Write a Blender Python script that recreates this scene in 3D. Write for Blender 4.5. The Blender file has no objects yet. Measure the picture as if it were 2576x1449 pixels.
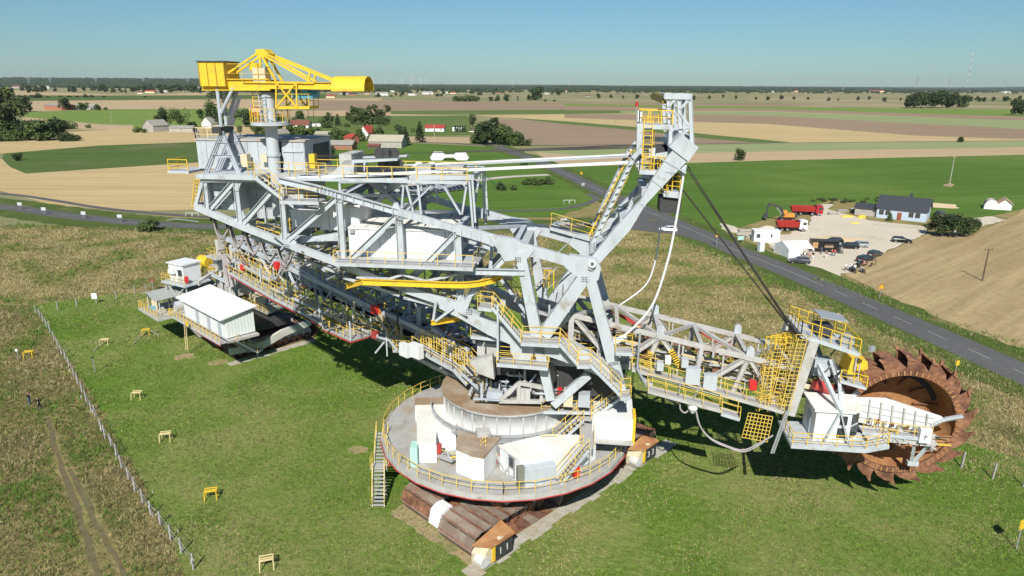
import bpy, math, random
from mathutils import Vector, Matrix, noise as mnoise
import numpy as np
rnd = random.Random(7)
R = math.radians
scene = bpy.context.scene
COL = scene.collection
# ---------------------------------------------------------------- camera
F = 1717.0; CX, CY = 1288.0, 724.5; CAMH = 37.0
PIT = math.atan(512.5 / F); ROLL = R(0.37)
cam_d = bpy.data.cameras.new('camera'); cam = bpy.data.objects.new('camera', cam_d); COL.objects.link(cam)
cam_d.sensor_width = 36.0; cam_d.lens = 36.0 * F / 2576.0; cam_d.clip_start = 0.5; cam_d.clip_end = 60000
fw = Vector((0, math.cos(PIT), -math.sin(PIT))); up0 = Vector((0, math.sin(PIT), math.cos(PIT))); rt0 = Vector((1, 0, 0))
rt = rt0 * math.cos(ROLL) + up0 * math.sin(ROLL); up = -rt0 * math.sin(ROLL) + up0 * math.cos(ROLL)
cam.matrix_world = Matrix(((rt.x, up.x, -fw.x, 0), (rt.y, up.y, -fw.y, 0), (rt.z, up.z, -fw.z, CAMH), (0, 0, 0, 1)))
scene.camera = cam
# ---------------------------------------------------------------- light
SUN_EL = R(42); SAZ = math.atan2(0.10, 1.0)
world = bpy.data.worlds.new('World'); scene.world = world; world.use_nodes = True
nt = world.node_tree; nt.nodes.clear()
sky = nt.nodes.new('ShaderNodeTexSky'); sky.sky_type = 'NISHITA'; sky.sun_disc = False
sky.sun_elevation = SUN_EL; sky.sun_rotation = R(180) + SAZ
sky.air_density = 1.0; sky.dust_density = 0.15; sky.ozone_density = 2.0; sky.altitude = 100
hs = nt.nodes.new('ShaderNodeMixRGB'); hs.blend_type = 'MULTIPLY'; hs.inputs[0].default_value = 1.0
hs.inputs[2].default_value = (0.80, 0.98, 1.04, 1)
bg = nt.nodes.new('ShaderNodeBackground'); bg.inputs[1].default_value = 0.062
wo = nt.nodes.new('ShaderNodeOutputWorld')
tc = nt.nodes.new('ShaderNodeTexCoord'); sx = nt.nodes.new('ShaderNodeSeparateXYZ'); rp_ = nt.nodes.new('ShaderNodeValToRGB'); h2_ = nt.nodes.new('ShaderNodeMixRGB'); h2_.blend_type = 'MULTIPLY'; h2_.inputs[0].default_value = 1
nt.links.new(tc.outputs['Generated'], sx.inputs[0]); nt.links.new(sx.outputs[2], rp_.inputs[0])
rp_.color_ramp.elements[0].position = 0.0; rp_.color_ramp.elements[0].color = (.66, .80, .93, 1); rp_.color_ramp.elements[1].position = .45; rp_.color_ramp.elements[1].color = (1, 1, 1, 1)
e_ = rp_.color_ramp.elements.new(.12); e_.color = (.78, .92, 1.0, 1)
nt.links.new(hs.outputs[0], h2_.inputs[1]); nt.links.new(rp_.outputs[0], h2_.inputs[2])
nt.links.new(sky.outputs[0], hs.inputs[1]); nt.links.new(h2_.outputs[0], bg.inputs[0]); nt.links.new(bg.outputs[0], wo.inputs[0])
sun_d = bpy.data.lights.new('sun', 'SUN'); sun_d.energy = 4.9; sun_d.angle = R(0.5); sun_d.color = (1.0, 0.955, 0.88)
sun = bpy.data.objects.new('sun', sun_d); COL.objects.link(sun)
ldir = Vector((math.sin(SAZ) * math.cos(SUN_EL), math.cos(SAZ) * math.cos(SUN_EL), -math.sin(SUN_EL)))
sun.rotation_euler = ldir.to_track_quat('-Z', 'Y').to_euler(); sun.location = (-20, -40, 120)
scene.view_settings.view_transform = 'Standard'; scene.view_settings.look = 'None'
scene.view_settings.gamma = 1.0; scene.view_settings.use_curve_mapping = False
scene.view_settings.exposure = 0.30
try:
    scene.cycles.max_bounces = 5; scene.cycles.diffuse_bounces = 3; scene.cycles.glossy_bounces = 2
    scene.cycles.transparent_max_bounces = 6; scene.cycles.volume_bounces = 0
except Exception: pass

# ---------------------------------------------------------------- geometry of the site
def ray(u, v):
    x = (u - CX) / F; y = (CY - v) / F; c, s = math.cos(ROLL), math.sin(ROLL)
    x, y = x * c - y * s, x * s + y * c
    cp, sp = math.cos(PIT), math.sin(PIT)
    return (x, cp + y * sp, -sp + y * cp)
def G(u, v, z=0.0):
    d = ray(u, v); k = (z - CAMH) / d[2]
    return Vector((d[0] * k, d[1] * k, z))
class Frame:
    """a straight building axis: s along it, t across it, z up"""
    def __init__(f, cx, cy, deg):
        f.cx, f.cy, f.ang = cx, cy, R(deg); f.a = (math.cos(f.ang), math.sin(f.ang)); f.n = (math.sin(f.ang), -math.cos(f.ang))
    def __call__(f, s, t, z): return Vector((f.cx + s * f.a[0] + t * f.n[0], f.cy + s * f.a[1] + t * f.n[1], z))
    def at(f, u, v, t):
        d = ray(u, v); k = (t + f.n[0] * f.cx + f.n[1] * f.cy) / (f.n[0] * d[0] + f.n[1] * d[1])
        x, y = d[0] * k - f.cx, d[1] * k - f.cy
        return (x * f.a[0] + y * f.a[1], CAMH + d[2] * k)

# ---------------------------------------------------------------- materials
MATS = {}
def mat(name, col, col2=None, rough=0.6, scale=1.0, amt=0.5, metal=0.0, bump=0.0, bscale=None, detail=6, streak=None, spec=0.4, lo=0.4, hi=0.65, col3=None, sc3=0.1, thr3=0.55):
    if name in MATS: return MATS[name]
    m = bpy.data.materials.new(name); m.use_nodes = True; t = m.node_tree; b = t.nodes['Principled BSDF']
    b.inputs['Roughness'].default_value = rough; b.inputs['Metallic'].default_value = metal
    b.inputs['Specular IOR Level'].default_value = spec
    c = (*col, 1)
    if col2 is None: b.inputs['Base Color'].default_value = c
    else:
        g = t.nodes.new('ShaderNodeNewGeometry'); mp = t.nodes.new('ShaderNodeMapping')
        t.links.new(g.outputs['Position'], mp.inputs['Vector'])
        if streak: mp.inputs['Scale'].default_value = streak
        n = t.nodes.new('ShaderNodeTexNoise'); n.inputs['Scale'].default_value = scale; n.inputs['Detail'].default_value = detail; n.inputs['Roughness'].default_value = 0.65
        t.links.new(mp.outputs[0], n.inputs['Vector'])
        r = t.nodes.new('ShaderNodeValToRGB'); r.color_ramp.elements[0].position = lo; r.color_ramp.elements[1].position = hi
        r.color_ramp.elements[0].color = c
        r.color_ramp.elements[1].color = tuple(c[i] * (1 - amt) + col2[i] * amt for i in range(3)) + (1,)
        t.links.new(n.outputs[0], r.inputs[0]); out = r.outputs[0]
        if col3:
            n3 = t.nodes.new('ShaderNodeTexNoise'); n3.inputs['Scale'].default_value = sc3; n3.inputs['Detail'].default_value = 5; n3.inputs['Roughness'].default_value = .6
            t.links.new(g.outputs['Position'], n3.inputs['Vector'])
            r3 = t.nodes.new('ShaderNodeValToRGB'); r3.color_ramp.elements[0].position = thr3 - .08; r3.color_ramp.elements[1].position = thr3 + .1
            t.links.new(n3.outputs[0], r3.inputs[0])
            mx = t.nodes.new('ShaderNodeMixRGB'); t.links.new(r3.outputs[0], mx.inputs[0]); t.links.new(out, mx.inputs[1]); mx.inputs[2].default_value = (*col3, 1); out = mx.outputs[0]
        t.links.new(out, b.inputs['Base Color'])
        if bump:
            bn = t.nodes.new('ShaderNodeTexNoise'); bn.inputs['Scale'].default_value = bscale or scale * 3; bn.inputs['Detail'].default_value = 5
            t.links.new(g.outputs['Position'], bn.inputs['Vector'])
            bp = t.nodes.new('ShaderNodeBump'); bp.inputs['Strength'].default_value = bump; bp.inputs['Distance'].default_value = 0.3
            t.links.new(bn.outputs[0], bp.inputs['Height']); t.links.new(bp.outputs[0], b.inputs['Normal'])
    MATS[name] = m
    return m
WH = mat('grey_white_paint', (.47, .51, .54), (.30, .315, .32), .5, 1.3, .55, lo=.48, hi=.72, col3=(.30, .27, .22), sc3=.8, thr3=.67, streak=(1, 1, .35))
WH2 = mat('weathered_white_paint', (.47, .47, .45), (.30, .27, .22), .6, 1.1, .6, lo=.42, hi=.7, col3=(.24, .17, .11), sc3=.7, thr3=.68)
HOUSE = mat('white_cladding', (.72, .74, .745), (.50, .48, .43), .55, 1.0, .6, lo=.5, hi=.78, streak=(2.2, 2.2, .25))
ROOFW = mat('white_roof_sheet', (.78, .77, .72), (.58, .55, .47), .6, .5, .6, lo=.45, hi=.7)
GREYP = mat('grey_blue_paint', (.44, .48, .52), (.30, .32, .34), .5, .7, .6, lo=.45, hi=.72, col3=(.40, .36, .30), sc3=.5, thr3=.68)
YEL = mat('yellow_paint', (.76, .51, .03), (.52, .34, .06), .55, 1.6, .6, lo=.45, hi=.7, col3=(.42, .28, .08), sc3=1.1, thr3=.68)
YELR = mat('yellow_railing_paint', (.72, .52, .09), (.60, .42, .12), .5, 2.0, .6)
PALEY = mat('faded_yellow_paint', (.72, .60, .32), (.6, .48, .22), .6, 1.5, .6)
RUST = mat('rusty_steel', (.20, .085, .045), (.36, .19, .11), .8, 1.6, .8, bump=.3, bscale=9, col3=(.11, .05, .03), sc3=.9, thr3=.55)
RUSTO = mat('orange_rust', (.36, .165, .065), (.50, .29, .13), .8, .9, .7, col3=(.26, .11, .05), sc3=.5, thr3=.6)
PLATE = mat('earthy_track_steel', (.21, .155, .12), (.25, .11, .06), .85, .9, .8, bump=.3, bscale=8, lo=.5, hi=.62, col3=(.30, .25, .20), sc3=.5, thr3=.5)
DECK = mat('dusty_deck_plate', (.38, .375, .35), (.26, .25, .225), .75, .8, .7, col3=(.36, .30, .22), sc3=.4, thr3=.6)
DECKR = mat('brown_stained_deck', (.30, .22, .14), (.20, .11, .06), .85, .6, .8, bump=.2, bscale=6, col3=(.40, .34, .26), sc3=.3, thr3=.5)
GRATE = mat('grey_grating', (.40, .40, .39), (.28, .28, .27), .7, 1.2, .5)
DARK = mat('dark_steel', (.055, .055, .058), (.03, .03, .03), .6, 2, .5)
BLACK = mat('black_rubber', (.02, .02, .02), (.035, .033, .03), .8, 2, .5)
ROPE = mat('dark_wire_rope', (.045, .04, .036), None, .6)
REDP = mat('red_paint', (.42, .05, .045), (.30, .06, .05), .55, 2, .5)
REDB = mat('bright_red_paint', (.65, .03, .03), None, .4)
GLASS = mat('window_glass', (.035, .045, .05), None, .08, spec=.8)
BLUE = mat('turquoise_machine_paint', (.10, .36, .50), (.06, .2, .3), .45, 2, .5)
CABLE = mat('grey_cable', (.38, .35, .35), (.25, .22, .22), .7, 3, .5)
CONC = mat('concrete', (.46, .44, .39), (.36, .33, .28), .85, .8, .7, bump=.2, col3=(.40, .33, .24), sc3=.3, thr3=.55)
GALV = mat('galvanised_steel', (.42, .44, .45), (.34, .35, .36), .45, 3, .5, metal=.3)
CREAM = mat('cream_paint', (.62, .55, .38), (.5, .42, .3), .6, 2, .5)
MINT = mat('mint_green_paint', (.42, .66, .58), None, .5)

# ---------------------------------------------------------------- helpers
def tag(o, label=None, cat=None, group=None, kind=None):
    if label: o['label'] = label
    if cat: o['category'] = cat
    if group: o['group'] = group
    if kind: o['kind'] = kind
    return o
def wloc(o):
    v = Vector((0, 0, 0))
    while o: v = v + o.location; o = o.parent
    return v
def empty(name, loc, label=None, cat=None, group=None, parent=None):
    o = bpy.data.objects.new(name, None); COL.objects.link(o); o.empty_display_size = .5
    loc = Vector(loc)
    if parent: o.parent = parent; loc = loc - wloc(parent)
    o.location = loc
    return tag(o, label, cat, group)
def link(name, me, parent=None, loc=(0, 0, 0)):
    o = bpy.data.objects.new(name, me); COL.objects.link(o); loc = Vector(loc)
    if parent: o.parent = parent; loc = loc - wloc(parent)
    o.location = loc
    return o
class MB:
    """mesh builder in world metres"""
    def __init__(s): s.v = []; s.f = []; s.mi = []; s.cur = 0
    def quad(s, a, b, c, d):
        n = len(s.v); s.v += [tuple(a), tuple(b), tuple(c), tuple(d)]; s.f.append((n, n + 1, n + 2, n + 3)); s.mi.append(s.cur); return s
    def tri(s, a, b, c):
        n = len(s.v); s.v += [tuple(a), tuple(b), tuple(c)]; s.f.append((n, n + 1, n + 2)); s.mi.append(s.cur); return s
    def hexa(s, P):
        n = len(s.v); s.v += [tuple(p) for p in P]
        for q in ((0, 3, 2, 1), (4, 5, 6, 7), (0, 1, 5, 4), (1, 2, 6, 5), (2, 3, 7, 6), (3, 0, 4, 7)):
            s.f.append(tuple(n + i for i in q)); s.mi.append(s.cur)
        return s
    def box(s, c, sz, ang=0.0):
        c = Vector(c); ca, sa = math.cos(ang), math.sin(ang); hx, hy, hz = sz[0] / 2, sz[1] / 2, sz[2] / 2; P = []
        for z in (-hz, hz):
            for x, y in ((-hx, -hy), (hx, -hy), (hx, hy), (-hx, hy)):
                P.append((c.x + x * ca - y * sa, c.y + x * sa + y * ca, c.z + z))
        return s.hexa(P)
    def bar(s, a, b, w, h=None, upv=None):
        a, b = Vector(a), Vector(b); d = b - a
        if d.length < 1e-5: return s
        h = h or w; d.normalize(); u = upv or Vector((0, 0, 1))
        if abs(d.dot(u)) > .99: u = Vector((0, 1, 0))
        x = d.cross(u).normalized(); y = x.cross(d)
        P = []
        for p in (a, b):
            for i, j in ((-1, -1), (1, -1), (1, 1), (-1, 1)): P.append(p + x * (i * w / 2) + y * (j * h / 2))
        return s.hexa(P)
    def tube(s, a, b, r, n=8, r2=None, cap=True):
        a, b = Vector(a), Vector(b); d = b - a
        if d.length < 1e-5: return s
        d.normalize(); u = Vector((0, 0, 1)) if abs(d.z) < .95 else Vector((1, 0, 0)); x = d.cross(u).normalized(); y = x.cross(d); r2 = r if r2 is None else r2
        k = len(s.v)
        for p, rr in ((a, r), (b, r2)):
            for i in range(n):
                an = 2 * math.pi * i / n; s.v.append(tuple(p + x * (math.cos(an) * rr) + y * (math.sin(an) * rr)))
        for i in range(n):
            j = (i + 1) % n; s.f.append((k + i, k + j, k + n + j, k + n + i)); s.mi.append(s.cur)
        if cap:
            s.f.append(tuple(k + n - 1 - i for i in range(n))); s.mi.append(s.cur)
            s.f.append(tuple(k + n + i for i in range(n))); s.mi.append(s.cur)
        return s
    def path(s, pts, r, n=6):
        for i in range(len(pts) - 1): s.tube(pts[i], pts[i + 1], r, n)
        return s
    def prism(s, poly, off):
        """polygon (world points) thickened by vector off"""
        off = Vector(off); n = len(poly); k = len(s.v); P = [Vector(p) for p in poly]
        s.v += [tuple(p - off / 2) for p in P] + [tuple(p + off / 2) for p in P]
        s.f.append(tuple(k + i for i in range(n))); s.f.append(tuple(k + n + n - 1 - i for i in range(n))); s.mi += [s.cur] * 2
        for i in range(n):
            j = (i + 1) % n; s.f.append((k + i, k + n + i, k + n + j, k + j)); s.mi.append(s.cur)
        return s
    def lathe(s, c, prof, n=16, axis=Vector((0, 0, 1)), a0=0.0, a1=2 * math.pi):
        """prof: (radius, height along axis)"""
        c = Vector(c); ax = axis.normalized(); u = Vector((0, 0, 1)) if abs(ax.z) < .9 else Vector((1, 0, 0)); x = ax.cross(u).normalized(); y = ax.cross(x)
        full = abs(a1 - a0 - 2 * math.pi) < 1e-6; m = n if full else n + 1; k = len(s.v)
        for r, h in prof:
            for i in range(m):
                an = a0 + (a1 - a0) * i / n; s.v.append(tuple(c + ax * h + x * (math.cos(an) * r) + y * (math.sin(an) * r)))
        for q in range(len(prof) - 1):
            for i in range(n):
                j = (i + 1) % m if full else i + 1
                s.f.append((k + q * m + i, k + q * m + j, k + (q + 1) * m + j, k + (q + 1) * m + i)); s.mi.append(s.cur)
        return s
    def rail(s, pts, h=1.1, sp=1.6, g=.055, mids=(0.5,), close=False):
        pts = [Vector(p) for p in pts]; g = g * .82
        if close: pts.append(pts[0])
        Z = Vector((0, 0, 1))
        for i in range(len(pts) - 1):
            a, b = pts[i], pts[i + 1]; L = (b - a).length
            if L < .05: continue
            s.bar(a + Z * h, b + Z * h, g, g)
            for m in mids: s.bar(a + Z * h * m, b + Z * h * m, g * .7, g * .7)
            n = max(1, round(L / sp))
            for k in range(n + (1 if i == len(pts) - 2 else 0)):
                p = a.lerp(b, k / n); s.bar(p, p + Z * h, g * 1.15, g * 1.15)
        return s
    def build(s, name, m, parent=None, origin=None, smooth=False, mats=None):
        if not s.v: return None
        o0 = Vector(origin) if origin is not None else (wloc(parent) if parent else Vector(s.v[0]))
        me = bpy.data.meshes.new(name); ox, oy, oz = o0
        me.from_pydata([(x - ox, y - oy, z - oz) for x, y, z in s.v], [], s.f)
        for q in (mats or [m]): me.materials.append(q)
        if mats: me.polygons.foreach_set('material_index', s.mi)
        if smooth: me.polygons.foreach_set('use_smooth', [True] * len(me.polygons))
        me.update()
        return link(name, me, parent, o0)
UNIT = {}
def unit(kind, m):
    key = (kind, m.name)
    if key in UNIT: return UNIT[key]
    b = MB()
    if kind == 'box': b.bar((0, 0, 0), (1, 0, 0), 1, 1)
    elif kind == 'I':
        for z in (-.46, .46): b.box((.5, 0, z), (1, 1, .08))
        b.box((.5, 0, 0), (1, .1, .84))
    elif kind == 'H':                      # flanges at the sides (web horizontal)
        for y in (-.46, .46): b.box((.5, y, 0), (1, .08, 1))
        b.box((.5, 0, 0), (1, .84, .1))
    elif kind == 'tube': b.tube((0, 0, 0), (1, 0, 0), .5, 12)
    me = bpy.data.meshes.new(kind + '_bar'); me.from_pydata(b.v, [], b.f); me.materials.append(m)
    if kind == 'tube':
        me.polygons.foreach_set('use_smooth', [len(p.vertices) == 4 for p in me.polygons])
    UNIT[key] = me
    return me
def beam(parent, a, b, w, h=None, m=WH, kind='box', name='beam', upv=None):
    a, b = Vector(a), Vector(b); d = b - a; L = d.length; h = h or w; d.normalize()
    u = Vector(upv) if upv is not None else Vector((0, 0, 1))
    if abs(d.dot(u)) > .995: u = Vector((0, 1, 0))
    y = u.cross(d).normalized(); z = d.cross(y)
    o = bpy.data.objects.new(name, unit(kind, m)); COL.objects.link(o)
    loc = a
    if parent: o.parent = parent; loc = a - wloc(parent)
    o.matrix_local = Matrix(((d.x * L, y.x * w, z.x * h, loc.x), (d.y * L, y.y * w, z.y * h, loc.y), (d.z * L, y.z * w, z.z * h, loc.z), (0, 0, 0, 1)))
    return o
def copy_tree(o, parent=None, loc=None, rz=None, sc=None, **kw):
    c = o.copy(); COL.objects.link(c)
    if parent: c.parent = parent
    if loc is not None: c.location = loc
    if rz is not None: c.rotation_euler = (0, 0, rz)
    if sc is not None: c.scale = (sc, sc, sc) if not hasattr(sc, '__len__') else sc
    for k, v in kw.items(): c[k] = v
    for ch in o.children: copy_tree(ch, c)
    return c
def railing(parent, pts, **k):
    return MB().rail(pts, **k).build('railing', YELR, parent)
def walkway(parent, a, b, w, side, rails=(1, 1), m=GRATE, edge=WH, th=.12, step=None, rk={}):
    """deck from a to b (centre line); side = horizontal unit vector across it. returns the walkway part"""
    a, b, side = Vector(a), Vector(b), Vector(side); mb = MB(); d = (b - a).normalized()
    mb.bar(a - Vector((0, 0, th / 2)), b - Vector((0, 0, th / 2)), w, th, upv=side.cross(d).normalized() if abs(d.z) > .01 else None)
    mb.cur = 1
    for q in (-1, 1): mb.bar(a + side * (q * w / 2) - Vector((0, 0, .1)), b + side * (q * w / 2) - Vector((0, 0, .1)), .07, .28)
    o = mb.build('walkway', m, parent, mats=[m, edge])
    for q, on in zip((-1, 1), rails):
        if on: railing(o, [a + side * (q * w / 2), b + side * (q * w / 2)], **rk)
    return o
def stairs(parent, a, b, w, side, rails=(1, 1), n=None, m=WH):
    """a = top, b = bottom"""
    a, b, side = Vector(a), Vector(b), Vector(side); d = b - a
    mb = MB()
    for q in (-1, 1): mb.bar(a + side * (q * w / 2), b + side * (q * w / 2), .07, .28)
    o = mb.build('staircase', m, parent)
    n = n or max(3, int(abs(d.z) / .24)); hd = Vector((d.x, d.y, 0)).normalized() if Vector((d.x, d.y, 0)).length > .01 else Vector((1, 0, 0))
    for i in range(n):
        p = a + d * ((i + .5) / n)
        beam(o, p - side * (w / 2 - .04), p + side * (w / 2 - .04), .26, .05, GRATE, name='step')
    for q, on in zip((-1, 1), rails):
        if on: railing(o, [a + side * (q * w / 2), b + side * (q * w / 2)], sp=1.5)
    return o
def ladder(parent, a, b, side, m=YELR, hoops=False, w=.5):
    a, b, side = Vector(a), Vector(b), Vector(side); mb = MB(); L = (b - a).length; d = (b - a).normalized(); out = side.cross(d).normalized()
    for q in (-1, 1): mb.bar(a + side * (q * w / 2), b + side * (q * w / 2), .06)
    for i in range(int(L / .35)):
        p = a + d * (.2 + i * .35); mb.bar(p - side * w / 2, p + side * w / 2, .04)
    if hoops:
        k = int(L / .9)
        ring = [(-.5, 0), (-.5, .5), (-.25, .78), (.25, .78), (.5, .5), (.5, 0)]
        for i in range(k + 1):
            p = a + d * (i * L / max(1, k))
            q = [p + side * (x * w * 1.5) + out * y for x, y in ring]
            for j in range(5): mb.bar(q[j], q[j + 1], .04)
        for x, y in ((-.5, .5), (-.25, .78), (.25, .78), (.5, .5)):
            mb.bar(a + side * (x * w * 1.5) + out * y, b + side * (x * w * 1.5) + out * y, .035)
    return mb.build('ladder', m, parent)

def textobj(name, body, size, m, parent, loc):
    f_ = bpy.data.curves.new('t', 'FONT'); f_.body = body; f_.size = size; f_.extrude = .01
    t_ = bpy.data.objects.new('t', f_); COL.objects.link(t_); dg = bpy.context.evaluated_depsgraph_get(); me = bpy.data.meshes.new_from_object(t_.evaluated_get(dg))
    bpy.data.objects.remove(t_); bpy.data.curves.remove(f_); me.materials.clear(); me.materials.append(m); return link(name, me, parent, loc)
# ================================================================ GROUND
def fmat(name, c1, c2, ang=0.0, s_long=.015, s_cross=.35, streak=.6, fine=1.2, famt=.35, c3=None, thr=.56, patch=.012, bump=.25):
    if name in MATS: return MATS[name]
    m = bpy.data.materials.new(name); m.use_nodes = True; t = m.node_tree; b = t.nodes['Principled BSDF']
    b.inputs['Roughness'].default_value = .95; b.inputs['Specular IOR Level'].default_value = .1
    L = t.links.new; g = t.nodes.new('ShaderNodeNewGeometry')
    rot = t.nodes.new('ShaderNodeVectorRotate'); rot.rotation_type = 'Z_AXIS'; rot.inputs['Angle'].default_value = -R(ang); L(g.outputs['Position'], rot.inputs['Vector'])
    mp = t.nodes.new('ShaderNodeMapping'); mp.inputs['Scale'].default_value = (s_long, s_cross, 1); L(rot.outputs[0], mp.inputs[0])
    n1 = t.nodes.new('ShaderNodeTexNoise'); n1.inputs['Scale'].default_value = 1; n1.inputs['Detail'].default_value = 6; n1.inputs['Roughness'].default_value = .7; L(mp.outputs[0], n1.inputs['Vector'])
    n2 = t.nodes.new('ShaderNodeTexNoise'); n2.inputs['Scale'].default_value = fine; n2.inputs['Detail'].default_value = 7; n2.inputs['Roughness'].default_value = .75; L(g.outputs['Position'], n2.inputs['Vector'])
    n3 = t.nodes.new('ShaderNodeTexNoise'); n3.inputs['Scale'].default_value = patch; n3.inputs['Detail'].default_value = 6; n3.inputs['Roughness'].default_value = .65; L(g.outputs['Position'], n3.inputs['Vector'])
    a = t.nodes.new('ShaderNodeMath'); a.operation = 'MULTIPLY'; L(n1.outputs[0], a.inputs[0]); a.inputs[1].default_value = streak
    a2 = t.nodes.new('ShaderNodeMath'); a2.operation = 'MULTIPLY_ADD'; L(n2.outputs[0], a2.inputs[0]); a2.inputs[1].default_value = famt; L(a.outputs[0], a2.inputs[2])
    a3 = t.nodes.new('ShaderNodeMath'); a3.operation = 'MULTIPLY_ADD'; L(n3.outputs[0], a3.inputs[0]); a3.inputs[1].default_value = max(0.0, 1 - streak - famt) ; L(a2.outputs[0], a3.inputs[2])
    r = t.nodes.new('ShaderNodeValToRGB'); r.color_ramp.elements[0].position = .36; r.color_ramp.elements[1].position = .64
    r.color_ramp.elements[0].color = (*c1, 1); r.color_ramp.elements[1].color = (*c2, 1); L(a3.outputs[0], r.inputs[0]); out = r.outputs[0]
    if c3:
        r3 = t.nodes.new('ShaderNodeValToRGB'); r3.color_ramp.elements[0].position = thr - .06; r3.color_ramp.elements[1].position = thr + .08
        ad = t.nodes.new('ShaderNodeMath'); ad.operation = 'MULTIPLY_ADD'; ad.inputs[1].default_value = .25; L(n2.outputs[0], ad.inputs[0])
        sb = t.nodes.new('ShaderNodeMath'); sb.operation = 'MULTIPLY'; sb.inputs[1].default_value = .75; L(n3.outputs[0], sb.inputs[0]); L(sb.outputs[0], ad.inputs[2])
        L(ad.outputs[0], r3.inputs[0])
        mx = t.nodes.new('ShaderNodeMixRGB'); L(r3.outputs[0], mx.inputs[0]); L(out, mx.inputs[1]); mx.inputs[2].default_value = (*c3, 1); out = mx.outputs[0]
    L(out, b.inputs['Base Color'])
    if bump:
        bp = t.nodes.new('ShaderNodeBump'); bp.inputs['Strength'].default_value = bump; bp.inputs['Distance'].default_value = .3; L(n2.outputs[0], bp.inputs['Height']); L(bp.outputs[0], b.inputs['Normal'])
    MATS[name] = m
    return m
LAWN = fmat('mown_lawn_grass', (.070, .140, .015), (.195, .295, .045), 20, .25, .5, .15, 1.6, .6, c3=(.27, .27, .10), thr=.51, patch=.055, bump=1.0)
MEAD = fmat('dry_meadow_grass', (.15, .14, .045), (.40, .32, .15), 30, .12, .25, .3, 1.3, .4, c3=(.075, .095, .028), thr=.57, patch=.10, bump=.8)
VERGE = fmat('roadside_verge_grass', (.05, .085, .018), (.12, .155, .04), 0, .1, .2, .2, 1.5, .5, c3=(.24, .20, .09), thr=.60, patch=.09, bump=.8)
STUB = fmat('straw_stubble_soil', (.37, .275, .135), (.56, .44, .23), 0, .01, .22, .55, .9, .3, patch=.01)
STUBR = fmat('straw_stubble_crossed', (.24, .175, .09), (.47, .37, .20), 40, .02, .35, .45, .7, .35, patch=.02)
CROPD = fmat('dark_green_crop', (.055, .095, .022), (.11, .16, .045), 4, .012, .12, .45, .35, .4, c3=(.16, .14, .08), thr=.6, patch=.02)
CROPG = fmat('bright_green_crop', (.055, .115, .017), (.115, .195, .035), 12, .012, .16, .5, .5, .3, c3=(.13, .185, .04), thr=.57, patch=.012)
CROPL = fmat('light_green_crop', (.12, .19, .035), (.20, .27, .07), 2, .01, .15, .5, .4, .3, patch=.01)
CROPP = fmat('pale_green_crop', (.20, .25, .10), (.31, .33, .17), -2, .01, .08, .5, .25, .4, patch=.01)
PLOU = fmat('ploughed_soil', (.22, .16, .105), (.34, .255, .165), -3, .004, .12, .6, .25, .2, patch=.006)
PLOL = fmat('light_bare_soil', (.37, .275, .165), (.48, .37, .22), -3, .004, .12, .5, .25, .2, patch=.006)
MAIZE = fmat('maize_crop', (.07, .12, .025), (.15, .19, .06), 0, .03, .5, .4, .5, .4, patch=.01)
BASEF = fmat('far_farmland', (.13, .17, .06), (.32, .27, .16), 0, .0012, .008, .6, .01, .2, c3=(.40, .31, .19), thr=.55, patch=.0016, bump=0)
ASPH = fmat('worn_asphalt', (.085, .085, .087), (.14, .138, .136), 0, .05, .05, .2, 1.0, .6, patch=.08, bump=.1)
PATHM = fmat('pale_paving', (.42, .39, .33), (.52, .48, .41), 0, .1, .1, .2, 1, .6, patch=.05, bump=.1)
GRAV = fmat('pale_gravel', (.50, .44, .34), (.64, .58, .47), 10, .06, .12, .3, .8, .4, c3=(.40, .33, .23), thr=.60, patch=.045, bump=.3)
SAND = fmat('yellow_sand', (.60, .46, .28), (.70, .56, .36), 0, .2, .2, .2, 1.2, .6, patch=.1)
SOIL = fmat('trampled_soil', (.30, .22, .13), (.44, .34, .21), 0, .2, .2, .2, 1.5, .5, c3=(.16, .17, .06), thr=.56, patch=.25)
LINE = mat('road_marking_paint', (.50, .50, .48), (.28, .28, .27), .6, 1.2, .7)
LAYER = [0]
def sheet(name, pts, m, z=None, px=True, soft=0.0):
    LAYER[0] += 1; z = z if z is not None else .008 + LAYER[0] * .002
    P = [G(u, v) for u, v in pts] if px else [Vector((x, y, 0)) for x, y in pts]
    if soft:                                 # uneven outline
        Q = []
        for i, p in enumerate(P):
            q = P[(i + 1) % len(P)]; L = (q - p).length; n = max(1, int(L / (soft * 2.5)))
            for k in range(n):
                a = p.lerp(q, k / n); nn = Vector((-(q - p).y, (q - p).x, 0)).normalized()
                Q.append(a + nn * (mnoise.noise(a * (.5 / soft)) * soft * 1.6))
        P = Q
    me = bpy.data.meshes.new(name); me.from_pydata([(p.x, p.y, z) for p in P], [], [tuple(range(len(P)))])
    me.materials.append(m)
    if me.polygons[0].normal.z < 0: me.flip_normals()
    o = link(name, me); return tag(o, kind='structure')
g = MB(); g.quad((-15900, -240, 0), (15900, -240, 0), (15900, 17700, 0), (-15900, 17700, 0))
tag(g.build('ground', BASEF, None, (0, 0, 0)), kind='structure')
sheet('meadow', [(-60, -60), (140, -60), (220, 60), (160, 260), (-90, 190), (-140, 175), (-140, 60)], MEAD, px=False, z=.004)
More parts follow.
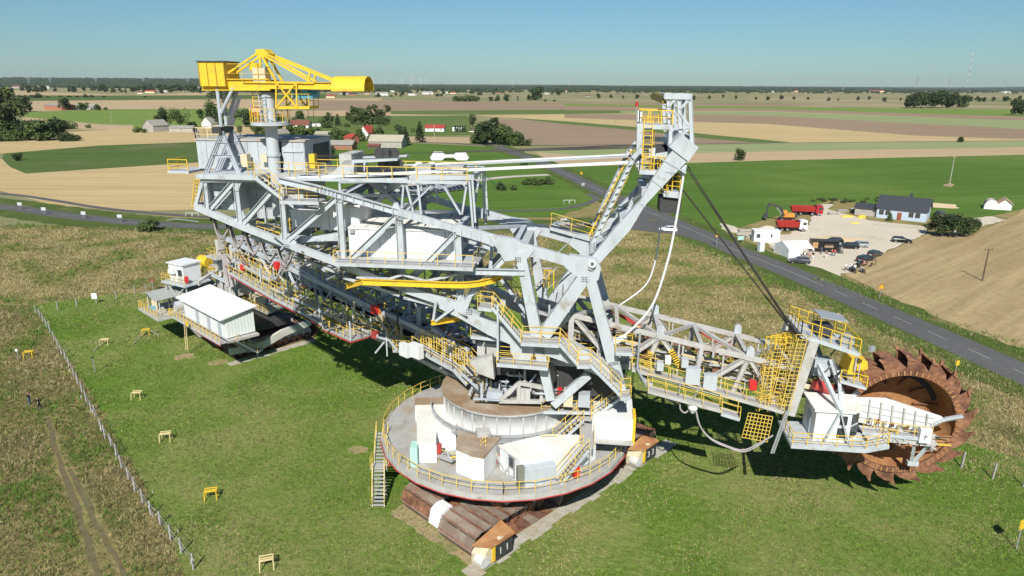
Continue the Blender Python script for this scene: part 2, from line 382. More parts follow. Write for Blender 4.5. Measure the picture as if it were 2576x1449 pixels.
# far fields (outlines as they lie on the plain)
sheet('field', [(0, 226), (330, 240), (520, 232), (520, 240), (330, 247), (20, 240)], PLOL)
sheet('field', [(25, 240), (540, 240), (820, 236), (820, 250), (75, 256)], CROPD)
sheet('field', [(-200, 252), (60, 254), (533, 250), (960, 247), (960, 252), (760, 275), (533, 274), (190, 275), (-200, 300)], PLOL)
sheet('field', [(45, 282), (300, 276), (640, 272), (600, 322), (335, 322), (175, 315), (55, 294)], CROPL)
sheet('field', [(55, 294), (175, 305), (250, 313), (335, 315), (335, 325), (160, 327), (40, 318)], PLOL)
sheet('field', [(-300, 372), (0, 358), (100, 352), (200, 347), (160, 333), (335, 322), (520, 320), (800, 318), (820, 345), (500, 357), (250, 366), (10, 386), (-300, 402)], STUB)
sheet('field', [(10, 386), (250, 366), (500, 357), (820, 343), (840, 395), (500, 408), (250, 424), (65, 436), (25, 420), (5, 400)], CROPD)
sheet('field', [(-300, 395), (5, 400), (25, 420), (65, 437), (250, 425), (500, 409), (700, 400), (760, 500), (560, 526), (375, 530), (250, 526), (125, 513), (0, 480), (-300, 425)], STUB)
sheet('field', [(786, 252), (1100, 255), (1420, 259), (2100, 262), (1932, 268), (1420, 277), (970, 279), (786, 282)], PLOU)
sheet('field', [(700, 279), (975, 277), (985, 287), (1150, 291), (900, 294), (680, 294)], PLOL)
sheet('field', [(984, 279), (1415, 276), (1600, 275), (1600, 285), (1415, 288), (984, 287)], MAIZE)
sheet('field', [(771, 292), (1176, 291), (1180, 302), (1190, 340), (1020, 343), (771, 337)], MAIZE)
sheet('field', [(1180, 290), (1415, 287), (1600, 285), (1734, 276), (1932, 274), (2000, 281), (2600, 305), (2600, 352), (1932, 340), (1600, 322), (1300, 298)], STUB)
sheet('field', [(1932, 269), (2600, 277), (2600, 294), (1932, 274), (1420, 266), (1420, 261)], CROPL)
sheet('field', [(1420, 267), (1932, 274), (2600, 295), (2600, 304), (1932, 280), (1420, 277)], PLOU)
sheet('field', [(1560, 279), (1932, 281), (2600, 304), (2600, 326), (1932, 291), (1560, 284)], CROPP)
sheet('field', [(1420, 287), (1700, 287), (1932, 291), (2600, 326), (2600, 351), (2300, 341), (1932, 312), (1420, 297)], PLOU)
sheet('field', [(1409, 299), (1932, 313), (2300, 341), (2600, 352), (2600, 355), (1932, 361), (1700, 338)], STUB)
sheet('field', [(1240, 299), (1409, 307), (1604, 323), (1942, 360), (1600, 366), (1409, 367), (1330, 360), (1290, 335)], PLOU)
sheet('field', [(1280, 296), (1409, 304), (1604, 320), (1800, 340), (1990, 358), (1930, 361), (1780, 349), (1600, 328), (1409, 311)], MAIZE)
sheet('field', [(1024, 344), (1200, 346), (1205, 360), (1030, 359)], PLOL)
sheet('field', [(1340, 373), (1600, 367), (1932, 361), (2600, 355), (2600, 371), (1932, 382), (1450, 393), (1345, 382)], CROPP)
sheet('field', [(1345, 382), (1450, 392), (1932, 381), (2600, 370), (2600, 390), (1932, 404), (1420, 420), (1365, 395)], PLOL)
sheet('field', [(1420, 420), (1932, 404), (2600, 389), (2600, 520), (2420, 560), (2100, 500), (1900, 560), (1800, 590), (1640, 530), (1520, 475), (1440, 440)], CROPG)
sheet('garden_grass', [(700, 345), (1024, 344), (1030, 360), (1240, 370), (1330, 395), (1480, 470), (1480, 510), (1160, 520), (760, 500), (790, 400)], CROPG)
sheet('field', [(1190, 480), (1440, 452), (1500, 495), (1480, 520), (1400, 545), (1190, 552), (900, 560), (900, 500)], CROPG, soft=1.0)
sheet('field', [(2600, 500), (2560, 540), (2434, 598), (2331, 590), (2226, 638), (2125, 692), (2197, 727), (2340, 802), (2480, 868), (2700, 960), (3300, 1200), (3700, 900), (3300, 560)], STUBR)
def verge(pts, w): ...
# lawn under the machine
sheet('lawn', [(88, 768), (240, 745), (380, 735), (560, 700), (800, 660), (1150, 655), (1330, 690), (1560, 800), (1900, 925), (2300, 1090), (2450, 1120), (2700, 1185), (3400, 1400), (3600, 2000), (400, 1700), (470, 1449), (420, 1330), (330, 1170), (240, 1010), (150, 870)], LAWN, soft=.6, z=.008)
def ribbon(name, pts, w, m, px=True, soft=0.0, z=None, sub=True):
    """strip of even width along a centre line"""
    P = [G(u, v) for u, v in pts] if px else [Vector((x, y, 0)) for x, y in pts]
    if sub:                                  # smooth the centre line
        Q = []
        n = len(P)
        for i in range(n - 1):
            p0, p1, p2, p3 = P[max(0, i - 1)], P[i], P[i + 1], P[min(n - 1, i + 2)]
            for k in range(8):
                t = k / 8; Q.append(.5 * ((2 * p1) + (p2 - p0) * t + (2 * p0 - 5 * p1 + 4 * p2 - p3) * t * t + (3 * p1 - p0 - 3 * p2 + p3) * t ** 3))
        Q.append(P[-1]); P = Q
    Lf, Rt = [], []
    for i, p in enumerate(P):
        d = (P[min(i + 1, len(P) - 1)] - P[max(0, i - 1)]).normalized(); n = Vector((-d.y, d.x, 0))
        a = w / 2; e = (mnoise.noise(p * .3) * soft, mnoise.noise(p * .3 + Vector((9, 9, 9))) * soft) if soft else (0, 0)
        Lf.append(p + n * (a + e[0])); Rt.append(p - n * (a + e[1]))
    LAYER[0] += 1; z = z if z is not None else .02 + LAYER[0] * .002
    V = [(p.x, p.y, z) for p in Lf] + [(p.x, p.y, z) for p in Rt]; n = len(Lf)
    me = bpy.data.meshes.new(name); me.from_pydata(V, [], [(i, n + i, n + i + 1, i + 1) for i in range(n - 1)]); me.materials.append(m)
    if me.polygons[0].normal.z < 0: me.flip_normals()
    o = link(name, me); tag(o, kind='structure'); return P
RD = [(1248, 366), (1290, 384), (1345, 402), (1440, 446), (1530, 490), (1640, 537), (1745, 582), (1850, 630), (2000, 690), (2180, 768), (2350, 842), (2576, 942), (2900, 1085), (3400, 1300)]
SR = [(-500, 478), (-250, 495), (0, 519), (140, 539), (300, 557), (440, 567), (620, 572), (900, 574), (1190, 574), (1400, 570), (1520, 562), (1610, 548), (1668, 535)]
ribbon('verge', RD, 15, VERGE, soft=2.2)
ribbon('verge', SR[:-2], 19, VERGE, soft=2)
# gravel yard
sheet('gravel_yard', [(1925, 612), (1975, 655), (2040, 700), (2085, 716), (2122, 690), (2226, 634), (2331, 587), (2330, 570), (2250, 562), (2190, 555), (2130, 540), (2085, 528), (2095, 512), (2060, 516), (2045, 540), (2035, 565), (1985, 590), (1880, 595), (1850, 570), (1815, 560), (1812, 575), (1850, 588), (1890, 600)], GRAV, soft=.8, z=.062)
sheet('gravel_yard', [(2345, 560), (2440, 550), (2500, 545), (2530, 555), (2450, 575), (2400, 590)], GRAV, soft=.8)
sheet('sand_patch', [(2230, 505), (2300, 508), (2405, 515), (2410, 525), (2330, 522), (2215, 516)], SAND, soft=.6)
rd_c = ribbon('road', RD, 7.0, ASPH)
sr_c = ribbon('road', SR, 6.2, ASPH)
sheet('road', [(1580, 548), (1700, 562), (1850, 628), (1800, 618), (1700, 590), (1560, 575), (1500, 570)], ASPH, soft=0)
ribbon('cycle_path', [(-300, 468), (0, 487), (125, 503), (250, 523), (400, 538), (560, 547), (760, 545), (1000, 540), (1230, 532), (1400, 527), (1470, 514), (1500, 500), (1480, 488)], 2.4, ASPH)
ribbon('path', [(940, 490), (1100, 470), (1250, 448), (1380, 440)], 5, PATHM)
sheet('paved_court', [(950, 470), (1190, 440), (1200, 455), (990, 478)], PATHM)
ribbon('village_road', [(604, 242), (574, 326), (570, 350)], 7, ASPH, sub=False)
ribbon('far_road', [(1030, 358), (1130, 360), (1248, 366), (1600, 364), (1950, 360), (2600, 354)], 3.5, ASPH)
# markings
def dash(P, w, on, off, offs=0.0, s0=0, s1=1e9):
    acc = 0.0; mb = MB(); LAYER[0] += 1; z = .024 + LAYER[0] * .002
    for i in range(len(P) - 1):
        a, b = P[i], P[i + 1]; L = (b - a).length; d = (b - a) / L; n = Vector((-d.y, d.x, 0)); t = 0.0
        while t < L:
            ph = (acc + t) % (on + off); rem = (on - ph) if ph < on else 0
            if rem > 0:
                e = min(L, t + rem)
                if s0 < acc + t < s1:
                    p, q = a + d * t + n * offs, a + d * e + n * offs; h = n * w / 2
                    mb.quad((p - h) + Vector((0, 0, z)), (q - h) + Vector((0, 0, z)), (q + h) + Vector((0, 0, z)), (p + h) + Vector((0, 0, z)))
                t = e + 1e-6 if e > t else t + 1e-3
            else: t += (on + off) - ph + 1e-6
        acc += L
    o = mb.build('road_marking', LINE, None, (0, 0, 0)); return tag(o, kind='structure') if o else None
tot = sum((rd_c[i + 1] - rd_c[i]).length for i in range(len(rd_c) - 1))
dash(rd_c, .12, 4, 0.01, 0, 60, tot * .50)
dash(rd_c, .12, 4, 0.01, 0, tot * .56, tot * .80); dash(rd_c, .11, 4, 3.5, 0, tot * .80, tot)
dash(sr_c, .11, 4, 5, 0)

# bare patches in the lawn
for (u, v, r, m_, k) in [(465, 897, 1.1, SOIL, 'straw_patch'), (898, 1132, .8, SOIL, 'straw_patch'), (545, 912, 1.0, SOIL, 'straw_patch')]:
    c = G(u, v); pts = []
    for i in range(22):
        a = i * math.pi / 11; rr = r * (1 + .5 * mnoise.noise(Vector((math.cos(a) * 1.3 + u, math.sin(a) * 1.3, v)))); pts.append((c.x + rr * 1.3 * math.cos(a), c.y + rr * math.sin(a)))
    sheet(k, pts, m_, px=False, z=.013)
TRK = fmat('worn_track', (.10, .085, .045), (.20, .17, .09), 0, .3, .3, .2, 1.6, .6)
tr_a = ribbon('wheel_track', [(120, 1050), (150, 1160), (200, 1300), (245, 1449), (270, 1560)], 0.55, TRK, soft=.3, z=.012)
tr_b = ribbon('wheel_track', [(175, 1180), (235, 1300), (300, 1430), (330, 1520)], 0.45, TRK, soft=.3, z=.012)

# ---------------------------------------------------------------- grass tufts (real blades)
def inpoly(x, y, P):
    c = False; j = len(P) - 1
    for i in range(len(P)):
        if (P[i][1] > y) != (P[j][1] > y) and x < (P[j][0] - P[i][0]) * (y - P[i][1]) / (P[j][1] - P[i][1]) + P[i][0]: c = not c
        j = i
    return c
BL = [mat('blade_straw', (.42, .345, .18), None, .9), mat('blade_olive', (.13, .135, .045), None, .9), mat('blade_green', (.10, .18, .025), None, .9), mat('blade_brown', (.16, .12, .065), None, .9), mat('blade_fresh', (.18, .30, .045), None, .9)]
TRP = []
for P_ in (tr_a, tr_b):
    for q0_, q1_ in zip(P_, P_[1:]):
        n_ = max(1, int((q1_ - q0_).length / .5)); TRP += [q0_.lerp(q1_, k / n_) for k in range(n_)]
def tufts(name, poly, dens, h0, h1, wts, spread, seed, label, patch=.12, tree=None):
    P = [G(u, v)[:2] for u, v in poly]; xs = [p[0] for p in P]; ys = [p[1] for p in P]; r_ = random.Random(seed)
    x0, x1, y0, y1 = min(xs), max(xs), max(30, min(ys)), min(190, max(ys)); N = int((x1 - x0) * (y1 - y0) * dens)
    V, Fc, MI = [], [], []
    for _ in range(N):
        x, y = r_.uniform(x0, x1), r_.uniform(y0, y1)
        if r_.random() > min(1, (62 / y) ** 1.6) or not inpoly(x, y, P): continue
        if name == 'tall_grass' and x < -8 and y < 75 and any((x - q.x) ** 2 + (y - q.y) ** 2 < .16 + (.5 if r_.random() < .2 else 0) for q in TRP): continue
        nz = mnoise.noise(Vector((x * patch, y * patch, seed))); n2 = mnoise.noise(Vector((x * patch * 3.1, y * patch * 3.1, seed + 5)))
        w = [max(0, a + b * nz + c * n2) for a, b, c in wts]; t = r_.random() * sum(w); k = 0
        while k < len(w) - 1 and t > w[k]: t -= w[k]; k += 1
        hh = r_.uniform(h0, h1) * (1 + .6 * n2) * (1.7 if (k == 2 and nz < -.25 and h1 > .2) else 1) * (1 + .3 * (y / 100))
        for _b in range(3):
            an = r_.uniform(0, 6.283); bx, by = x + r_.uniform(-1, 1) * spread, y + r_.uniform(-1, 1) * spread; ww = .012 + .018 * r_.random() + y * .00028
            dx, dy = math.cos(an) * ww, math.sin(an) * ww; lx, ly = r_.uniform(-.5, .5) * hh, r_.uniform(-.5, .5) * hh; n = len(V)
            V += [(bx - dx, by - dy, 0), (bx + dx, by + dy, 0), (bx + lx, by + ly, hh * r_.uniform(.7, 1.1))]; Fc.append((n, n + 1, n + 2)); MI.append(k)
    me = bpy.data.meshes.new(name); me.from_pydata(V, [], Fc)
    for q in BL: me.materials.append(q)
    me.polygons.foreach_set('material_index', MI); me.update(); o = link(name, me); tag(o, label, 'grass', kind='stuff')
ML = [(.22, 1.3, .5), (.7, .2, .2), (.35, -1.8, 0), (.35, .3, -.9), (.06, -.6, 0)]
MW = [(.55, 2.6, .4), (.5, -.4, .2), (.22, -2.6, 0), (.24, 0, -.9), (.05, -.5, 0)]
tufts('tall_grass', [(-40, 770), (88, 768), (150, 870), (240, 1010), (330, 1170), (420, 1330), (480, 1500), (-80, 1500)], 30, .12, .32, ML, .16, 3, 'tall dry meadow grass along the left side of the fence')
tufts('tall_grass', [(-60, 560), (560, 585), (560, 690), (380, 730), (88, 765), (-60, 765)], 14, .15, .4, MW, .25, 4, 'tall straw coloured grass between the curved road and the fence')
tufts('tall_grass', [(1150, 590), (1560, 590), (1700, 600), (1850, 655), (2150, 785), (2576, 975), (2620, 1180), (2450, 1115), (2300, 1085), (1900, 920), (1560, 795), (1330, 688), (1150, 652)], 16, .14, .36, MW, .22, 5, 'tall dry meadow grass between the machine and the main road')
LW = [(.04, .6, .35), (.25, .2, 0), (.45, -.5, 0), (.05, .1, 0), (.5, -.3, -.4)]
tufts('lawn_grass', [(88, 768), (240, 745), (380, 735), (560, 700), (800, 660), (1150, 655), (1330, 690), (1560, 800), (1900, 925), (2300, 1090), (2450, 1120), (2620, 1185), (2620, 1500), (490, 1500), (420, 1330), (330, 1170), (240, 1010), (150, 870)], 34, .05, .16, LW, .14, 6, 'short mown green lawn around the bucket wheel machine', patch=.055)
tufts('verge_weeds', [(1250, 400), (1345, 388), (1530, 472), (1745, 560), (1760, 576), (1640, 530), (1440, 452)], 2, .3, .7, [(.3, 0, 0), (.4, 0, 0), (.5, 0, 0), (.1, 0, 0), (.2, 0, 0)], .2, 8, 'weeds growing along the far edge of the main road')
tufts('verge_weeds', [(2030, 700), (2200, 760), (2576, 905), (2576, 860), (2340, 795), (2120, 692)], 6, .3, .6, [(.15, 0, 0), (.4, 0, 0), (.7, 0, 0), (.1, 0, 0), (.3, 0, 0)], .2, 9, 'green weeds on the verge between the road and the stubble field')
tufts('verge_weeds', [(1700, 596), (1850, 655), (2150, 785), (2576, 975), (2576, 1010), (2150, 815), (1850, 680), (1650, 590)], 6, .3, .6, [(.15, 0, 0), (.4, 0, 0), (.7, 0, 0), (.1, 0, 0), (.3, 0, 0)], .2, 10, 'green weeds on the near verge of the main road')
# ================================================================ TREES
LEAF = {'mid': mat('leaf_mid_green', (.045, .075, .018), (.08, .12, .03), .8, .25, .9, lo=.35, hi=.65), 'dark': mat('leaf_dark_green', (.022, .040, .013), (.045, .068, .02), .8, .3, .9), 'light': mat('leaf_light_green', (.075, .115, .028), (.11, .15, .04), .8, .3, .9), 'olive': mat('leaf_grey_olive', (.06, .075, .03), (.10, .11, .045), .8, .3, .9)}
BARK = mat('bark', (.10, .075, .05), (.16, .13, .10), .9, 3, .6)
def crown_mesh(kind, seed, leafm, n):
    """unit-height crown (tree height 1) made of leaf clumps"""
    r = random.Random(seed); b = MB(); cl = []
    if kind == 'broad':
        for i in range(15): a = r.uniform(0, 6.28); q = r.uniform(0, .26); z = r.uniform(.30, .80); q *= 1.0 - .9 * max(0, z - .6); cl.append((q * math.cos(a), q * math.sin(a), z, r.uniform(.12, .20)))
    elif kind == 'round':
        for i in range(14): a = r.uniform(0, 6.28); q = r.uniform(0, .34); z = r.uniform(.18, .72); cl.append((q * math.cos(a), q * math.sin(a), z, r.uniform(.15, .25)))
    elif kind == 'bush':
        for i in range(12): a = r.uniform(0, 6.28); q = r.uniform(.05, .55); z = r.uniform(.15, .65) * (1 - q * .6); cl.append((q * math.cos(a), q * math.sin(a), z, r.uniform(.22, .34)))
    elif kind == 'poplar':
        for i in range(16): z = r.uniform(.12, .93); q = .12 * (1 - abs(z - .4)) ; a = r.uniform(0, 6.28); cl.append((q * math.cos(a), q * math.sin(a), z, r.uniform(.07, .12) * (1.2 - z * .6)))
    elif kind == 'conifer':
        for i in range(26): z = .1 + .88 * i / 26; q = .20 * (1 - z) ** .8; a = i * 2.4; cl.append((q * math.cos(a), q * math.sin(a), z, .035 + .13 * (1 - z)))
    elif kind == 'willow':
        for i in range(20): a = r.uniform(0, 6.28); q = r.uniform(.1, .5); z = .85 - q * .5 - r.uniform(0, .35); cl.append((q * math.cos(a), q * math.sin(a), z, r.uniform(.12, .18)))
    for i in range(n):
        x, y, z, s = cl[i % len(cl)]
        v = Vector((r.gauss(0, 1), r.gauss(0, 1), r.gauss(0, 1))).normalized() * (s * r.uniform(.55, 1.05))
        if kind in ('conifer',): v.z *= .45
        if kind == 'willow': v.z = v.z * 1.6 - .05
        p = Vector((x, y, max(.03, z + v.z))) + Vector((v.x, v.y, 0))
        d1 = Vector((r.uniform(-1, 1), r.uniform(-1, 1), r.uniform(-.7, .7))).normalized(); d2 = d1.cross((v.normalized() + Vector((r.uniform(-.5, .5), r.uniform(-.5, .5), r.uniform(-.3, .8)))).normalized()).normalized()
        q = .043 * r.uniform(.7, 1.6) * (1.5 if kind in ('bush', 'round') else 1) * (400 / n) ** .4
        a_ = p - d1 * q; c_ = p + d1 * q * r.uniform(.7, 1.3)
        b.quad(a_, p - d2 * q * r.uniform(.6, 1.1), c_, p + d2 * q * r.uniform(.6, 1.1))
    me = bpy.data.meshes.new('crown'); me.from_pydata(b.v, [], b.f); me.materials.append(leafm); me.materials.append(LEAF['light'] if leafm is not LEAF['dark'] else LEAF['mid']); me.polygons.foreach_set('material_index', [1 if (mnoise.noise(f.center * 6) + r.uniform(-.3, .3)) > .18 else 0 for f in me.polygons])
    return me
def trunk_mesh(kind, seed):
    r = random.Random(seed); b = MB(); top = {'broad': .6, 'round': .45, 'bush': .35, 'poplar': .8, 'conifer': .9, 'willow': .6}[kind]; th = .022 if kind != 'bush' else .012
    b.tube((0, 0, -.01), (0, 0, top * .5), th, 6, th * .7); b.tube((0, 0, top * .5), (r.uniform(-.02, .02), 0, top), th * .7, 6, th * .25)
    for i in range(6):
        z = top * r.uniform(.35, .8); a = r.uniform(0, 6.28); L = r.uniform(.12, .22) * (0.5 if kind in ('poplar', 'conifer') else 1); b.tube((0, 0, z), (L * math.cos(a), L * math.sin(a), z + L * .8), th * .45, 4, th * .15)
    me = bpy.data.meshes.new('trunk'); me.from_pydata(b.v, [], b.f); me.materials.append(BARK); return me
TP = {}
def tree(x, y, h, kind='broad', leaf='mid', label=None, group=None, big=False, name=None, wide=1.0):
    key = (kind, leaf, big); 
    if key not in TP: TP[key] = [(crown_mesh(kind, 11 + k * 7 + len(TP), LEAF[leaf], 1500 if big else 520), trunk_mesh(kind, k)) for k in range(3)]
    cm, tm = rnd.choice(TP[key]); nm = name or {'bush': 'bush', 'conifer': 'conifer_tree', 'poplar': 'poplar_tree', 'willow': 'willow_tree'}.get(kind, 'tree')
    t = empty(nm, (x, y, 0)); s = h * rnd.uniform(.97, 1.03); t.scale = (s * wide * rnd.uniform(.95, 1.08), s * wide * rnd.uniform(.95, 1.08), s); t.rotation_euler = (0, 0, rnd.uniform(0, 6.28))
    link('crown', cm, t).location = (0, 0, 0); link('trunk', tm, t).location = (0, 0, 0)
    return tag(t, label, 'bush' if kind == 'bush' else 'tree', group)
def dep(p): return p.y * math.cos(PIT) + CAMH * math.sin(PIT)
def T(u, v, px, kind='broad', leaf='mid', label=None, group=None, **k):
    p = G(u, v); return tree(p.x, p.y, 1.17 * px * dep(p) / F, kind, leaf, label, group, **k)
# --- copse left
for i, (u, v, px, kd, lf) in enumerate([(8, 335, 104, 'broad', 'olive'), (40, 345, 85, 'broad', 'olive'), (20, 352, 48, 'round', 'mid'), (70, 352, 48, 'round', 'dark'), (96, 354, 44, 'round', 'mid'), (120, 352, 52, 'round', 'dark'), (146, 352, 50, 'round', 'dark'), (168, 354, 26, 'bush', 'dark'), (188, 354, 22, 'bush', 'dark'), (50, 354, 30, 'bush', 'mid'), (-20, 350, 90, 'broad', 'mid'), (8, 354, 30, 'bush', 'mid')]):
    T(u, v, px, kd, lf, 'one of the dense trees massed in the dark copse beside the left stubble field', 'trees of the left copse', big=True, wide=1.25 if kd != 'broad' else 1)
T(12, 282, 56, 'broad', 'dark', 'tall dark tree behind the left copse near the long brick barn', big=True); T(38, 283, 40, 'round', 'olive', 'grey green round tree beside the brick barn end', big=True); T(66, 281, 36, 'broad', 'dark', 'dark tree touching the near end of the long brick barn'); T(75, 281, 32, 'poplar', 'dark', 'slim dark poplar beside the brick barn gable')
T(163, 277, 29, 'round', 'dark', 'round dark tree standing right of the brick barn', big=True, wide=1.2); T(210, 277, 23, 'round', 'mid', 'round tree between the two ruined stone barns', wide=1.2); T(245, 277, 17, 'round', 'mid', 'small round tree by the far end of the ruined barns'); T(266, 277, 8, 'bush', 'light', 'light green bush at the end of the barn row')
T(177, 325, 22, 'bush', 'mid', 'spreading bush by the end of the green strip field'); T(224, 322, 11, 'bush', 'mid', 'low bush in the grass strip by the tan field'); T(44, 404, 19, 'round', 'dark', 'single dark bush in the dark green field at the left', big=True, wide=1.3)
for i, (u, v, px) in enumerate([(50, 244, 6), (80, 245, 8), (97, 246, 13), (120, 246, 5), (152, 244, 5), (175, 245, 6), (195, 245, 6), (214, 245, 9), (230, 245, 7), (260, 245, 5), (366, 245, 5)]): T(u, v, px, 'bush', 'dark', 'one of the low bushes along the far green field boundary at the left', 'bushes along the far field edge', wide=1.2)
# --- around willow
T(413, 325, 48, 'broad', 'dark', 'dark broad tree left of the weeping willow', big=True); T(453, 322, 48, 'willow', 'light', 'light green weeping willow behind the low grey barns', big=True, wide=.95); T(382, 318, 18, 'bush', 'dark', 'dark bush behind the gabled grey barn'); T(345, 333, 16, 'bush', 'mid', 'green bush in front of the gabled grey barn'); T(365, 334, 12, 'bush', 'mid', 'low bush at the corner of the gabled grey barn')
T(507, 305, 28, 'broad', 'dark', 'dark tree between the willow and the white gabled house'); T(485, 320, 18, 'bush', 'dark', 'dark hedge bush beside the white gabled house'); T(533, 318, 58, 'broad', 'mid', 'tall green tree in front of the white gabled house', big=True); T(545, 320, 40, 'round', 'dark', 'dark round tree beside the village road', big=True)
T(545, 256, 42, 'broad', 'dark', 'tall dark tree at the head of the village road, left side', big=True, wide=1.3); T(575, 252, 40, 'broad', 'dark', 'tall dark tree at the head of the village road, right side', big=True, wide=1.2); T(560, 258, 38, 'broad', 'dark', 'dark tree crowding over the far end of the village road', big=True)
# --- village
for (u, v, px, kd, lf, lb) in [(628, 320, 38, 'round', 'dark', 'dark round tree at the foot of the village road'), (646, 330, 30, 'bush', 'mid', 'green garden bush by the village road corner'), (700, 330, 42, 'round', 'mid', 'broad garden tree left of the yellow house'), (668, 340, 20, 'bush', 'mid', 'bush growing behind the machine house roof'),
    (733, 345, 36, 'round', 'mid', 'round garden tree behind the grey machine house'), (757, 350, 34, 'round', 'light', 'light green garden tree behind the grey machine house'), (782, 348, 28, 'round', 'mid', 'mid green tree beside the flat grey roof'), (822, 316, 24, 'round', 'dark', 'dark round tree between the white houses'), (850, 317, 26, 'conifer', 'dark', 'dark fir tree behind the red roofed house'),
    (846, 357, 38, 'round', 'mid', 'broad green tree left of the red roof'), (870, 360, 30, 'round', 'mid', 'green tree in front of the red roof'), (905, 356, 32, 'round', 'light', 'bright green tree right of the red roof'), (952, 350, 30, 'round', 'mid', 'round tree beside the red gabled house'), (935, 355, 22, 'bush', 'mid', 'bush between the red gabled house and the grey barn'),
    (1010, 358, 36, 'conifer', 'dark', 'dark spruce at the corner of the grey barn'), (1020, 366, 40, 'conifer', 'dark', 'second dark spruce beside the grey barn'), (1057, 358, 46, 'conifer', 'dark', 'large dark spruce standing alone by the field road'), (830, 400, 34, 'round', 'dark', 'dark tree behind the grey machine house corner')]:
    T(u, v, px, kd, lf, lb, big=True)
for (u, v, px, kd) in [(890, 313, 40, 'poplar'), (905, 313, 42, 'broad'), (918, 313, 36, 'broad'), (932, 313, 40, 'poplar'), (945, 313, 42, 'poplar'), (958, 313, 38, 'broad'), (968, 312, 20, 'bush')]: T(u, v, px, kd, 'olive' if u > 925 else 'mid', 'one of the tall trees in the clump above the village', 'tall clump above the village', big=True, wide=1.25)
T(976, 282, 18, 'round', 'dark', 'single round tree at the corner of the ploughed field')
T(1188, 325, 36, 'broad', 'olive', 'tall grey green birch behind the white garage', big=True, wide=.8)
for (u, v, px, kd, lf) in [(1212, 362, 50, 'round', 'dark'), (1228, 364, 58, 'broad', 'dark'), (1245, 362, 60, 'poplar', 'dark'), (1262, 364, 48, 'round', 'mid'), (1280, 366, 44, 'round', 'mid'), (1298, 366, 38, 'round', 'mid'), (1315, 366, 28, 'bush', 'dark'), (1205, 362, 30, 'bush', 'mid')]: T(u, v, px, kd, lf, 'one of the trees in the dense clump beside the road junction', 'clump by the road junction', big=True, wide=1.1)
for i in range(9): T(1122 + i * 6 if i > 3 else 1036 + i * 6, 332, 15 if i > 3 else 9, 'conifer', 'dark', 'narrow thuja in the hedge row beside the white garage' if i > 3 else 'small thuja in the hedge left of the spruce', 'thuja hedge by the garage' if i > 3 else 'thuja hedge by the spruce', name='thuja', wide=.8)
# --- mid right
T(1861, 404, 30, 'round', 'dark', 'single round dark tree at the edge of the bright green field', big=True, wide=.9); T(2416, 358, 14, 'round', 'dark', 'lone round bush on the tan field strip', big=True, wide=1.2)
bpy.data.objects.remove(bpy.data.objects['bush.001']) if False else None
for i, (u, v, px) in enumerate([(2287, 272, 33), (2300, 272, 36), (2316, 272, 38), (2334, 271, 36), (2352, 272, 38), (2370, 271, 40), (2386, 271, 38), (2402, 272, 33), (2418, 272, 30)]): T(u, v, px, 'broad' if i % 2 else 'round', 'dark', 'one of the tall dark trees in the square copse on the right plain', 'square copse on the right', big=True)
for u in (2555, 2572): T(u, 290, 36, 'round', 'dark', 'dark round tree cut by the right picture edge' if u == 2555 else 'outer dark round tree beyond the right edge copse', big=True)
for i in range(30):
    u = 1500 + i * 36 + rnd.uniform(-10, 10); v = 247 + (u - 1500) * .009 + rnd.uniform(-2, 3); T(u, v, rnd.uniform(7, 13), rnd.choice(['broad', 'round']), 'dark', 'one of the small dark trees lined along the far field track', 'trees along the far field track')
for i in range(14):
    u = rnd.uniform(2380, 2576); T(u, 254 + rnd.uniform(-3, 3), rnd.uniform(9, 14), 'round', 'dark', 'one of the small trees scattered on the far right plain', 'trees on the far right plain')
for i, (u, px) in enumerate([(1146, 16), (1158, 17), (1170, 18), (1182, 18), (1194, 15)]): T(u, 255, px, 'bush', 'mid', 'one of the bushes forming the long green thicket on the ploughed field', 'long thicket', wide=1.1)
for (u, v, px, kd) in [(1235, 255, 12, 'round'), (1253, 255, 16, 'round'), (1274, 255, 17, 'round'), (1302, 254, 11, 'poplar'), (1330, 253, 15, 'round'), (1354, 250, 31, 'round'), (1345, 252, 26, 'round'), (1372, 255, 6, 'bush'), (1395, 255, 6, 'bush')]: T(u, v, px, kd, 'dark', 'one of the dark trees along the far edge of the ploughed field', 'trees along the ploughed field', big=px > 20)
for i in range(60):
    u = rnd.uniform(540, 1420); T(u, rnd.choice([236, 240, 243, 232, 229]) + rnd.uniform(-1, 1), rnd.uniform(5, 14), rnd.choice(['round', 'broad', 'round', 'bush']), 'dark', 'one of the trees scattered among the far village houses', 'trees of the far village')
for i in range(50):
    u = rnd.uniform(260, 540) if i < 35 else rnd.uniform(-40, 260); T(u, 230 + rnd.uniform(-3, 3), rnd.uniform(9, 19), 'round', 'dark', 'one of the trees in the belt before the left forest', 'tree belt before the left forest')
# bushes near roads
T(386, 582, 42, 'bush', 'mid', 'dense round bush growing beside the curved road', big=True, wide=.9)
for i, (u, v) in enumerate([(1330, 465), (1345, 466), (1362, 466), (1378, 464)]): T(u, v, 20, 'bush', 'mid', 'one of the bushes in the dark hedge near the court path', 'hedge near the court path', big=True)
T(1257, 478, 22, 'bush', 'dark', 'small dark bush at the end of the green fence'); T(1290, 478, 16, 'bush', 'mid', 'low bush beside the garden fence'); T(1320, 416, 14, 'bush', 'mid', 'long low bush in the lawn by the road')
for (u, v, px) in [(2350, 588, 40), (2368, 592, 42), (2388, 594, 46), (2405, 594, 44), (2425, 592, 40), (2442, 588, 34), (2455, 582, 26)]: T(u, v + 4, px * 1.25, 'broad', 'dark', 'one of the dark pine trees clustered in front of the grey blue house', 'pines by the grey blue house', big=True)
T(2237, 556, 19, 'conifer', 'light', 'small bright green cypress by the house door', big=True, wide=1.4); T(2327, 570, 8, 'bush', 'mid', 'small clipped bush at the house corner')
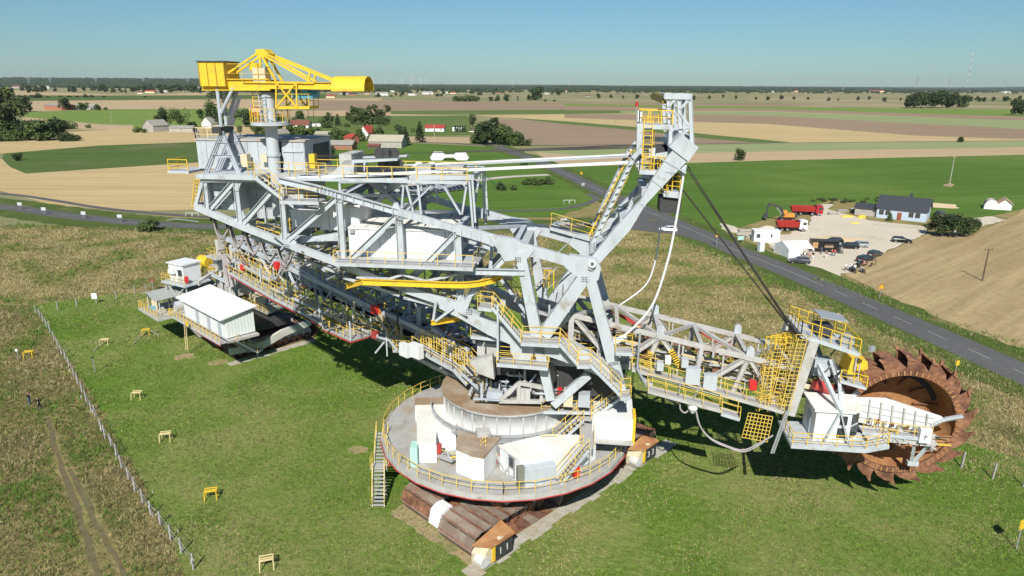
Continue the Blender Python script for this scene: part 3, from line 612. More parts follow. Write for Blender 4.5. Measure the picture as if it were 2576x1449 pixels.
for i in range(22): T(1990 + rnd.uniform(0, 90) + 9 * i, 507 - (2.3 if i > 6 else 0) + rnd.uniform(-5, 9), rnd.uniform(5, 11), 'bush', rnd.choice(['mid', 'olive']), 'one of the weedy bushes behind the gravel yard', 'weedy bushes behind the yard')

for i in range(46):
    u_, v_ = rnd.uniform(590, 1015), rnd.uniform(296, 366)
    if 716 < u_ < 800 and v_ > 325 or (840 < u_ < 1000 and v_ > 345): continue
    T(u_, v_, rnd.uniform(11, 24), rnd.choice(['round', 'bush', 'round', 'broad']), rnd.choice(['mid', 'dark', 'mid', 'light']), 'one of the garden trees scattered among the village houses', 'garden trees of the village')
for i in range(40): T(rnd.uniform(-20, 560), rnd.uniform(224, 236), rnd.uniform(6, 14), rnd.choice(['round', 'broad']), 'dark', 'one of the trees scattered before the left forest', 'trees before the left forest')
# ---------------------------------------------------------------- far forest (a mass)
FOREST = mat('far_forest_foliage', (.018, .036, .016), (.040, .062, .024), .9, .012, .9, lo=.4, hi=.6)
def forest(name, bands, label, seed):
    r = random.Random(seed); b = MB()
    for (u0, u1, v, hm, n, dv) in bands:
        for i in range(n):
            p = G(r.uniform(u0, u1), v + r.uniform(-dv, dv)); s = hm * r.uniform(.6, 1.2); w = s * r.uniform(.5, 1.1) * max(1, p.y / 2500); a0 = r.uniform(0, 3)
            k = len(b.v)
            for (rr, zz) in ((.75, -.02), (1, .45), (.6, .85)):
                for j in range(5): a = a0 + j * 1.2566; b.v.append((p.x + w * rr * math.cos(a) * r.uniform(.8, 1.2), p.y + w * rr * math.sin(a), s * zz * r.uniform(.9, 1.1)))
            b.v.append((p.x, p.y, s))
            for q in range(2):
                for j in range(5): b.f.append((k + q * 5 + j, k + q * 5 + (j + 1) % 5, k + q * 5 + 5 + (j + 1) % 5, k + q * 5 + 5 + j)); b.mi.append(0)
            for j in range(5): b.f.append((k + 10 + j, k + 10 + (j + 1) % 5, k + 15)); b.mi.append(0)
    return tag(b.build(name, FOREST, None, (0, 0, 0)), label, 'forest', kind='stuff')
rf_ = random.Random(31); b = MB()
for i in range(5200):
    Yd = rf_.uniform(4300, 8600) ** 1.0; u_ = rf_.uniform(-90, 1010); base = 62 * max(0, (Yd - 4300) / 4300) * max(0, min(1, (940 - u_) / 380)); x_ = (u_ - CX) / F * Yd * .99; s_ = rf_.uniform(13, 24); w_ = s_ * rf_.uniform(.8, 1.8); k = len(b.v)
    for (rr_, zz_) in ((.8, -.6), (1, .5), (.55, .9)):
        for j in range(5): a = j * 1.2566 + i; b.v.append((x_ + w_ * rr_ * math.cos(a), Yd + w_ * rr_ * math.sin(a), base + s_ * zz_))
    b.v.append((x_, Yd, base + s_))
    for q in range(2):
        for j in range(5): b.f.append((k + q * 5 + j, k + q * 5 + (j + 1) % 5, k + q * 5 + 5 + (j + 1) % 5, k + q * 5 + 5 + j)); b.mi.append(0)
    for j in range(5): b.f.append((k + 10 + j, k + 10 + (j + 1) % 5, k + 15)); b.mi.append(0)
tag(b.build('forest', FOREST, None, (0, 0, 0)), 'dark pine forest on the low rise filling the horizon at the left', 'forest', kind='stuff')
hb = MB(); hb.quad(((-100 - CX) / F * 4290, 4290, -1), ((940 - CX) / F * 4290, 4290, -1), ((940 - CX) / F * 8700, 8700, 0), ((-100 - CX) / F * 8700, 8700, 60)); tag(hb.build('low_hill', FOREST, None, (0, 0, 0)), kind='structure')
forest('forest', [(520, 2700, 218.5, 16, 1500, 2.5), (700, 1500, 222, 12, 260, 2.0), (1500, 2700, 229.5, 12, 480, 2.0), (1400, 2700, 226, 15, 900, 1.0), (520, 1500, 215, 22, 1500, 1.0), (1400, 2700, 222, 24, 1800, 1.2), (520, 2700, 223, 15, 1900, 3.5), (540, 1500, 229, 10, 420, 4), (1500, 2700, 232, 9, 300, 3)], 'belt of distant woods and tree rows along the horizon', 22)
hb = MB(); hp = []
for i in range(41):
    x = -9000 + i * 450; hp.append((x, 14000 + 600 * math.sin(i * .5), 0, 26 + 55 * math.exp(-((x - 7200) / 1100) ** 2)))
for a, b_ in zip(hp, hp[1:]): hb.quad((a[0] * 1.6, a[1], -2), (b_[0] * 1.6, b_[1], -2), (b_[0] * 1.6, b_[1] + 500, b_[3]), (a[0] * 1.6, a[1] + 500, a[3])); hb.quad((a[0] * 1.6, a[1] + 500, a[3]), (b_[0] * 1.6, b_[1] + 500, b_[3]), (b_[0] * 1.6, b_[1] + 2500, -2), (a[0] * 1.6, a[1] + 2500, -2))
tag(hb.build('far_hills', FOREST, None, (0, 0, 0)), kind='structure')

# ================================================================ HOUSES
WALLM = {'white': mat('house_white_render', (.80, .79, .76), (.66, .64, .60), .8, .5, .5), 'grey': mat('grey_render', (.42, .40, .36), (.30, .28, .25), .85, .5, .7), 'brick': mat('orange_brick', (.40, .17, .10), (.30, .12, .07), .85, .7, .7), 'yellow': mat('pale_yellow_render', (.70, .62, .40), None, .8), 'pink': mat('pink_render', (.68, .44, .40), None, .8), 'blue': mat('pale_blue_render', (.47, .56, .66), (.42, .50, .60), .8, .5, .4), 'wood': mat('dark_wood', (.10, .07, .05), (.16, .11, .08), .8, 2, .6)}
ROOFM = {'red': mat('red_roof_tile', (.36, .055, .04), (.26, .05, .04), .6, 1, .5), 'redbrown': mat('brown_red_roof', (.20, .07, .05), (.14, .06, .05), .7, 1, .6), 'grey': mat('grey_fibre_roof', (.26, .25, .22), (.36, .34, .29), .85, .5, .6), 'dark': mat('anthracite_roof', (.055, .06, .07), (.04, .045, .05), .5, 1, .4), 'tan': mat('tan_fibre_roof', (.42, .38, .29), (.34, .31, .24), .85, .5, .6)}
def house(x, y, L, W_, hw, hr, rz, wall, roof, label, cat='house', wins=3, door=True, group=None, name='house', chim=False, flat=False, oh=.4, ribs=0):
    h = empty(name, (x, y, 0), label, cat, group); c, s = math.cos(rz), math.sin(rz)
    def Q(a, b_, z): return (x + a * c - b_ * s, y + a * s + b_ * c, z)
    w = MB()
    a, b_ = L / 2, W_ / 2
    for p, q in (((-a, -b_), (a, -b_)), ((a, -b_), (a, b_)), ((a, b_), (-a, b_)), ((-a, b_), (-a, -b_))): w.quad(Q(*p, -.1), Q(*q, -.1), Q(*q, hw), Q(*p, hw))
    if not flat:
        for sx in (-1, 1): w.tri(Q(sx * a, -b_, hw), Q(sx * a, b_, hw), Q(sx * a, 0, hw + hr))
    w.build('wall', WALLM[wall], h)
    r = MB(); th = .15; k = hr / b_; e = oh
    if flat: r.box((x, y, hw + .12), (L + 2 * e, W_ + 2 * e, .25), rz)
    else:
        for sy in (-1, 1):
            P = [Q(-a - e, sy * (b_ + e), hw - k * e), Q(a + e, sy * (b_ + e), hw - k * e), Q(a + e, 0, hw + hr), Q(-a - e, 0, hw + hr)]
            r.hexa(P + [(p[0], p[1], p[2] + th) for p in P])
    ro = r.build('roof', ROOFM[roof], h)
    if ribs:
        rb = MB()
        for i in range(ribs + 1):
            t_ = -a - e + (L + 2 * e) * i / ribs
            for sy in (-1, 1): rb.bar(Q(t_, sy * (b_ + e), hw - k * e + th + .03), Q(t_, 0, hw + hr + th + .03), .06, .06)
        rb.build('roof_seam', ROOFM[roof], ro)
    if chim: MB().box(Q(a * .2, .6, hw + hr + .4), (.7, .7, 1.5), rz).build('chimney', ROOFM['dark'] if roof == 'dark' else WALLM['brick'], ro)
    for i in range(wins):
        t_ = -a + L * (i + .5) / wins
        if door and i == wins // 2: continue
        o = MB().box(Q(t_, -b_ - .02, hw * .55), (1.1, .12, 1.2), rz).build('window', WALLM['white'], h)
        MB().box(Q(t_, -b_ - .07, hw * .55), (.9, .08, 1.0), rz).build('pane', GLASS, o)
    if door: MB().box(Q(0.0, -b_ - .04, 1.05), (1.1, .12, 2.1), rz).build('door', WALLM['wood'], h)
    return h
def HP(u, v, wpx, dpx, hpx, rpx, rz, wall, roof, label, **k):
    """house whose near wall foot centre is at u,v; widths in picture units at that distance"""
    p = G(u, v); m = dep(p) / F; return house(p.x, p.y + dpx * m / 2, wpx * m, dpx * m, hpx * m, rpx * m, R(rz), wall, roof, label, **k)
HP(140, 277, 62, 40, 11, 4, -20, 'brick', 'grey', 'long low brick barn with a grey roof at the far left', cat='barn', name='barn', wins=5, door=False)
HP(195, 276, 24, 30, 8, 5, -8, 'grey', 'grey', 'roofless looking stone barn between the round trees', cat='barn', name='barn', wins=0, door=False)
HP(228, 276, 20, 24, 8, 6, -8, 'grey', 'grey', 'small grey stone barn at the right end of the barn row', cat='barn', name='barn', wins=0, door=False)
HP(384, 332, 44, 40, 16, 13, 62, 'grey', 'grey', 'gabled grey barn with its end wall facing the stubble', cat='barn', name='barn', wins=0, door=False)
HP(456, 332, 60, 24, 10, 5, -2, 'grey', 'grey', 'low long grey barn below the weeping willow', cat='barn', name='barn', wins=1, door=False)
HP(523, 322, 26, 30, 12, 14, 70, 'white', 'grey', 'white house with a steep gable beside the village road', wins=1, door=False)
HP(632, 300, 28, 26, 9, 8, 68, 'white', 'red', 'white two storey house with a red gable roof by the village road', wins=2); HP(640, 282, 26, 22, 12, 3, 0, 'pink', 'red', 'pink flat roofed house behind the red gable', flat=True, wins=3)
HP(668, 322, 52, 30, 9, 8, -4, 'white', 'red', 'white bungalow with a broad red roof behind the crane column', wins=4); HP(700, 348, 42, 26, 12, 10, 60, 'yellow', 'grey', 'pale yellow gabled house beside the crane column', wins=1, door=False)
HP(752, 322, 48, 34, 8, 10, 0, 'white', 'redbrown', 'white house under a large plain brown roof', wins=3); HP(795, 318, 40, 20, 8, 2, 0, 'white', 'dark', 'white bungalow with a dark flat roof', flat=True, wins=3)
HP(815, 345, 50, 40, 8, 5, -5, 'grey', 'tan', 'grey outbuilding with a flat tan roof in the village', cat='barn', name='barn', wins=0, door=False); HP(882, 362, 26, 26, 16, 8, -30, 'brick', 'red', 'small brick house with a bright red roof', wins=1, door=False)
HP(922, 350, 30, 30, 16, 16, 60, 'white', 'red', 'tall house with a red roof and a white gable', wins=1, door=False, chim=True)
HP(852, 377, 76, 36, 13, 9, -8, 'brick', 'grey', 'long orange brick barn with a grey roof behind the machine', cat='barn', name='barn', wins=4, door=False)
HP(971, 372, 84, 56, 16, 14, -4, 'grey', 'tan', 'large grey barn with a tan gable roof', cat='barn', name='barn', wins=0, door=False); HP(940, 375, 30, 14, 9, 4, -4, 'wood', 'redbrown', 'dark wooden lean to shed beside the large grey barn', cat='shed', name='shed', wins=0, door=False)
HP(1094, 331, 48, 30, 9, 7, -3, 'white', 'red', 'white modern house with a low red roof by the maize', wins=3); HP(1150, 330, 24, 16, 11, 1, 0, 'white', 'dark', 'white flat roofed garage beside the thuja row', flat=True, wins=2, cat='garage'); HP(1188, 332, 16, 10, 3, 2, 0, 'white', 'redbrown', 'tiny white shed below the tall birch', flat=True, wins=0, cat='shed', name='shed', door=False)
HP(1085, 462, 95, 30, 9, 1, 6, 'white', 'tan', 'long white single storey hall beside the paved court', flat=True, wins=8, door=False, cat='hall', name='hall')
r2 = random.Random(5); pal = ['white', 'white', 'grey', 'white', 'yellow', 'brick']; rp = ['red', 'grey', 'redbrown', 'grey', 'red', 'dark']
far = [(834, 246, 24), (870, 238, 30), (888, 240, 22), (925, 237, 14), (960, 240, 30), (985, 231, 14), (1038, 240, 20), (1075, 237, 26), (1118, 235, 18), (1140, 236, 16), (1255, 235, 14), (1283, 236, 10), (1376, 237, 12), (1430, 231, 14), (380, 234, 24), (415, 232, 20), (355, 236, 16), (510, 226, 24), (110, 223, 26), (44, 222, 24), (490, 230, 16), (720, 234, 14), (700, 230, 12), (1555, 238, 10), (1648, 241, 16), (1624, 238, 10), (1940, 232, 12), (2198, 233, 24), (2213, 232, 18), (2005, 231, 14), (2092, 229, 9), (2335, 234, 10), (2530, 234, 18), (2275, 233, 8), (1790, 229, 16), (1478, 243, 14), (1330, 226, 9), (1150, 223, 10), (600, 222, 12)]
for u, v, w in far:
    p = G(u, v); m = dep(p) / F; L = w * m; k = r2.randrange(6)
    house(p.x, p.y, L, L * .5, L * .16, L * .13, r2.uniform(-.5, .5), pal[k], rp[k], 'one of the small distant houses scattered across the plain', group='distant houses on the plain', wins=0, door=False)
# grey blue house in the yard
p1, p2 = G(2203, 547), G(2328, 560); ang = math.atan2(p2.y - p1.y, p2.x - p1.x); L = (p2 - p1).length; mid = (p1 + p2) / 2; nn = Vector((-math.sin(ang), math.cos(ang), 0)); c = mid + nn * 4.5
hb_ = house(c.x, c.y, L, 9, 3.1, 3.0, ang, 'blue', 'dark', 'pale blue bungalow with a dark sheet metal roof beside the gravel yard', wins=0, door=False, chim=True, ribs=18)
for t_ in (-.40, -.27, .20, .33):
    q = mid + Vector((math.cos(ang), math.sin(ang), 0)) * (L * t_) - nn * .03; o = MB().box((q.x, q.y, 1.75), (1.2, .12, 1.35), ang).build('window', WALLM['wood'], hb_); q = q - nn * .05
    for sgn in (-.28, .28): MB().box((q.x + sgn * math.cos(ang), q.y + sgn * math.sin(ang), 1.75), (.48, .06, 1.15), ang).build('pane', GLASS, o)
q = mid + Vector((math.cos(ang), math.sin(ang), 0)) * (-L * .03) - nn * .05; MB().box((q.x, q.y, 1.05), (1.1, .12, 2.1), ang).build('door', mat('brown_door', (.28, .09, .05), None, .5), hb_)
pa = p1 + Vector((math.cos(ang), math.sin(ang), 0)) * -3; c = pa + nn * 4; house(c.x, c.y, 6, 6, 2.3, .9, ang, 'grey', 'dark', 'low grey lean to annex at the left end of the blue bungalow', cat='shed', name='shed', wins=0, door=False)
p = G(2468, 508); # two old sheds
def HPs(u, v, L, W_, h, hr, rz, *a, **k): p = G(u, v); return house(p.x, p.y, L, W_, h, hr, R(rz), *a, **k)
sh = empty('round_shed', G(2492, 527), 'rounded old sheet metal shed with rust patches at the far right', 'shed'); pc = G(2492, 527); b = MB(); prof = []
for i in range(9):
    a = math.pi * i / 8; prof.append((1.9 * math.cos(a), max(0, 3.0 * math.sin(a) ** .7)))
ax = Vector((math.cos(R(60)), math.sin(R(60)), 0)); sd = Vector((-ax.y, ax.x, 0)); ring0 = [pc + sd * a + Vector((0, 0, z)) for a, z in prof]; ring1 = [q + ax * 5 for q in ring0]
for i in range(8): b.quad(ring0[i], ring0[i + 1], ring1[i + 1], ring1[i])
b.build('shell', mat('rust_patched_sheet', (.55, .52, .48), (.30, .14, .08), .6, .9, .9, lo=.5, hi=.55), sh)
m_ = MB(); n0 = len(m_.v); m_.v += [tuple(q) for q in ring0]; m_.f.append(tuple(range(9))); m_.mi.append(0); m_.build('end_wall', WALLM['white'], sh)
ROOFM['rusty'] = mat('rusty_roof_sheet', (.42, .24, .14), (.55, .48, .42), .7, 1.2, .9, lo=.45, hi=.6)
HPs(2524, 526, 5, 3.6, 2.1, 1.4, 60, 'white', 'rusty', 'small whitewashed shed with a rusty gable roof at the far right', cat='shed', name='shed', wins=0, door=True)

# ---------------------------------------------------------------- masts, pylons, turbines, poles
def pylon(x, y, h, label, group):
    b = MB(); w = h * .11
    for sx, sy in ((1, 1), (1, -1), (-1, 1), (-1, -1)): b.bar((x + sx * w, y + sy * w, 0), (x + sx * w * .15, y + sy * w * .15, h), h * .010)
    for k in range(6):
        z = h * (.1 + k * .13); z2 = h * (.1 + (k + 1) * .13); q = w * (1 - .85 * z / h); q2 = w * (1 - .85 * z2 / h)
        for sy in (-1, 1): b.bar((x - q, y + sy * q, z), (x + q2, y + sy * q2, z2), h * .007); b.bar((x + q, y + sy * q, z), (x - q2, y + sy * q2, z2), h * .007)
    for z, a in ((.72, .20), (.84, .26), (.94, .16)):
        b.bar((x - h * a, y, h * z), (x + h * a, y, h * z), h * .012); b.bar((x - h * a, y, h * z), (x, y, h * (z + .05)), h * .007); b.bar((x + h * a, y, h * z), (x, y, h * (z + .05)), h * .007)
    return tag(b.build('pylon', GALV, None, (x, y, 0)), label, 'pylon', group)
for (u, v, px) in [(2490, 226, 34), (2385, 226, 28), (2213, 228, 22), (2615, 227, 20), (2217, 226, 20), (2520, 225, 20), (75, 218, 26), (129, 218, 24), (244, 218, 26), (363, 218, 22), (474, 219, 20), (1290, 222, 22), (1432, 222, 26), (1588, 223, 26), (2120, 222, 20), (2826, 224, 20), (1033, 220, 34)]:
    u2 = u if u < 1932 or u > 2576 else {2490: 2304, 2385: 2386, 2213: 2120, 2217: 2217, 2520: 2526, 2120: 1989}.get(u, u); p = G(u2, v); pylon(p.x, p.y, px * dep(p) / F, 'thin lattice power pylon standing on the horizon', 'power pylons on the horizon')
WHT = mat('turbine_white', (.8, .8, .8), None, .5)
for i, (u, v, px, rpx) in enumerate([(940, 215, 17, 5), (970, 215, 15, 5), (1011, 216, 19, 6), (1037, 216, 19, 6), (1058, 216, 18, 6), (1071, 216, 16, 5), (1142, 216, 8, 3), (1155, 216, 8, 3), (1184, 216, 7, 3), (1212, 216, 7, 3), (1235, 216, 7, 3)]):
    p = G(u, v); m = dep(p) / F; h = px * m; t = empty('wind_turbine', p, 'small white wind turbine on the hazy horizon', 'wind turbine', 'wind turbines on the horizon')
    MB().tube(p, p + Vector((0, 0, h)), h * .022, 8, h * .013).build('tower', WHT, t); hub = p + Vector((0, -h * .04, h)); b = MB(); b.box(hub + Vector((0, h * .02, 0)), (h * .04, h * .1, h * .04)); b.build('nacelle', WHT, t)
    for k in range(3):
        a = R(20 * i + 120 * k); q = hub + Vector((math.cos(a), -.02, math.sin(a))) * rpx * 2 * m * .9; MB().bar(hub, q, h * .02, h * .01).build('blade', WHT, t)
p = G(2430, 224); mst = empty('radio_mast', p, 'tall slender red and white radio mast far away at the right', 'radio mast'); hh = 88 * dep(p) / F
for k in range(11): MB().box(p + Vector((0, 0, hh * (k + .5) / 11)), (hh * .009, hh * .009, hh / 11)).build('mast_section', mat('mast_red', (.40, .16, .14), None, .6) if k % 2 else WHT, mst)
def pole(u, v, hpx, label, m=CONC, arms=1, hm=None, group=None):
    p = G(u, v); h = hm or hpx * dep(p) / F; t = empty('utility_pole', p, label, 'utility pole', group); MB().tube(p, p + Vector((0, 0, h)), .17, 8, .11).build('shaft', m, t)
    b = MB()
    for k in range(arms): b.bar(p + Vector((-.8, 0, h - .3 - k * .5)), p + Vector((.8, 0, h - .3 - k * .5)), .1); [b.tube(p + Vector((x, 0, h - .25 - k * .5)), p + Vector((x, 0, h - k * .5)), .06, 6) for x in (-.7, 0.0, .7)]
    b.build('crossarm', m, t); return t
pole(2388, 466, 72, 'concrete utility pole standing in the bright green field'); pole(2388 + 400, 640, 90, 'x') if 0 else None
tag(sheet('bare_patch', [(2372, 465), (2390, 461), (2402, 465), (2392, 471), (2376, 469)], SOIL), kind='structure')
pole(2471, 707, 84, 'thin wooden utility pole standing in the stubble field at the right', BARK); pole(282, 309, 26, 'white utility pole standing in the light green strip', CONC); pole(1093, 358, 42, 'utility pole in front of the white modern house'); pole(1263, 335, 30, 'thin pole at the edge of the ploughed field', BARK); pole(1549, 312, 18, 'far wooden pole in the tan field', BARK)
for k, (u, v) in enumerate([(612, 318), (611, 305), (611, 292), (611, 281)]): pole(u, v, 18 - 3 * k, 'street pole in the row along the village road', group='poles along the village road')
# ================================================================ BUCKET WHEEL EXCAVATOR
EX = Frame(0, 60, -7)          # axis of the slewing superstructure
XA = Vector((EX.a[0], EX.a[1], 0)); XN = Vector((EX.n[0], EX.n[1], 0)); Z3 = Vector((0, 0, 1)); HW = 4.2
def P(u, v, t=HW, side=1):
    s, z = EX.at(u, v, t); return EX(s, t * side, z)
ex = empty('bucket_wheel_excavator', (0, 60, 0), 'huge grey bucket wheel excavator with a rusty wheel, standing on tracks in the lawn', 'excavator')
def part(name, parent=None): return empty(name, wloc(parent or ex), parent=parent or ex)
def both(par, a, b, w, h, t=HW, m=WH, kind='box', name='beam'):
    for sd in (1, -1): beam(par, P(*a, t, sd), P(*b, t, sd), w * .88, h * .9, m, kind, name)
# ---- main frame trusses (near and far side alike)
fr = part('main_frame')
TC = [(700, 452), (794, 473), (853, 490), (1003, 533), (1150, 576), (1295, 618), (1487, 672)]
BC = [(493, 519), (523, 532), (607, 568), (719, 612), (864, 666), (1013, 723), (1165, 774)]
for a, b in zip(TC, TC[1:]): both(fr, a, b, .55, .6 if a[0] < 1150 else .95, kind='I' if a[0] < 1003 else 'box')
for a, b in zip(BC, BC[1:]): both(fr, a, b, .6, .62 if a[0] < 1000 else .8)
both(fr, (509, 451), (648, 451), .5, .5); both(fr, (645, 451), (700, 494), .4, .4)
for a, b, w in [((511, 451), (493, 519), .3), ((516, 451), (523, 532), .45), ((593, 451), (607, 568), .5), ((709, 470), (719, 612), .5), ((853, 490), (864, 664), .6), ((1003, 536), (1013, 722), .65), ((1150, 580), (1160, 765), .7)]: both(fr, a, b, w, w, kind='H')
for a, b in [((530, 524), (588, 458)), ((614, 560), (690, 474)), ((724, 604), (850, 496)), ((885, 650), (1000, 540)), ((1030, 706), (1146, 588)), ((1168, 758), (1290, 626))]: both(fr, a, b, .5, .5, kind='I')
for (u, v) in TC[2:6] + BC[2:] + [(509, 451), (593, 451), (645, 451), (493, 519)]: beam(fr, P(u, v, HW), P(u, v, HW, -1), .45, .5, WH, 'I')
for a, b in zip(BC[2:], BC[3:]): beam(fr, P(*a), P(*b, HW, -1), .3, .3); beam(fr, P(*a, HW, -1), P(*b), .3, .3)
for a, b in zip(TC[2:5], TC[3:6]): beam(fr, P(*a), P(*b, HW, -1), .3, .3)
# gusset plates at the nodes
def plate(par, pts, t, th=.35, m=WH, name='gusset_plate', sides=(1, -1)):
    for sd in sides: MB().prism([P(u, v, t, sd) for u, v in pts], XN * th).build(name, m, par)
plate(fr, [(588, 556), (598, 545), (600, 530), (612, 530), (620, 552), (632, 572), (625, 584), (595, 572)], HW, .2)
plate(fr, [(704, 600), (708, 585), (724, 585), (745, 608), (752, 625), (722, 620)], HW, .2)
plate(fr, [(575, 453), (612, 453), (605, 466), (602, 480), (592, 480), (585, 462)], HW, .2); plate(fr, [(509, 449), (535, 449), (522, 462), (518, 478)], HW, .2)
plate(fr, [(842, 486), (872, 494), (862, 510), (846, 508)], HW, .2); plate(fr, [(985, 526), (992, 510), (1000, 509), (1010, 530), (1035, 546), (1012, 556), (1000, 552)], HW, .25)
plate(fr, [(1230, 590), (1300, 600), (1345, 628), (1326, 650), (1305, 646), (1296, 652), (1270, 655), (1262, 640)], HW, .7)
plate(fr, [(1432, 640), (1500, 648), (1512, 672), (1506, 700), (1490, 712), (1472, 712), (1448, 690), (1420, 668)], HW, .8)
# curved plate girder over the slewing platform
plate(fr, [(1108, 748), (1145, 762), (1160, 738), (1172, 752), (1190, 742), (1178, 775), (1205, 790), (1255, 815), (1320, 838), (1440, 858), (1560, 930), (1572, 962), (1540, 955), (1420, 905), (1345, 880), (1335, 900), (1318, 908), (1298, 902), (1286, 882), (1285, 862), (1230, 838), (1165, 800), (1108, 772)], HW, .9, name='plate_girder')
# V legs
def leg(a, b, w0, w1, dp=.9, t=HW, sides=(1, -1)):
    for sd in sides:
        p, q = P(*a, t, sd), P(*b, t, sd); d = (q - p).normalized(); n = d.cross(XN).normalized()
        MB().prism([p + n * w0 / 2, q + n * w1 / 2, q - n * w1 / 2, p - n * w0 / 2], XN * dp).build('leg', WH, fr)
leg((1310, 632), (1352, 850), .85, .95); leg((1352, 850), (1386, 1003), .95, .75); leg((1474, 690), (1368, 842), 1.05, 1.15); leg((1486, 700), (1543, 915), .85, 1.0); leg((1543, 905), (1567, 1000), 1.0, .9)
leg((1480, 942), (1392, 1018), .7, .7, .6)
for (u, v) in [(1310, 640), (1360, 880), (1545, 925)]: beam(fr, P(u, v, HW), P(u, v, HW, -1), .8, .9)
beam(fr, P(1487, 672, HW + .6), P(1487, 672, HW + .6, -1), .55, .55, kind='tube')
for sd in (1, -1):
    MB().tube(P(1490, 664, HW + .5, sd), P(1490, 664, HW + .72, sd), .34, 16).build('pin_boss', WH, fr, smooth=False); MB().tube(P(1490, 664, HW + .7, sd), P(1490, 664, HW + .76, sd), .14, 12).build('pin', DARK, fr)
# lower cross bracing of the frame (rear view)
for a, b in [((1013, 723), (1160, 765)), ((864, 666), (1013, 723))]:
    for k in (.33, .66):
        p = P(*a).lerp(P(*b), k); q = P(*a, HW, -1).lerp(P(*b, HW, -1), k); beam(fr, p, q, .3, .35)

# ---- mast
ms = part('mast')
def lg(t, side):
    pts = [(1478, 690), (1500, 668), (1584, 577), (1621, 515), (1666, 467), (1722, 408), (1751, 374), (1706, 358), (1674, 398), (1640, 450), (1609, 505), (1544, 575), (1488, 645)]
    MB().prism([P(u, v, t, side) for u, v in pts], XN * .95).build('mast_leg', WH, ms)
    for a, b in [((1661, 397), (1724, 433)), ((1673, 430), (1700, 432)), ((1640, 450), (1666, 470)), ((1609, 507), (1622, 517)), ((1706, 362), (1728, 405))]:
        s0, z0 = EX.at(*a, t); s1, z1 = EX.at(*b, t); beam(ms, EX(s0, side * (t + .5), z0), EX(s1, side * (t + .5), z1), .05, .12, GREYP, name='stiffener')
lg(3.5, 1); lg(3.5, -1)
s0, z0 = EX.at(1712, 352, 3.5); s1, z1 = EX.at(1748, 376, 3.5)
MB().prism([EX(s0, 0, z0 + .5), EX(s1 + .2, 0, z1 + .2), EX(s1 - .5, 0, z1 - .9), EX(s0 - .9, 0, z0 - .5)], XN * 8.2).build('head_beam', WH, ms)
for (u, v) in [(1690, 400), (1625, 485), (1570, 560), (1510, 640)]: beam(ms, P(u, v, 3.5), P(u, v, 3.5, -1), .7, .6)
for a, b in [((1690, 400), (1625, 485)), ((1625, 485), (1570, 560)), ((1570, 560), (1510, 640))]: beam(ms, P(*a, 3.5), P(*b, 3.5, -1), .3, .3, GREYP); beam(ms, P(*a, 3.5, -1), P(*b, 3.5), .3, .3, GREYP)
both(ms, (1490, 612), (1592, 398), .45, .45, 3.6, kind='I'); both(ms, (1592, 398), (1612, 376), .4, .4, 3.6)
for k in range(12):
    a = Vector((1490, 612)).lerp(Vector((1592, 398)), k / 12); both(ms, (a.x - 2, a.y), (a.x + 8, a.y - 4), .5, .05, 3.6, GREYP, name='stiffener')
ladder(ms, P(1588, 378, -3.0), P(1482, 592, -3.0), XN, YEL, hoops=True, w=.8); ladder(ms, P(1595, 381, -3.9), P(1489, 596, -3.9), XN, YEL, w=.5)
# gantry over the mast head
ga = part('gantry')
gt = 2.2
for a, b, w in [((1681, 244), (1686, 340), .32), ((1708, 240), (1713, 352), .36), ((1736, 242), (1741, 366), .36)]: both(ga, a, b, w, w, gt, kind='I')
for a, b in [((1671, 242), (1738, 243)), ((1700, 322), (1733, 320))]: both(ga, a, b, .36, .5 if a[1] < 300 else .2, gt)
for a, b in [((1711, 274), (1731, 252)), ((1711, 285), (1733, 316)), ((1712, 345), (1733, 322)), ((1683, 268), (1700, 246)), ((1683, 275), (1703, 305)), ((1686, 334), (1704, 314))]: both(ga, a, b, .2, .2, gt)
for (u, v) in [(1675, 241), (1707, 241), (1736, 242), (1713, 340), (1741, 350)]: beam(ga, P(u, v, gt), P(u, v, gt, -1), .3, .35)
MB().bar(P(1646, 241, -.6), P(1676, 252, 1.6), .5, .55).build('hoist_arm', mat('dark_olive_paint', (.16, .14, .05), None, .6), ga); MB().bar(P(1673, 250, 1.6), P(1675, 253, 1.6), .56, .6).build('arm_end', YEL, ga)
# service tower with yellow rails
tw = part('service_tower')
for t in (2.9, .3):
    for a, b in [((1607, 310), (1604, 420)), ((1687, 316), (1683, 410)), ((1612, 310), (1609, 428))]: beam(tw, P(*a, t), P(*b, t), .28, .28, kind='I')
for (u0, v0, u1, v1, w, rr) in [(1605, 316, 1686, 318, 2.8, 1), (1606, 349, 1684, 351, .3, 0), (1606, 427, 1674, 430, 3.2, 1)]:
    a, b = P(u0, v0, 1.6), P(u1, v1, 1.6); MB().bar(a, b, w, .35, upv=Z3).build('platform', WH, tw)
    if rr:
        q = w / 2 - .05; c = [a + XN * q + Z3 * .18, b + XN * q + Z3 * .18, b - XN * q + Z3 * .18, a - XN * q + Z3 * .18]; MB().rail(c, close=True, g=.08, sp=.9).build('railing', YEL, tw)
ladder(tw, P(1632, 300, 3.2), P(1626, 428, 3.2), XA, YEL, hoops=True, w=.7)
MB().box(P(1608, 292, 2.6), (.35, .6, .9), 0).build('cabinet', HOUSE, tw)
b_ = MB(); b_.bar(P(1602, 335, 2.6), P(1602, 270, 2.6), .06); b_.build('lamp_pole', GALV, tw); MB().tube(P(1602, 268, 2.6), P(1602, 256, 2.6), .14, 8).build('warning_lamp', REDP, tw)
for k in range(5):
    a = P(1648 + k * 5, 382, 2.4 - k * 1.0); MB().tube(a, a + XN * .12, .62, 18).build('sheave', DARK, tw)
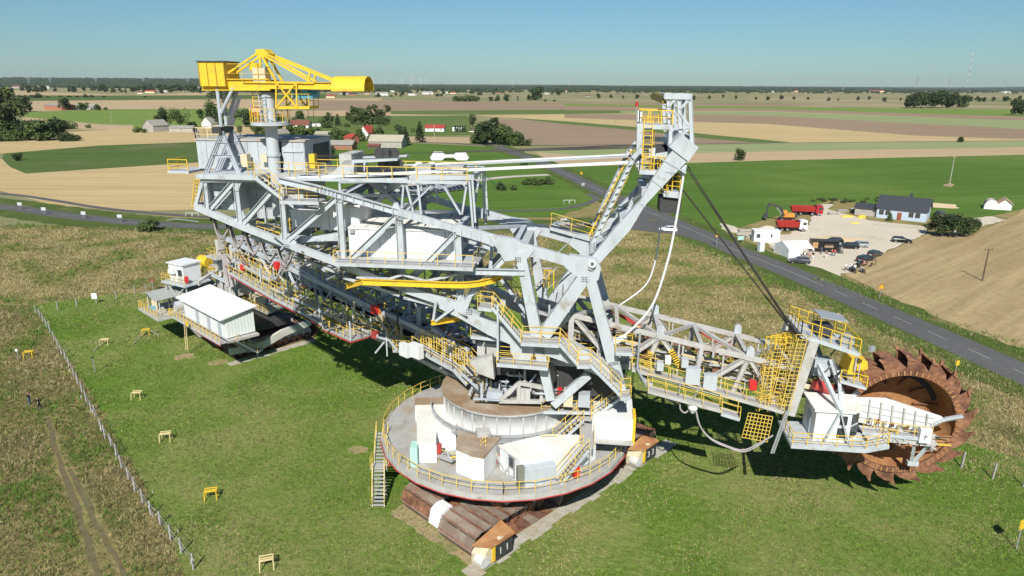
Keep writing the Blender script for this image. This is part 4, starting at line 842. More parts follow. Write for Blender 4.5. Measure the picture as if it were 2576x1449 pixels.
beam(tw, P(1640, 386, 2.9), P(1640, 386, -2.9), .5, .9); beam(tw, P(1610, 372, -2.5), P(1680, 372, -2.5), .4, .5); plate(tw, [(1650, 386), (1690, 380), (1688, 395), (1645, 400)], 3.0, .3, name='bracket')
# hanging winch platform on the mast front
wp = part('winch_platform')
a, b = P(1669, 486, 2.9), P(1708, 490, 2.9)
MB().bar(a - XN * 1.2, b - XN * 1.2, 3.0, .5, upv=Z3).build('platform', WH, wp); MB().rail([a + Z3 * .3 + XN * .3, b + Z3 * .3 + XN * .3, b + Z3 * .3 - XN * 2.6, a + Z3 * .3 - XN * 2.6], h=1.2, close=True, g=.08, sp=.7, mids=(.33, .66)).build('railing', YEL, wp)
MB().box((a + b) / 2 - XN * 1.2 - Z3 * .95, (1.7, 2.4, 1.2), EX.ang).build('winch', DARK, wp); MB().box((a + b) / 2 - XN * 1.6 + Z3 * 1.1, (.9, 1.2, 1.5), EX.ang).build('motor', DARK, wp)
for (u) in (1669, 1712): beam(wp, P(u, 432, 2.9), P(u, 488, 2.9), .16, .16)
ladder(wp, P(1671, 392, 3.6), P(1668, 485, 3.6), XA, YEL, hoops=True, w=.6); plate(wp, [(1712, 412), (1728, 415), (1722, 438), (1715, 438)], 3.6, .35, name='hanger')
# tie rods, stay ropes and hanging pipes
rp = part('rigging')
for sd in (1, -1):
    beam(rp, P(700, 450, 3.0, sd), P(1607, 407, 3.0, sd), .30, .22, HOUSE, name='tie_rod'); beam(rp, P(700, 452, 3.0, sd) - XN * .6 * sd, P(1607, 409, 3.0, sd) - XN * .6 * sd, .22, .16, GREYP, name='tie_rod')
for k, (t0, du) in enumerate([(3.3, 0), (3.0, 0), (2.7, 0), (-2.7, 0), (-3.0, 0), (-3.3, 0), (.5, 6), (.9, 6), (-.4, 6)]):
    a = P(1724 + du, 418, t0); b = P(2012, 851, 2.0 if t0 > 1 else (-2 if t0 < -1 else 0)); b = EX(EX.at(2012, 851, 2.0)[0], t0 * .75, EX.at(2012, 851, 2.0)[1]); beam(rp, a, b, .085, .085, ROPE, 'tube', name='stay_rope')
a = P(1718, 478, 2.9); b = EX(*[q for q in (EX.at(2012, 856, 2.0)[0], 1.6, EX.at(2012, 856, 2.0)[1])]); beam(rp, a, b, .13, .13, ROPE, 'tube', name='stay_rope')
for k in range(6):
    t = 2 - k * .8; beam(rp, P(770, 392 + k, t), EX(EX.at(1650, 372, 2)[0], t, EX.at(1650, 372, 2)[1]), .05, .05, ROPE, 'tube', name='hoist_rope')
def curve(par, name, pts, r, m, n=8, sub=6):
    Pn = [Vector(p) for p in pts]; Q = []; n_ = len(Pn)
    for i in range(n_ - 1):
        p0, p1, p2, p3 = Pn[max(0, i - 1)], Pn[i], Pn[i + 1], Pn[min(n_ - 1, i + 2)]
        for k in range(sub):
            t = k / sub; Q.append(.5 * ((2 * p1) + (p2 - p0) * t + (2 * p0 - 5 * p1 + 4 * p2 - p3) * t * t + (3 * p1 - p0 - 3 * p2 + p3) * t ** 3))
    Q.append(Pn[-1]); return MB().path(Q, r, n).build(name, m, par)
curve(rp, 'pendant_pipe', [P(1720, 438, 3.6), P(1700, 560, 3.6), P(1680, 655, 3.6), P(1645, 760, 3.6), P(1600, 818, 3.6), P(1552, 858, 3.6)], .10, HOUSE)
curve(rp, 'pendant_pipe', [P(1671, 505, -3.4), P(1660, 585, -3.4), P(1645, 670, -3.4), P(1620, 722, -3.4), P(1556, 770, -3.4)], .075, HOUSE)
MB().tube(P(1575, 845, 3.6), P(1545, 862, 3.6), .22, 10, .32).build('pipe_socket', HOUSE, rp)

# ---- rear: deck, machine houses, crane
rd = part('rear_deck'); s0, z0 = EX.at(509, 447, HW); s1, z1 = EX.at(648, 447, HW); dz = (z0 + z1) / 2 + .1
MB().box(EX((s0 + s1) / 2, 0, dz), (s1 - s0 + .6, 9.4, .4), EX.ang).build('deck', WH, rd)
MB().box(EX(s1 + 2.6, -1.0, dz - .05), (5.5, 6.5, .3), EX.ang).build('deck', GRATE, rd)
railing(rd, [EX(s0 + 5.0, 4.55, dz + .2), EX(s1 - .6, 4.55, dz + .2), EX(s1 - .6, 3.8, dz + .2)]); railing(rd, [EX(s1 + .3, 2.4, dz), EX(s1 + 5.4, 2.4, dz)])
stairs(rd, EX(s1 + .1, 4.3, dz), EX(s1 + 2.4, 4.3, dz - 1.75), 1.0, XN)
o = walkway(rd, EX(s1 + 2.4, 4.6, dz - 1.8), EX(s1 + 5.8, 4.6, dz - 1.8), 1.6, XN, rails=(1, 1), edge=WH); railing(o, [EX(s1 + 5.8, 5.4, dz - 1.8), EX(s1 + 5.8, 3.8, dz - 1.8)])
def boxhouse(par, s0, s1, t0, t1, z0, z1, m, rm, name='machine_house', roof_over=.15, panels=None, rz=0.0):
    h = MB().box(EX((s0 + s1) / 2, (t0 + t1) / 2, (z0 + z1) / 2), (s1 - s0, abs(t1 - t0), z1 - z0), EX.ang).build(name, m, par)
    c = EX((s0 + s1) / 2, (t0 + t1) / 2, z1); b = MB(); sl = rz; hs_, ht = (s1 - s0) / 2 + roof_over, abs(t1 - t0) / 2 + roof_over
    pp = [c - XA * hs_ + XN * ht + Z3 * .02, c + XA * hs_ + XN * ht + Z3 * .02, c + XA * hs_ - XN * ht + Z3 * (.02 + sl), c - XA * hs_ - XN * ht + Z3 * (.02 + sl)]
    b.hexa(pp + [p + Z3 * .16 for p in pp]); b.build('roof', rm, h)
    if panels:
        nx, nz = panels; w_, hh = (s1 - s0) / nx, (z1 - z0) / nz
        for i in range(nx):
            for j in range(nz):
                beam(h, EX(s0 + w_ * i + .04, t1 + .04, z0 + hh * (j + .5)), EX(s0 + w_ * (i + 1) - .04, t1 + .04, z0 + hh * (j + .5)), .06, hh - .08, m, name='panel')
    return h
mh = part('counterweight_houses'); zt = EX.at(600, 355, 1.2)[1]; ROOFG = mat('stained_grey_roof', (.38, .38, .37), (.52, .50, .45), .8, .4, .8, col3=(.40, .30, .20), sc3=.5, thr3=.6)
sa, sb, sc_, sd_ = EX.at(497, 400, 1.2)[0], EX.at(704, 400, 1.2)[0], EX.at(711, 400, 1.3)[0], EX.at(768, 400, 1.3)[0]
boxhouse(mh, sa, sb, -4.6, 1.1, dz + .2, zt, WH, ROOFG, panels=(8, 1)); h2 = boxhouse(mh, sc_, sd_, -4.8, 1.3, dz - .2, zt, WH, ROOFG, panels=(2, 1))
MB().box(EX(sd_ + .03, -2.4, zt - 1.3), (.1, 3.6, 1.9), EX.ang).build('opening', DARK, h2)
for (u, v, w) in [(712, 380, 50), (712, 426, 50)]: MB().bar(P(u, v, 1.4), P(u + w, v + 1, 1.4), .12, .16).build('ledge', WH, h2)
MB().rail([EX(sa, 1.1, zt), EX(sa, -2, zt), EX(sa + 2.6, -2, zt)], g=.07).rail([EX(sa, 1.1, zt), EX(sa + 2.4, 1.1, zt)], g=.07).build('railing', PALEY, mh)
lb0, lb1 = EX.at(535, 500, 2.4)[0], EX.at(607, 500, 2.4)[0]; lz0, lz1 = EX.at(560, 523, 2.4)[1], EX.at(560, 458, 2.4)[1]
boxhouse(mh, lb0, lb1 + .4, -3.8, 3.3, lz0, lz1, WH, GREYP, name='ballast_box', panels=(5, 4)); lc0, lc1 = EX.at(622, 500, 1.6)[0], EX.at(762, 500, 1.6)[0]
boxhouse(mh, lc0, lc1, -3.8, 1.4, EX.at(690, 552, 1.6)[1], lz1 + .3, WH, GREYP, name='ballast_box', panels=(6, 4))
MB().box(EX(lc0 - .6, -1, (lz0 + lz1) / 2), (.3, 5, lz1 - lz0), EX.ang).build('bulkhead', GREYP, mh)
for (u0, v0, u1, v1, t) in [(604, 388, 624, 420, 2.2), (655, 388, 673, 408, 1.7), (596, 452, 610, 480, 2.6)]:
    a, b = EX.at(u0, v0, t), EX.at(u1, v1, t); MB().box(EX((a[0] + b[0]) / 2, t - .3, (a[1] + b[1]) / 2), (b[0] - a[0], .7, a[1] - b[1]), EX.ang).build('switch_cabinet', CREAM if v0 < 450 else WH, mh)
bp_ = EX(sa - .9, 1.5, dz + .1); MB().box(bp_, (2.0, 3.0, .2), EX.ang).build('balcony', WH, mh); MB().rail([bp_ + XA * .9 + XN * 1.4, bp_ - XA * .9 + XN * 1.4, bp_ - XA * .9 - XN * 1.4], g=.07, mids=(.33, .66)).build('railing', YEL, mh)
ladder(mh, EX(sa - .15, .5, zt + .9), EX(sa - .15, .5, dz + .2), XN, GREYP); ladder(mh, P(494, 449, 3.6), P(487, 515, 3.6), XN, YEL, hoops=True)
# rear A frames
af = part('jib_trestle')
for tt in (3.6, 1.8):
    for a, b in [((558, 331), (514, 440)), ((558, 331), (606, 440)), ((533, 392), (583, 393)), ((545, 362), (572, 362)), ((562, 331), (520, 440)), ((554, 331), (600, 440))]: beam(af, P(*a, 3.6) - XN * (3.6 - tt), P(*b, 3.6) - XN * (3.6 - tt), .2, .2, kind='I', m=GREYP)
MB().box(P(561, 326, 2.8), (.8, 2.2, .5), EX.ang).build('bearing', DARK, af)
for t, a, b in [(2.8, (546, 220), (557, 322)), (2.8, (587, 221), (556, 285)), (.4, (562, 220), (570, 322)), (.4, (600, 221), (575, 290))]: MB().tube(P(*a, t), P(*b, t), .16, 8).build('strut', GREYP, af)
# tower crane on its column
cc = EX.at(700, 545, 2.4); cs, cz = cc[0] - .1, cc[1]; ctop = EX.at(688, 232, 2.4)[1]
cr = empty('tower_crane', EX(cs, 2.0, cz), 'yellow slewing crane on a tall grey column above the rear machine house', 'crane')
MB().tube(EX(cs, 2.0, cz), EX(cs, 2.0, ctop), .52, 20).build('column', mat('column_paint', (.50, .53, .56), (.42, .45, .48), .45, .5, .5), cr, smooth=False)
MB().tube(EX(cs, 2.0, ctop), EX(cs, 2.0, ctop + .5), .75, 20).build('slewing_ring', DARK, cr)
for z in (cz + 5.3, ctop - .4): MB().tube(EX(cs, 2.0, z), EX(cs, 2.0, z + .25), .62, 20).build('flange', WH, cr)
zp = EX.at(680, 307, 2.0)[1]; pf = MB().tube(EX(cs, 2.0, zp - .25), EX(cs, 2.0, zp), 1.65, 28).build('platform', WH, cr); MB().rail([EX(cs + 1.6 * math.cos(a), 2.0 + 1.6 * math.sin(a), zp) for a in [i * math.pi / 7 for i in range(14)]], close=True, g=.05, h=1.15).build('railing', YEL, pf)
ladder(cr, EX(cs - .2, 2.8, ctop - .2), EX(cs - .2, 2.8, zp), XA, GREYP, hoops=True, w=.5); ladder(cr, EX(cs - .9, 2.4, ctop + .5), EX(cs - .9, 2.4, zp - .1), XA, YEL, w=.6)
def C_(u, v, t=2.0): s, z = EX.at(u, v, 2.0); return EX(s, t, z)
for t in (1.2, 2.8): beam(cr, C_(521, 213, t), C_(690, 213, t), .35, .95 if t > 2 else .8, YEL, 'I', name='jib_beam'); beam(cr, C_(690, 214, t), C_(925, 217, t), .3, .6, YEL, 'I', name='jib_beam')
MB().bar(C_(625, 207), C_(800, 209), 1.9, .12, upv=Z3).build('deck', YEL, cr)
cwt = MB(); a, b = C_(517, 157), C_(579, 217); s_a, s_b = EX.at(517, 157, 2)[0], EX.at(581, 157, 2)[0]; cw = MB().box(EX((s_a + s_b) / 2, 2.0, (a.z + b.z) / 2), (s_b - s_a, 2.4, a.z - b.z), EX.ang).build('counterweight', YEL, cr)
for k in range(4): beam(cw, EX(s_a + (s_b - s_a) * (k + .02) / 3.05, 3.23, a.z), EX(s_a + (s_b - s_a) * (k + .02) / 3.05, 3.23, b.z), .05, .06, mat('dark_yellow', (.35, .22, .02), None, .6), name='rib')
MB().box(EX((s_a + s_b) / 2, 2.0, a.z + .05), (s_b - s_a + .25, 2.6, .08), EX.ang).build('lid', DARK, cw)
for t in (1.4, 2.6):
    for q, w in [((560, 200), .16), ((848, 205), .15), ((665, 208), .18), ((705, 208), .16)]: beam(cr, C_(662, 131, t), C_(*q, t), w, w, YEL, name='stay_bar')
    beam(cr, C_(788, 205, t), C_(672, 140, t), .16, .16, YEL, name='stay_bar'); beam(cr, C_(782, 205, t), C_(788, 180, t), .14, .14, YEL, name='stay_bar')
MB().prism([C_(652, 125), C_(672, 124), (C_(684, 136)), C_(672, 146), C_(658, 146), C_(652, 136)], XN * 1.3).build('head', YEL, cr); MB().tube(C_(640, 158), C_(640, 180), .42, 14).build('drum', YEL, cr)
MB().box(C_(664, 190, 2.4), (1.1, 1.0, 1.2), EX.ang).build('control_box', CREAM, cr)
hd = MB(); c0, c1 = C_(846, 212), C_(928, 212); A8 = [math.pi * i / 8 for i in range(9)]; q0 = [c0 + XN * (1.25 * math.cos(a)) + Z3 * (1.0 * math.sin(a) - .35) for a in A8]; q1 = [p + (c1 - c0) for p in q0]
q0 = [c0 + XN * 1.25 - Z3 * .55] + q0 + [c0 - XN * 1.25 - Z3 * .55]; q1 = [c1 + XN * 1.25 - Z3 * .55] + q1 + [c1 - XN * 1.25 - Z3 * .55]
for i in range(len(q0) - 1): hd.quad(q0[i], q0[i + 1], q1[i + 1], q1[i])
hd.build('hood', YEL, cr)
bk = part('basket', cr); zb0, zb1 = C_(0, 0).z, 0; p0, p1 = C_(708, 270), C_(790, 270)
zt_ = C_(708, 208).z
MB().bar(p0, p1, 2.0, .22, upv=Z3).build('floor', YEL, bk)
for sd in (-1, 1):
    o_ = XN * sd * 1.0; A_, B_, C1, D1 = p0 + o_, C_(708, 208) + o_, C_(758, 208) + o_, C_(760, 270) + o_
    for a, b in ((A_, B_), (C1, D1), (A_, C1), (B_, D1)): beam(bk, a, b, .11, .11, YEL)
MB().rail([p0 + XN, p1 + XN, p1 - XN, p0 - XN], close=True, g=.05).build('railing', YEL, bk)
tr = part('hoist_trolley', cr); MB().bar(C_(738, 240), C_(790, 240), .7, .5).build('gearbox', BLUE, tr); MB().tube(C_(775, 238), C_(801, 238), .32, 14).build('motor', BLUE, tr)
for u in (742, 768): MB().bar(C_(u, 216), C_(u + 4, 236), .5, .9).build('hanger', BLUE, tr)
for u in (775, 789): beam(tr, C_(u, 245), C_(u, 300), .04, .04, ROPE, 'tube', name='hoist_rope')
MB().rail([C_(585, 208, 3.0), C_(705, 208, 3.0)], g=.04, h=1.5).build('railing', YEL, cr)

# ---- houses in the middle of the frame
mid_ = part('electrical_houses')
a0, a1 = EX.at(798, 520, 2.6), EX.at(870, 582, 2.6); h1 = boxhouse(mid_, a0[0], a1[0] + 1.2, -3.0, 2.3, a1[1], a0[1], HOUSE, ROOFW, panels=(4, 1))
a0, a1 = EX.at(873, 575, 3.3), EX.at(1148, 655, 3.3); h2 = boxhouse(mid_, a0[0], a1[0], -3.3, 3.2, EX.at(1000, 655, 3.3)[1], EX.at(900, 577, 3.3)[1], HOUSE, ROOFW, panels=(10, 1), rz=.25)
for k in range(9): beam(h2, EX(a0[0] + (a1[0] - a0[0]) * (k + .5) / 9, 3.35, EX.at(900, 577, 3.3)[1] + .19), EX(a0[0] + (a1[0] - a0[0]) * (k + .5) / 9, -3.4, EX.at(900, 577, 3.3)[1] + .44), .06, .05, CONC, name='roof_seam')
for k in range(4): beam(h2, P(879 , 576 + k * 3 + 0, 3.5), P(891, 576 + k * 3, 3.5), .05, .07, GREYP, name='louvre')
w0, w1 = P(850, 655, 4.9), P(1195, 669, 4.9); w1.z = w0.z = (w0.z + w1.z) / 2
o = walkway(mid_, w0, w1, 1.8, XN, rails=(0, 1), edge=WH, rk={'g': .06, 'sp': 1.5}); railing(o, [w0 + XN * .9, w0 - XN * .9]); railing(o, [w1 + XN * .9, w1 - XN * 4]); MB().bar(w0 - XN * 4, w1 - XN * 4 , 7.5, .15, upv=Z3).build('floor', GREYP, mid_)
MB().box(w1 - XA * .8 - XN * 3.6, (1.9, 5.5, .2), EX.ang).build('floor', GREYP, mid_)
for (u, t) in [(740, 2), (760, 2)]: MB().box(P(780, 545, 1.5), (2.6, 2, 1.5), EX.ang).build('compressor', HOUSE, mid_) if u == 740 else None
beam(mid_, P(724, 610, 3.0), P(856, 590, 3.0), .4, .4); beam(mid_, P(740, 598, 3.0), P(870, 600, 3.0), .4, .4)
MB().rail([P(730, 580, 2.4), P(795, 580, 2.4), P(795, 580, -1)], g=.06).build('railing', YEL, mid_)
# monorails
mo = part('monorail'); pts = [(912, 709), (1000, 712), (1110, 716), (1165, 717), (1200, 714), (1235, 706), (1262, 694)]; tt = [5.2, 5.2, 5.2, 5.2, 4.9, 4.2, 2.8]
for i in range(6): beam(mo, P(*pts[i], tt[i]), P(*pts[i + 1], tt[i + 1]), .32, .50, YEL, 'I', name='rail_beam')
beam(mo, P(912, 709, 5.2), P(872, 720, 2.5), .3, .5, YEL, 'I', name='rail_beam'); beam(mo, P(1085, 812, 5.0), P(1178, 798, 2.5), .3, .42, YEL, 'I', name='rail_beam')
beam(mo, P(1148, 682, 4.6), P(1320, 685, 4.6), .4, .5, WH, 'I'); beam(mo, P(897, 698, 4.6), P(990, 701, 4.6), .2, .16)
for a, b in [((1013, 690), (950, 712)), ((1013, 690), (1070, 707)), ((1070, 707), (1150, 690)), ((1097, 758), (1090, 805)), ((1140, 775), (1095, 808))]: beam(mo, P(*a, 4.8), P(*b, 4.8), .2, .2)
# trestle deck with winches between the houses and the mast
td = part('trestle'); tq = 3.2
both(td, (854, 455), (1020, 453), .4, .4, tq); both(td, (1034, 445), (1187, 446), .4, .5, tq)
for a, b in [((1101, 450), (1016, 535)), ((1106, 450), (1160, 540)), ((1176, 450), (1162, 540)), ((1188, 450), (1196, 560)), ((1016, 455), (1010, 530)), ((854, 455), (856, 490)), ((925, 455), (860, 490)), ((1020, 455), (1040, 535)), ((1050, 448), (1060, 545)), ((1180, 450), (1192, 600))]: both(td, a, b, .2, .2, tq, kind='I')
for (u, v) in [(854, 455), (1020, 453), (1034, 446), (1105, 446), (1187, 446)]: beam(td, P(u, v, tq), P(u, v, tq, -1), .35, .35)
for a, b in [((930, 452), (1010, 520)), ((1010, 452), (930, 520))]: beam(td, P(*a, .0), P(*b, -tq), .5, .5, GREYP); beam(td, P(*a, -tq), P(*b, 0), .45, .45, GREYP)
a, b = P(770, 446, 1.2), P(1187, 441, 1.2); zz = (a.z + b.z) / 2; a.z = b.z = zz
o = walkway(td, a, b, 4.4, XN, rails=(1, 1), edge=WH, rk={'g': .07, 'sp': 2.2})
MB().prism([P(806, 441, 1.8), P(842, 432, 1.8), (P(872, 402, 1.8)), P(893, 402, 1.8), P(1003, 398, 1.8), P(1003, 403, 1.8), P(895, 409, 1.8), P(893, 440, 1.8)], XN * .8).build('winch_frame', WH, td)
MB().prism([P(806, 441, 1.8), P(842, 432, 1.8), (P(872, 402, 1.8)), P(893, 402, 1.8), P(1003, 398, 1.8), P(1003, 403, 1.8), P(895, 409, 1.8), P(893, 440, 1.8)][::-1], XN * .8).build('winch_frame', WH, td).location += -XN * 3.0
MB().box(P(886, 396, .5), (1.1, 3.4, .9), EX.ang).build('rope_drum', WH2, td)
for k, (u, v) in enumerate([(955, 385), (965, 412)]):
    for j in range(5): a = P(u + j * 9, v + 1, 1.4 - (j % 2) * .5); MB().tube(a, a + XN * .1, .5, 16).build('sheave', DARK, td)
    MB().tube(P(u - 8, v, 1.2), P(u + 42, v - 3, 1.2), .22, 10).build('shaft', WH, td)
for (u, v) in [(1070, 425), (1120, 428), (1150, 425)]: MB().box(P(u, v, .5), (1.4, 1.6, .7), EX.ang).build('winch_motor', WH2, td)
MB().box(P(788, 405, 2.0), (.5, .6, 1.2), EX.ang).build('chain_hoist', YEL, td)
for k in range(7): beam(td, P(900 + k * 14, 436, 2.8 - k * .3), P(985 + k * 14, 438, 2.4 - k * .3), .22, .14, WH2)
# clutter under and between the trusses (pipes, struts)
rr = random.Random(12); pi = part('pipework')
for k in range(70):
    u = rr.uniform(640, 1140); v0 = 560 + (u - 607) * .38; t = rr.uniform(-3.8, 3.4); a = P(u, v0 + rr.uniform(-6, 30), t); beam(pi, a, a + XA * rr.uniform(-2, 3) + XN * rr.uniform(-2.5, 2.5) + Z3 * rr.uniform(-1, 1), rr.uniform(.07, .2), rr.uniform(.07, .2), rr.choice([WH, GREYP, WH2, DARK]), rr.choice(['tube', 'box', 'I']), name='brace')
# festoon cables under the bottom chord
fe = part('festoon')
beam(fe, P(515, 536, 3.3), P(620, 584, 3.3), .12, .2, YEL, 'I', name='track_beam'); beam(fe, P(612, 575, 3.3), P(712, 617, 3.3), .12, .2, YEL, 'I', name='track_beam'); beam(fe, P(725, 620, 3.3), P(745, 628, 3.3), .12, .2, YEL, 'I', name='track_beam')
for i in range(5):
    u0 = 536 + i * 40; v0 = 549 + i * 17.5
    for k in range(8):
        sag = 34 + 5 * math.sin(k * 1.7 + i) + (k % 3) * 4; t = 3.5 - k * .12; curve(fe, 'cable', [P(u0 + k * .7, v0, t), P(u0 + 6 + k, v0 + sag * .8, t), P(u0 + 22, v0 + sag + 17, t), P(u0 + 34, v0 + sag * .7 + 12, t), P(u0 + 41, v0 + 17, t)], .055, CABLE, 5, 4)
    MB().box(P(u0 + 2, v0, 3.2), (.5, .5, .4), 0).build('cable_trolley', DARK, fe)
for k in range(9): curve(fe, 'cable', [P(716 + k * 2, 620 + k, 3.4), P(722 + k, 640, 3.3), P(708 + k, 665, 3.0), P(700 - k, 690 + k * 2, 2.6)], .06, CABLE, 5, 4)

# inner floors, secondary bracing and rails of the main frame
fd = part('frame_floors')
for u0, v0, u1, v1, tq_ in [(640, 590, 715, 612, 2.8), (870, 690, 1010, 735, 3.4), (1020, 740, 1150, 772, 3.2), (745, 640, 860, 680, -1.0)]:
    a, b = P(u0, v0, tq_), P(u1, v1, tq_); o = walkway(fd, a, b, 1.3, XN, rails=(1, 1), edge=WH, rk={'g': .06}) 
for a, b in zip(BC[2:], BC[3:]):
    for k in (.25, .5, .75):
        p = P(*a).lerp(P(*b), k); q = P(*a, HW, -1).lerp(P(*b, HW, -1), k); beam(fd, p, q, .16, .22, WH2, 'I'); beam(fd, p.lerp(q, .3), p.lerp(q, .3) + Z3 * 1.8, .12, .12, GREYP)
for k in range(14):
    a = Vector(TC[2]).lerp(Vector(TC[4]), k / 13) if False else None
for i, (a, b) in enumerate(zip(TC[1:6], TC[2:7])):
    for k in range(6): q = Vector((a[0], a[1], 0)).lerp(Vector((b[0], b[1], 0)), (k + .5) / 6); p_ = P(q.x, q.y, HW); beam(fr, p_ + XN * .3 + Z3 * .3, p_ + XN * .3 - Z3 * .3, .05, .06, GREYP, name='stiffener')
for (u, v) in [(1303, 640), (1470, 690), (1180, 772), (1012, 720), (864, 662), (1003, 540), (719, 608)]:
    for k in range(12): p_ = P(u - 6 + (k % 4) * 4, v + 8 + (k // 4) * 5, HW + .48); MB().box(p_, (.07, .05, .07), EX.ang).build('bolt', DARK, fr)
# walkway under the boom foot and rails on the far side of the frame
MB().rail([P(1013, 663, -4.4), P(1190, 664, -4.4)], g=.06, sp=1.6).build('railing', YELR, fd); MB().rail([P(720, 560, -4.4), P(860, 600, -4.4)], g=.06, sp=1.6).build('railing', YELR, fd)
beam(fd, P(1050, 560, 0), P(1290, 640, 0), .5, .5, GREYP, 'I'); beam(fd, P(900, 600, -2), P(1290, 700, -2), .4, .5, GREYP, 'I'); beam(fd, P(1190, 560, -3), P(1230, 760, -3), .35, .35, GREYP, 'I'); beam(fd, P(1240, 590, 2), P(1225, 780, 2), .3, .3, WH, 'I')
for k in range(26): u, v, t = rr.uniform(1190, 1420), rr.uniform(630, 820), rr.uniform(-3.5, 1.5); a = P(u, v, t); w_ = rr.uniform(.06, .18); beam(fd, a, a + rr.choice([XA, XN, Z3, XA + Z3, XA - Z3]) * rr.uniform(.8, 3), w_, w_, rr.choice([GREYP, WH2, DARK, CABLE]), rr.choice(['tube', 'box', 'I']), name='brace')
stairs(fd, P(1262, 700, 0), P(1330, 790, 0), .9, XN); stairs(fd, P(1215, 735, 1.5), P(1265, 800, 1.5), .9, XN)
# ================================================================ slewing platform, tracks
SC = EX(0, 0, 0); SC = Vector((-.6, 60.2, 0)); DZ = 5.0
un = part('undercarriage')
NR = 28; RR = 11.9
ring = [Vector((SC.x + RR * math.cos(2 * math.pi * i / NR), SC.y + RR * math.sin(2 * math.pi * i / NR), DZ)) for i in range(NR)]
MB().prism([p - Z3 * .25 for p in ring], Z3 * .5).build('platform_deck', DECK, un)
b = MB()
for i in range(NR):
    q, w_ = ring[i], ring[(i + 1) % NR]; b.bar(q - Z3 * .3, w_ - Z3 * .3, .12, .55)
b.build('rim', WH2, un)
b = MB()
for i in range(NR):
    q, w_ = ring[i] * 1.0, ring[(i + 1) % NR]; o = (q - SC).normalized() * .12; o.z = 0; b.tube(q - Z3 * .52 + o, w_ - Z3 * .52 + o, .055, 6)
b.build('red_pipe', REDP, un)
for k in range(4):
    sel = [i for i in range(NR + 1) if k * 7 <= i <= k * 7 + 7]; MB().rail([SC + Vector(((RR - .15) * math.cos(2 * math.pi * i / NR), (RR - .15) * math.sin(2 * math.pi * i / NR), DZ)) for i in sel], g=.06, sp=1.3).build('railing', YELR, un)
for i in range(NR):          # deck plates that can be told apart on the walkway
    a0, a1 = 2 * math.pi * (i + .04) / NR, 2 * math.pi * (i + .96) / NR; c_ = lambda r, a: SC + Vector((r * math.cos(a), r * math.sin(a), DZ + .012))
    if math.sin(a0) < .5: m_ = MB(); P4 = [c_(RR * .985, a0), c_(RR * .985, a1), c_(RR * .85, a1), c_(RR * .85, a0)]; m_.hexa([p - Z3 * .01 for p in P4] + [p + Z3 * .02 for p in P4]); m_.build('deck_plate', rnd.choice([DECK, GRATE, DECK]), un)
MB().prism([p * 1.0 - Z3 * 1.2 for p in [SC + Vector((9 * math.cos(a), 9 * math.sin(a), DZ)) for a in [i * math.pi / 8 for i in range(16)]]], Z3 * 1.5).build('ring_girder', WH2, un)
ct = Vector((SC.x + .2, SC.y + .6, 0))
MB().lathe(ct, [(6.9, DZ + .2), (6.9, DZ + 1.0), (6.6, DZ + 1.3), (6.3, DZ + 1.35)], 48).build('lower_ring', DECKR, un)
MB().lathe(ct, [(6.2, DZ + .9), (6.35, DZ + 1.2), (6.35, DZ + 1.35), (6.1, DZ + 1.4), (6.1, DZ + 3.7), (6.3, DZ + 3.75), (6.3, DZ + 4.0)], 48).build('ring_wall', mat('ring_wall_paint', (.62, .63, .62), (.45, .44, .41), .6, .8, .6, col3=(.36, .27, .2), sc3=.6, thr3=.64), un, smooth=True)
MB().lathe(ct, [(6.35, DZ + 4.0), (6.35, DZ + 4.12), (0.0, DZ + 4.2)], 48).build('turntable_top', DECKR, un)
for i in range(14):          # caged walkway round the ring wall
    a0, a1 = math.pi * (1.02 + i * .062), math.pi * (1.02 + (i + 1) * .062); c_ = lambda r, a, z: ct + Vector((r * math.cos(a), r * math.sin(a), DZ + z))
    cg = MB()
    cg.quad(c_(6.2, a0, 1.88), c_(7.4, a0, 1.88), c_(7.4, a1, 1.88), c_(6.2, a1, 1.88))
    for r_, z_ in ((7.4, 1.9), (7.4, 2.6)): cg.bar(c_(r_, a0, z_), c_(r_, a1, z_), .09, .09)
    cg.bar(c_(7.4, a0, 1.9), c_(7.4, a0, 2.6), .08); cg.bar(c_(6.2, a0, 1.9), c_(7.4, a0, 1.9), .08)
    for j in range(1, 4):
        a = a0 + (a1 - a0) * j / 4; cg.bar(c_(7.4, a, 1.9), c_(7.4, a, 2.6), .03)
    for j in range(1, 4): cg.bar(c_(7.4, a0, 1.9 + j * .18), c_(7.4, a1, 1.9 + j * .18), .03)
    cg.build('guard_cage', GALV, un)
    beam(un, c_(6.1, a0, 1.3), c_(6.1, a0, 3.7), .14, .16, WH2, name='rib')

for k in range(46):
    s_, t_, z_ = rr.uniform(-3.2, 3.2), rr.uniform(1.5, 4.6), rr.uniform(9.3, 12.4); d_ = rr.choice([XA * rr.uniform(.6, 3), Z3 * rr.uniform(.5, 1.6), (XA * rr.uniform(-1, 1) + Z3) * rr.uniform(.5, 1.6), XN * rr.uniform(.5, 2)]); a_ = EX(s_, t_, z_); w_ = rr.uniform(.07, .22); beam(un, a_, a_ + d_, w_, w_, rr.choice([WH2, WH2, GREYP, DARK, DARK, WH]), rr.choice(['box', 'tube', 'I']), name='linkage')
fr_c = EX(1.6, 4.2, 9.7)
for a_, b_ in [((-2.2, 0, 0), (1.6, 0, .2)), ((-2.2, 0, 0), (-.4, 0, 1.9)), ((-.4, 0, 1.9), (1.6, 0, 1.6)), ((1.6, 0, .2), (1.6, 0, 1.6)), ((1.6, 0, .2), (3.0, -1.8, .6)), ((-.4, 0, 1.9), (-.4, 0, .1))]: beam(un, fr_c + XA * a_[0] + XN * a_[1] + Z3 * a_[2], fr_c + XA * b_[0] + XN * b_[1] + Z3 * b_[2], .28, .34, WH2)
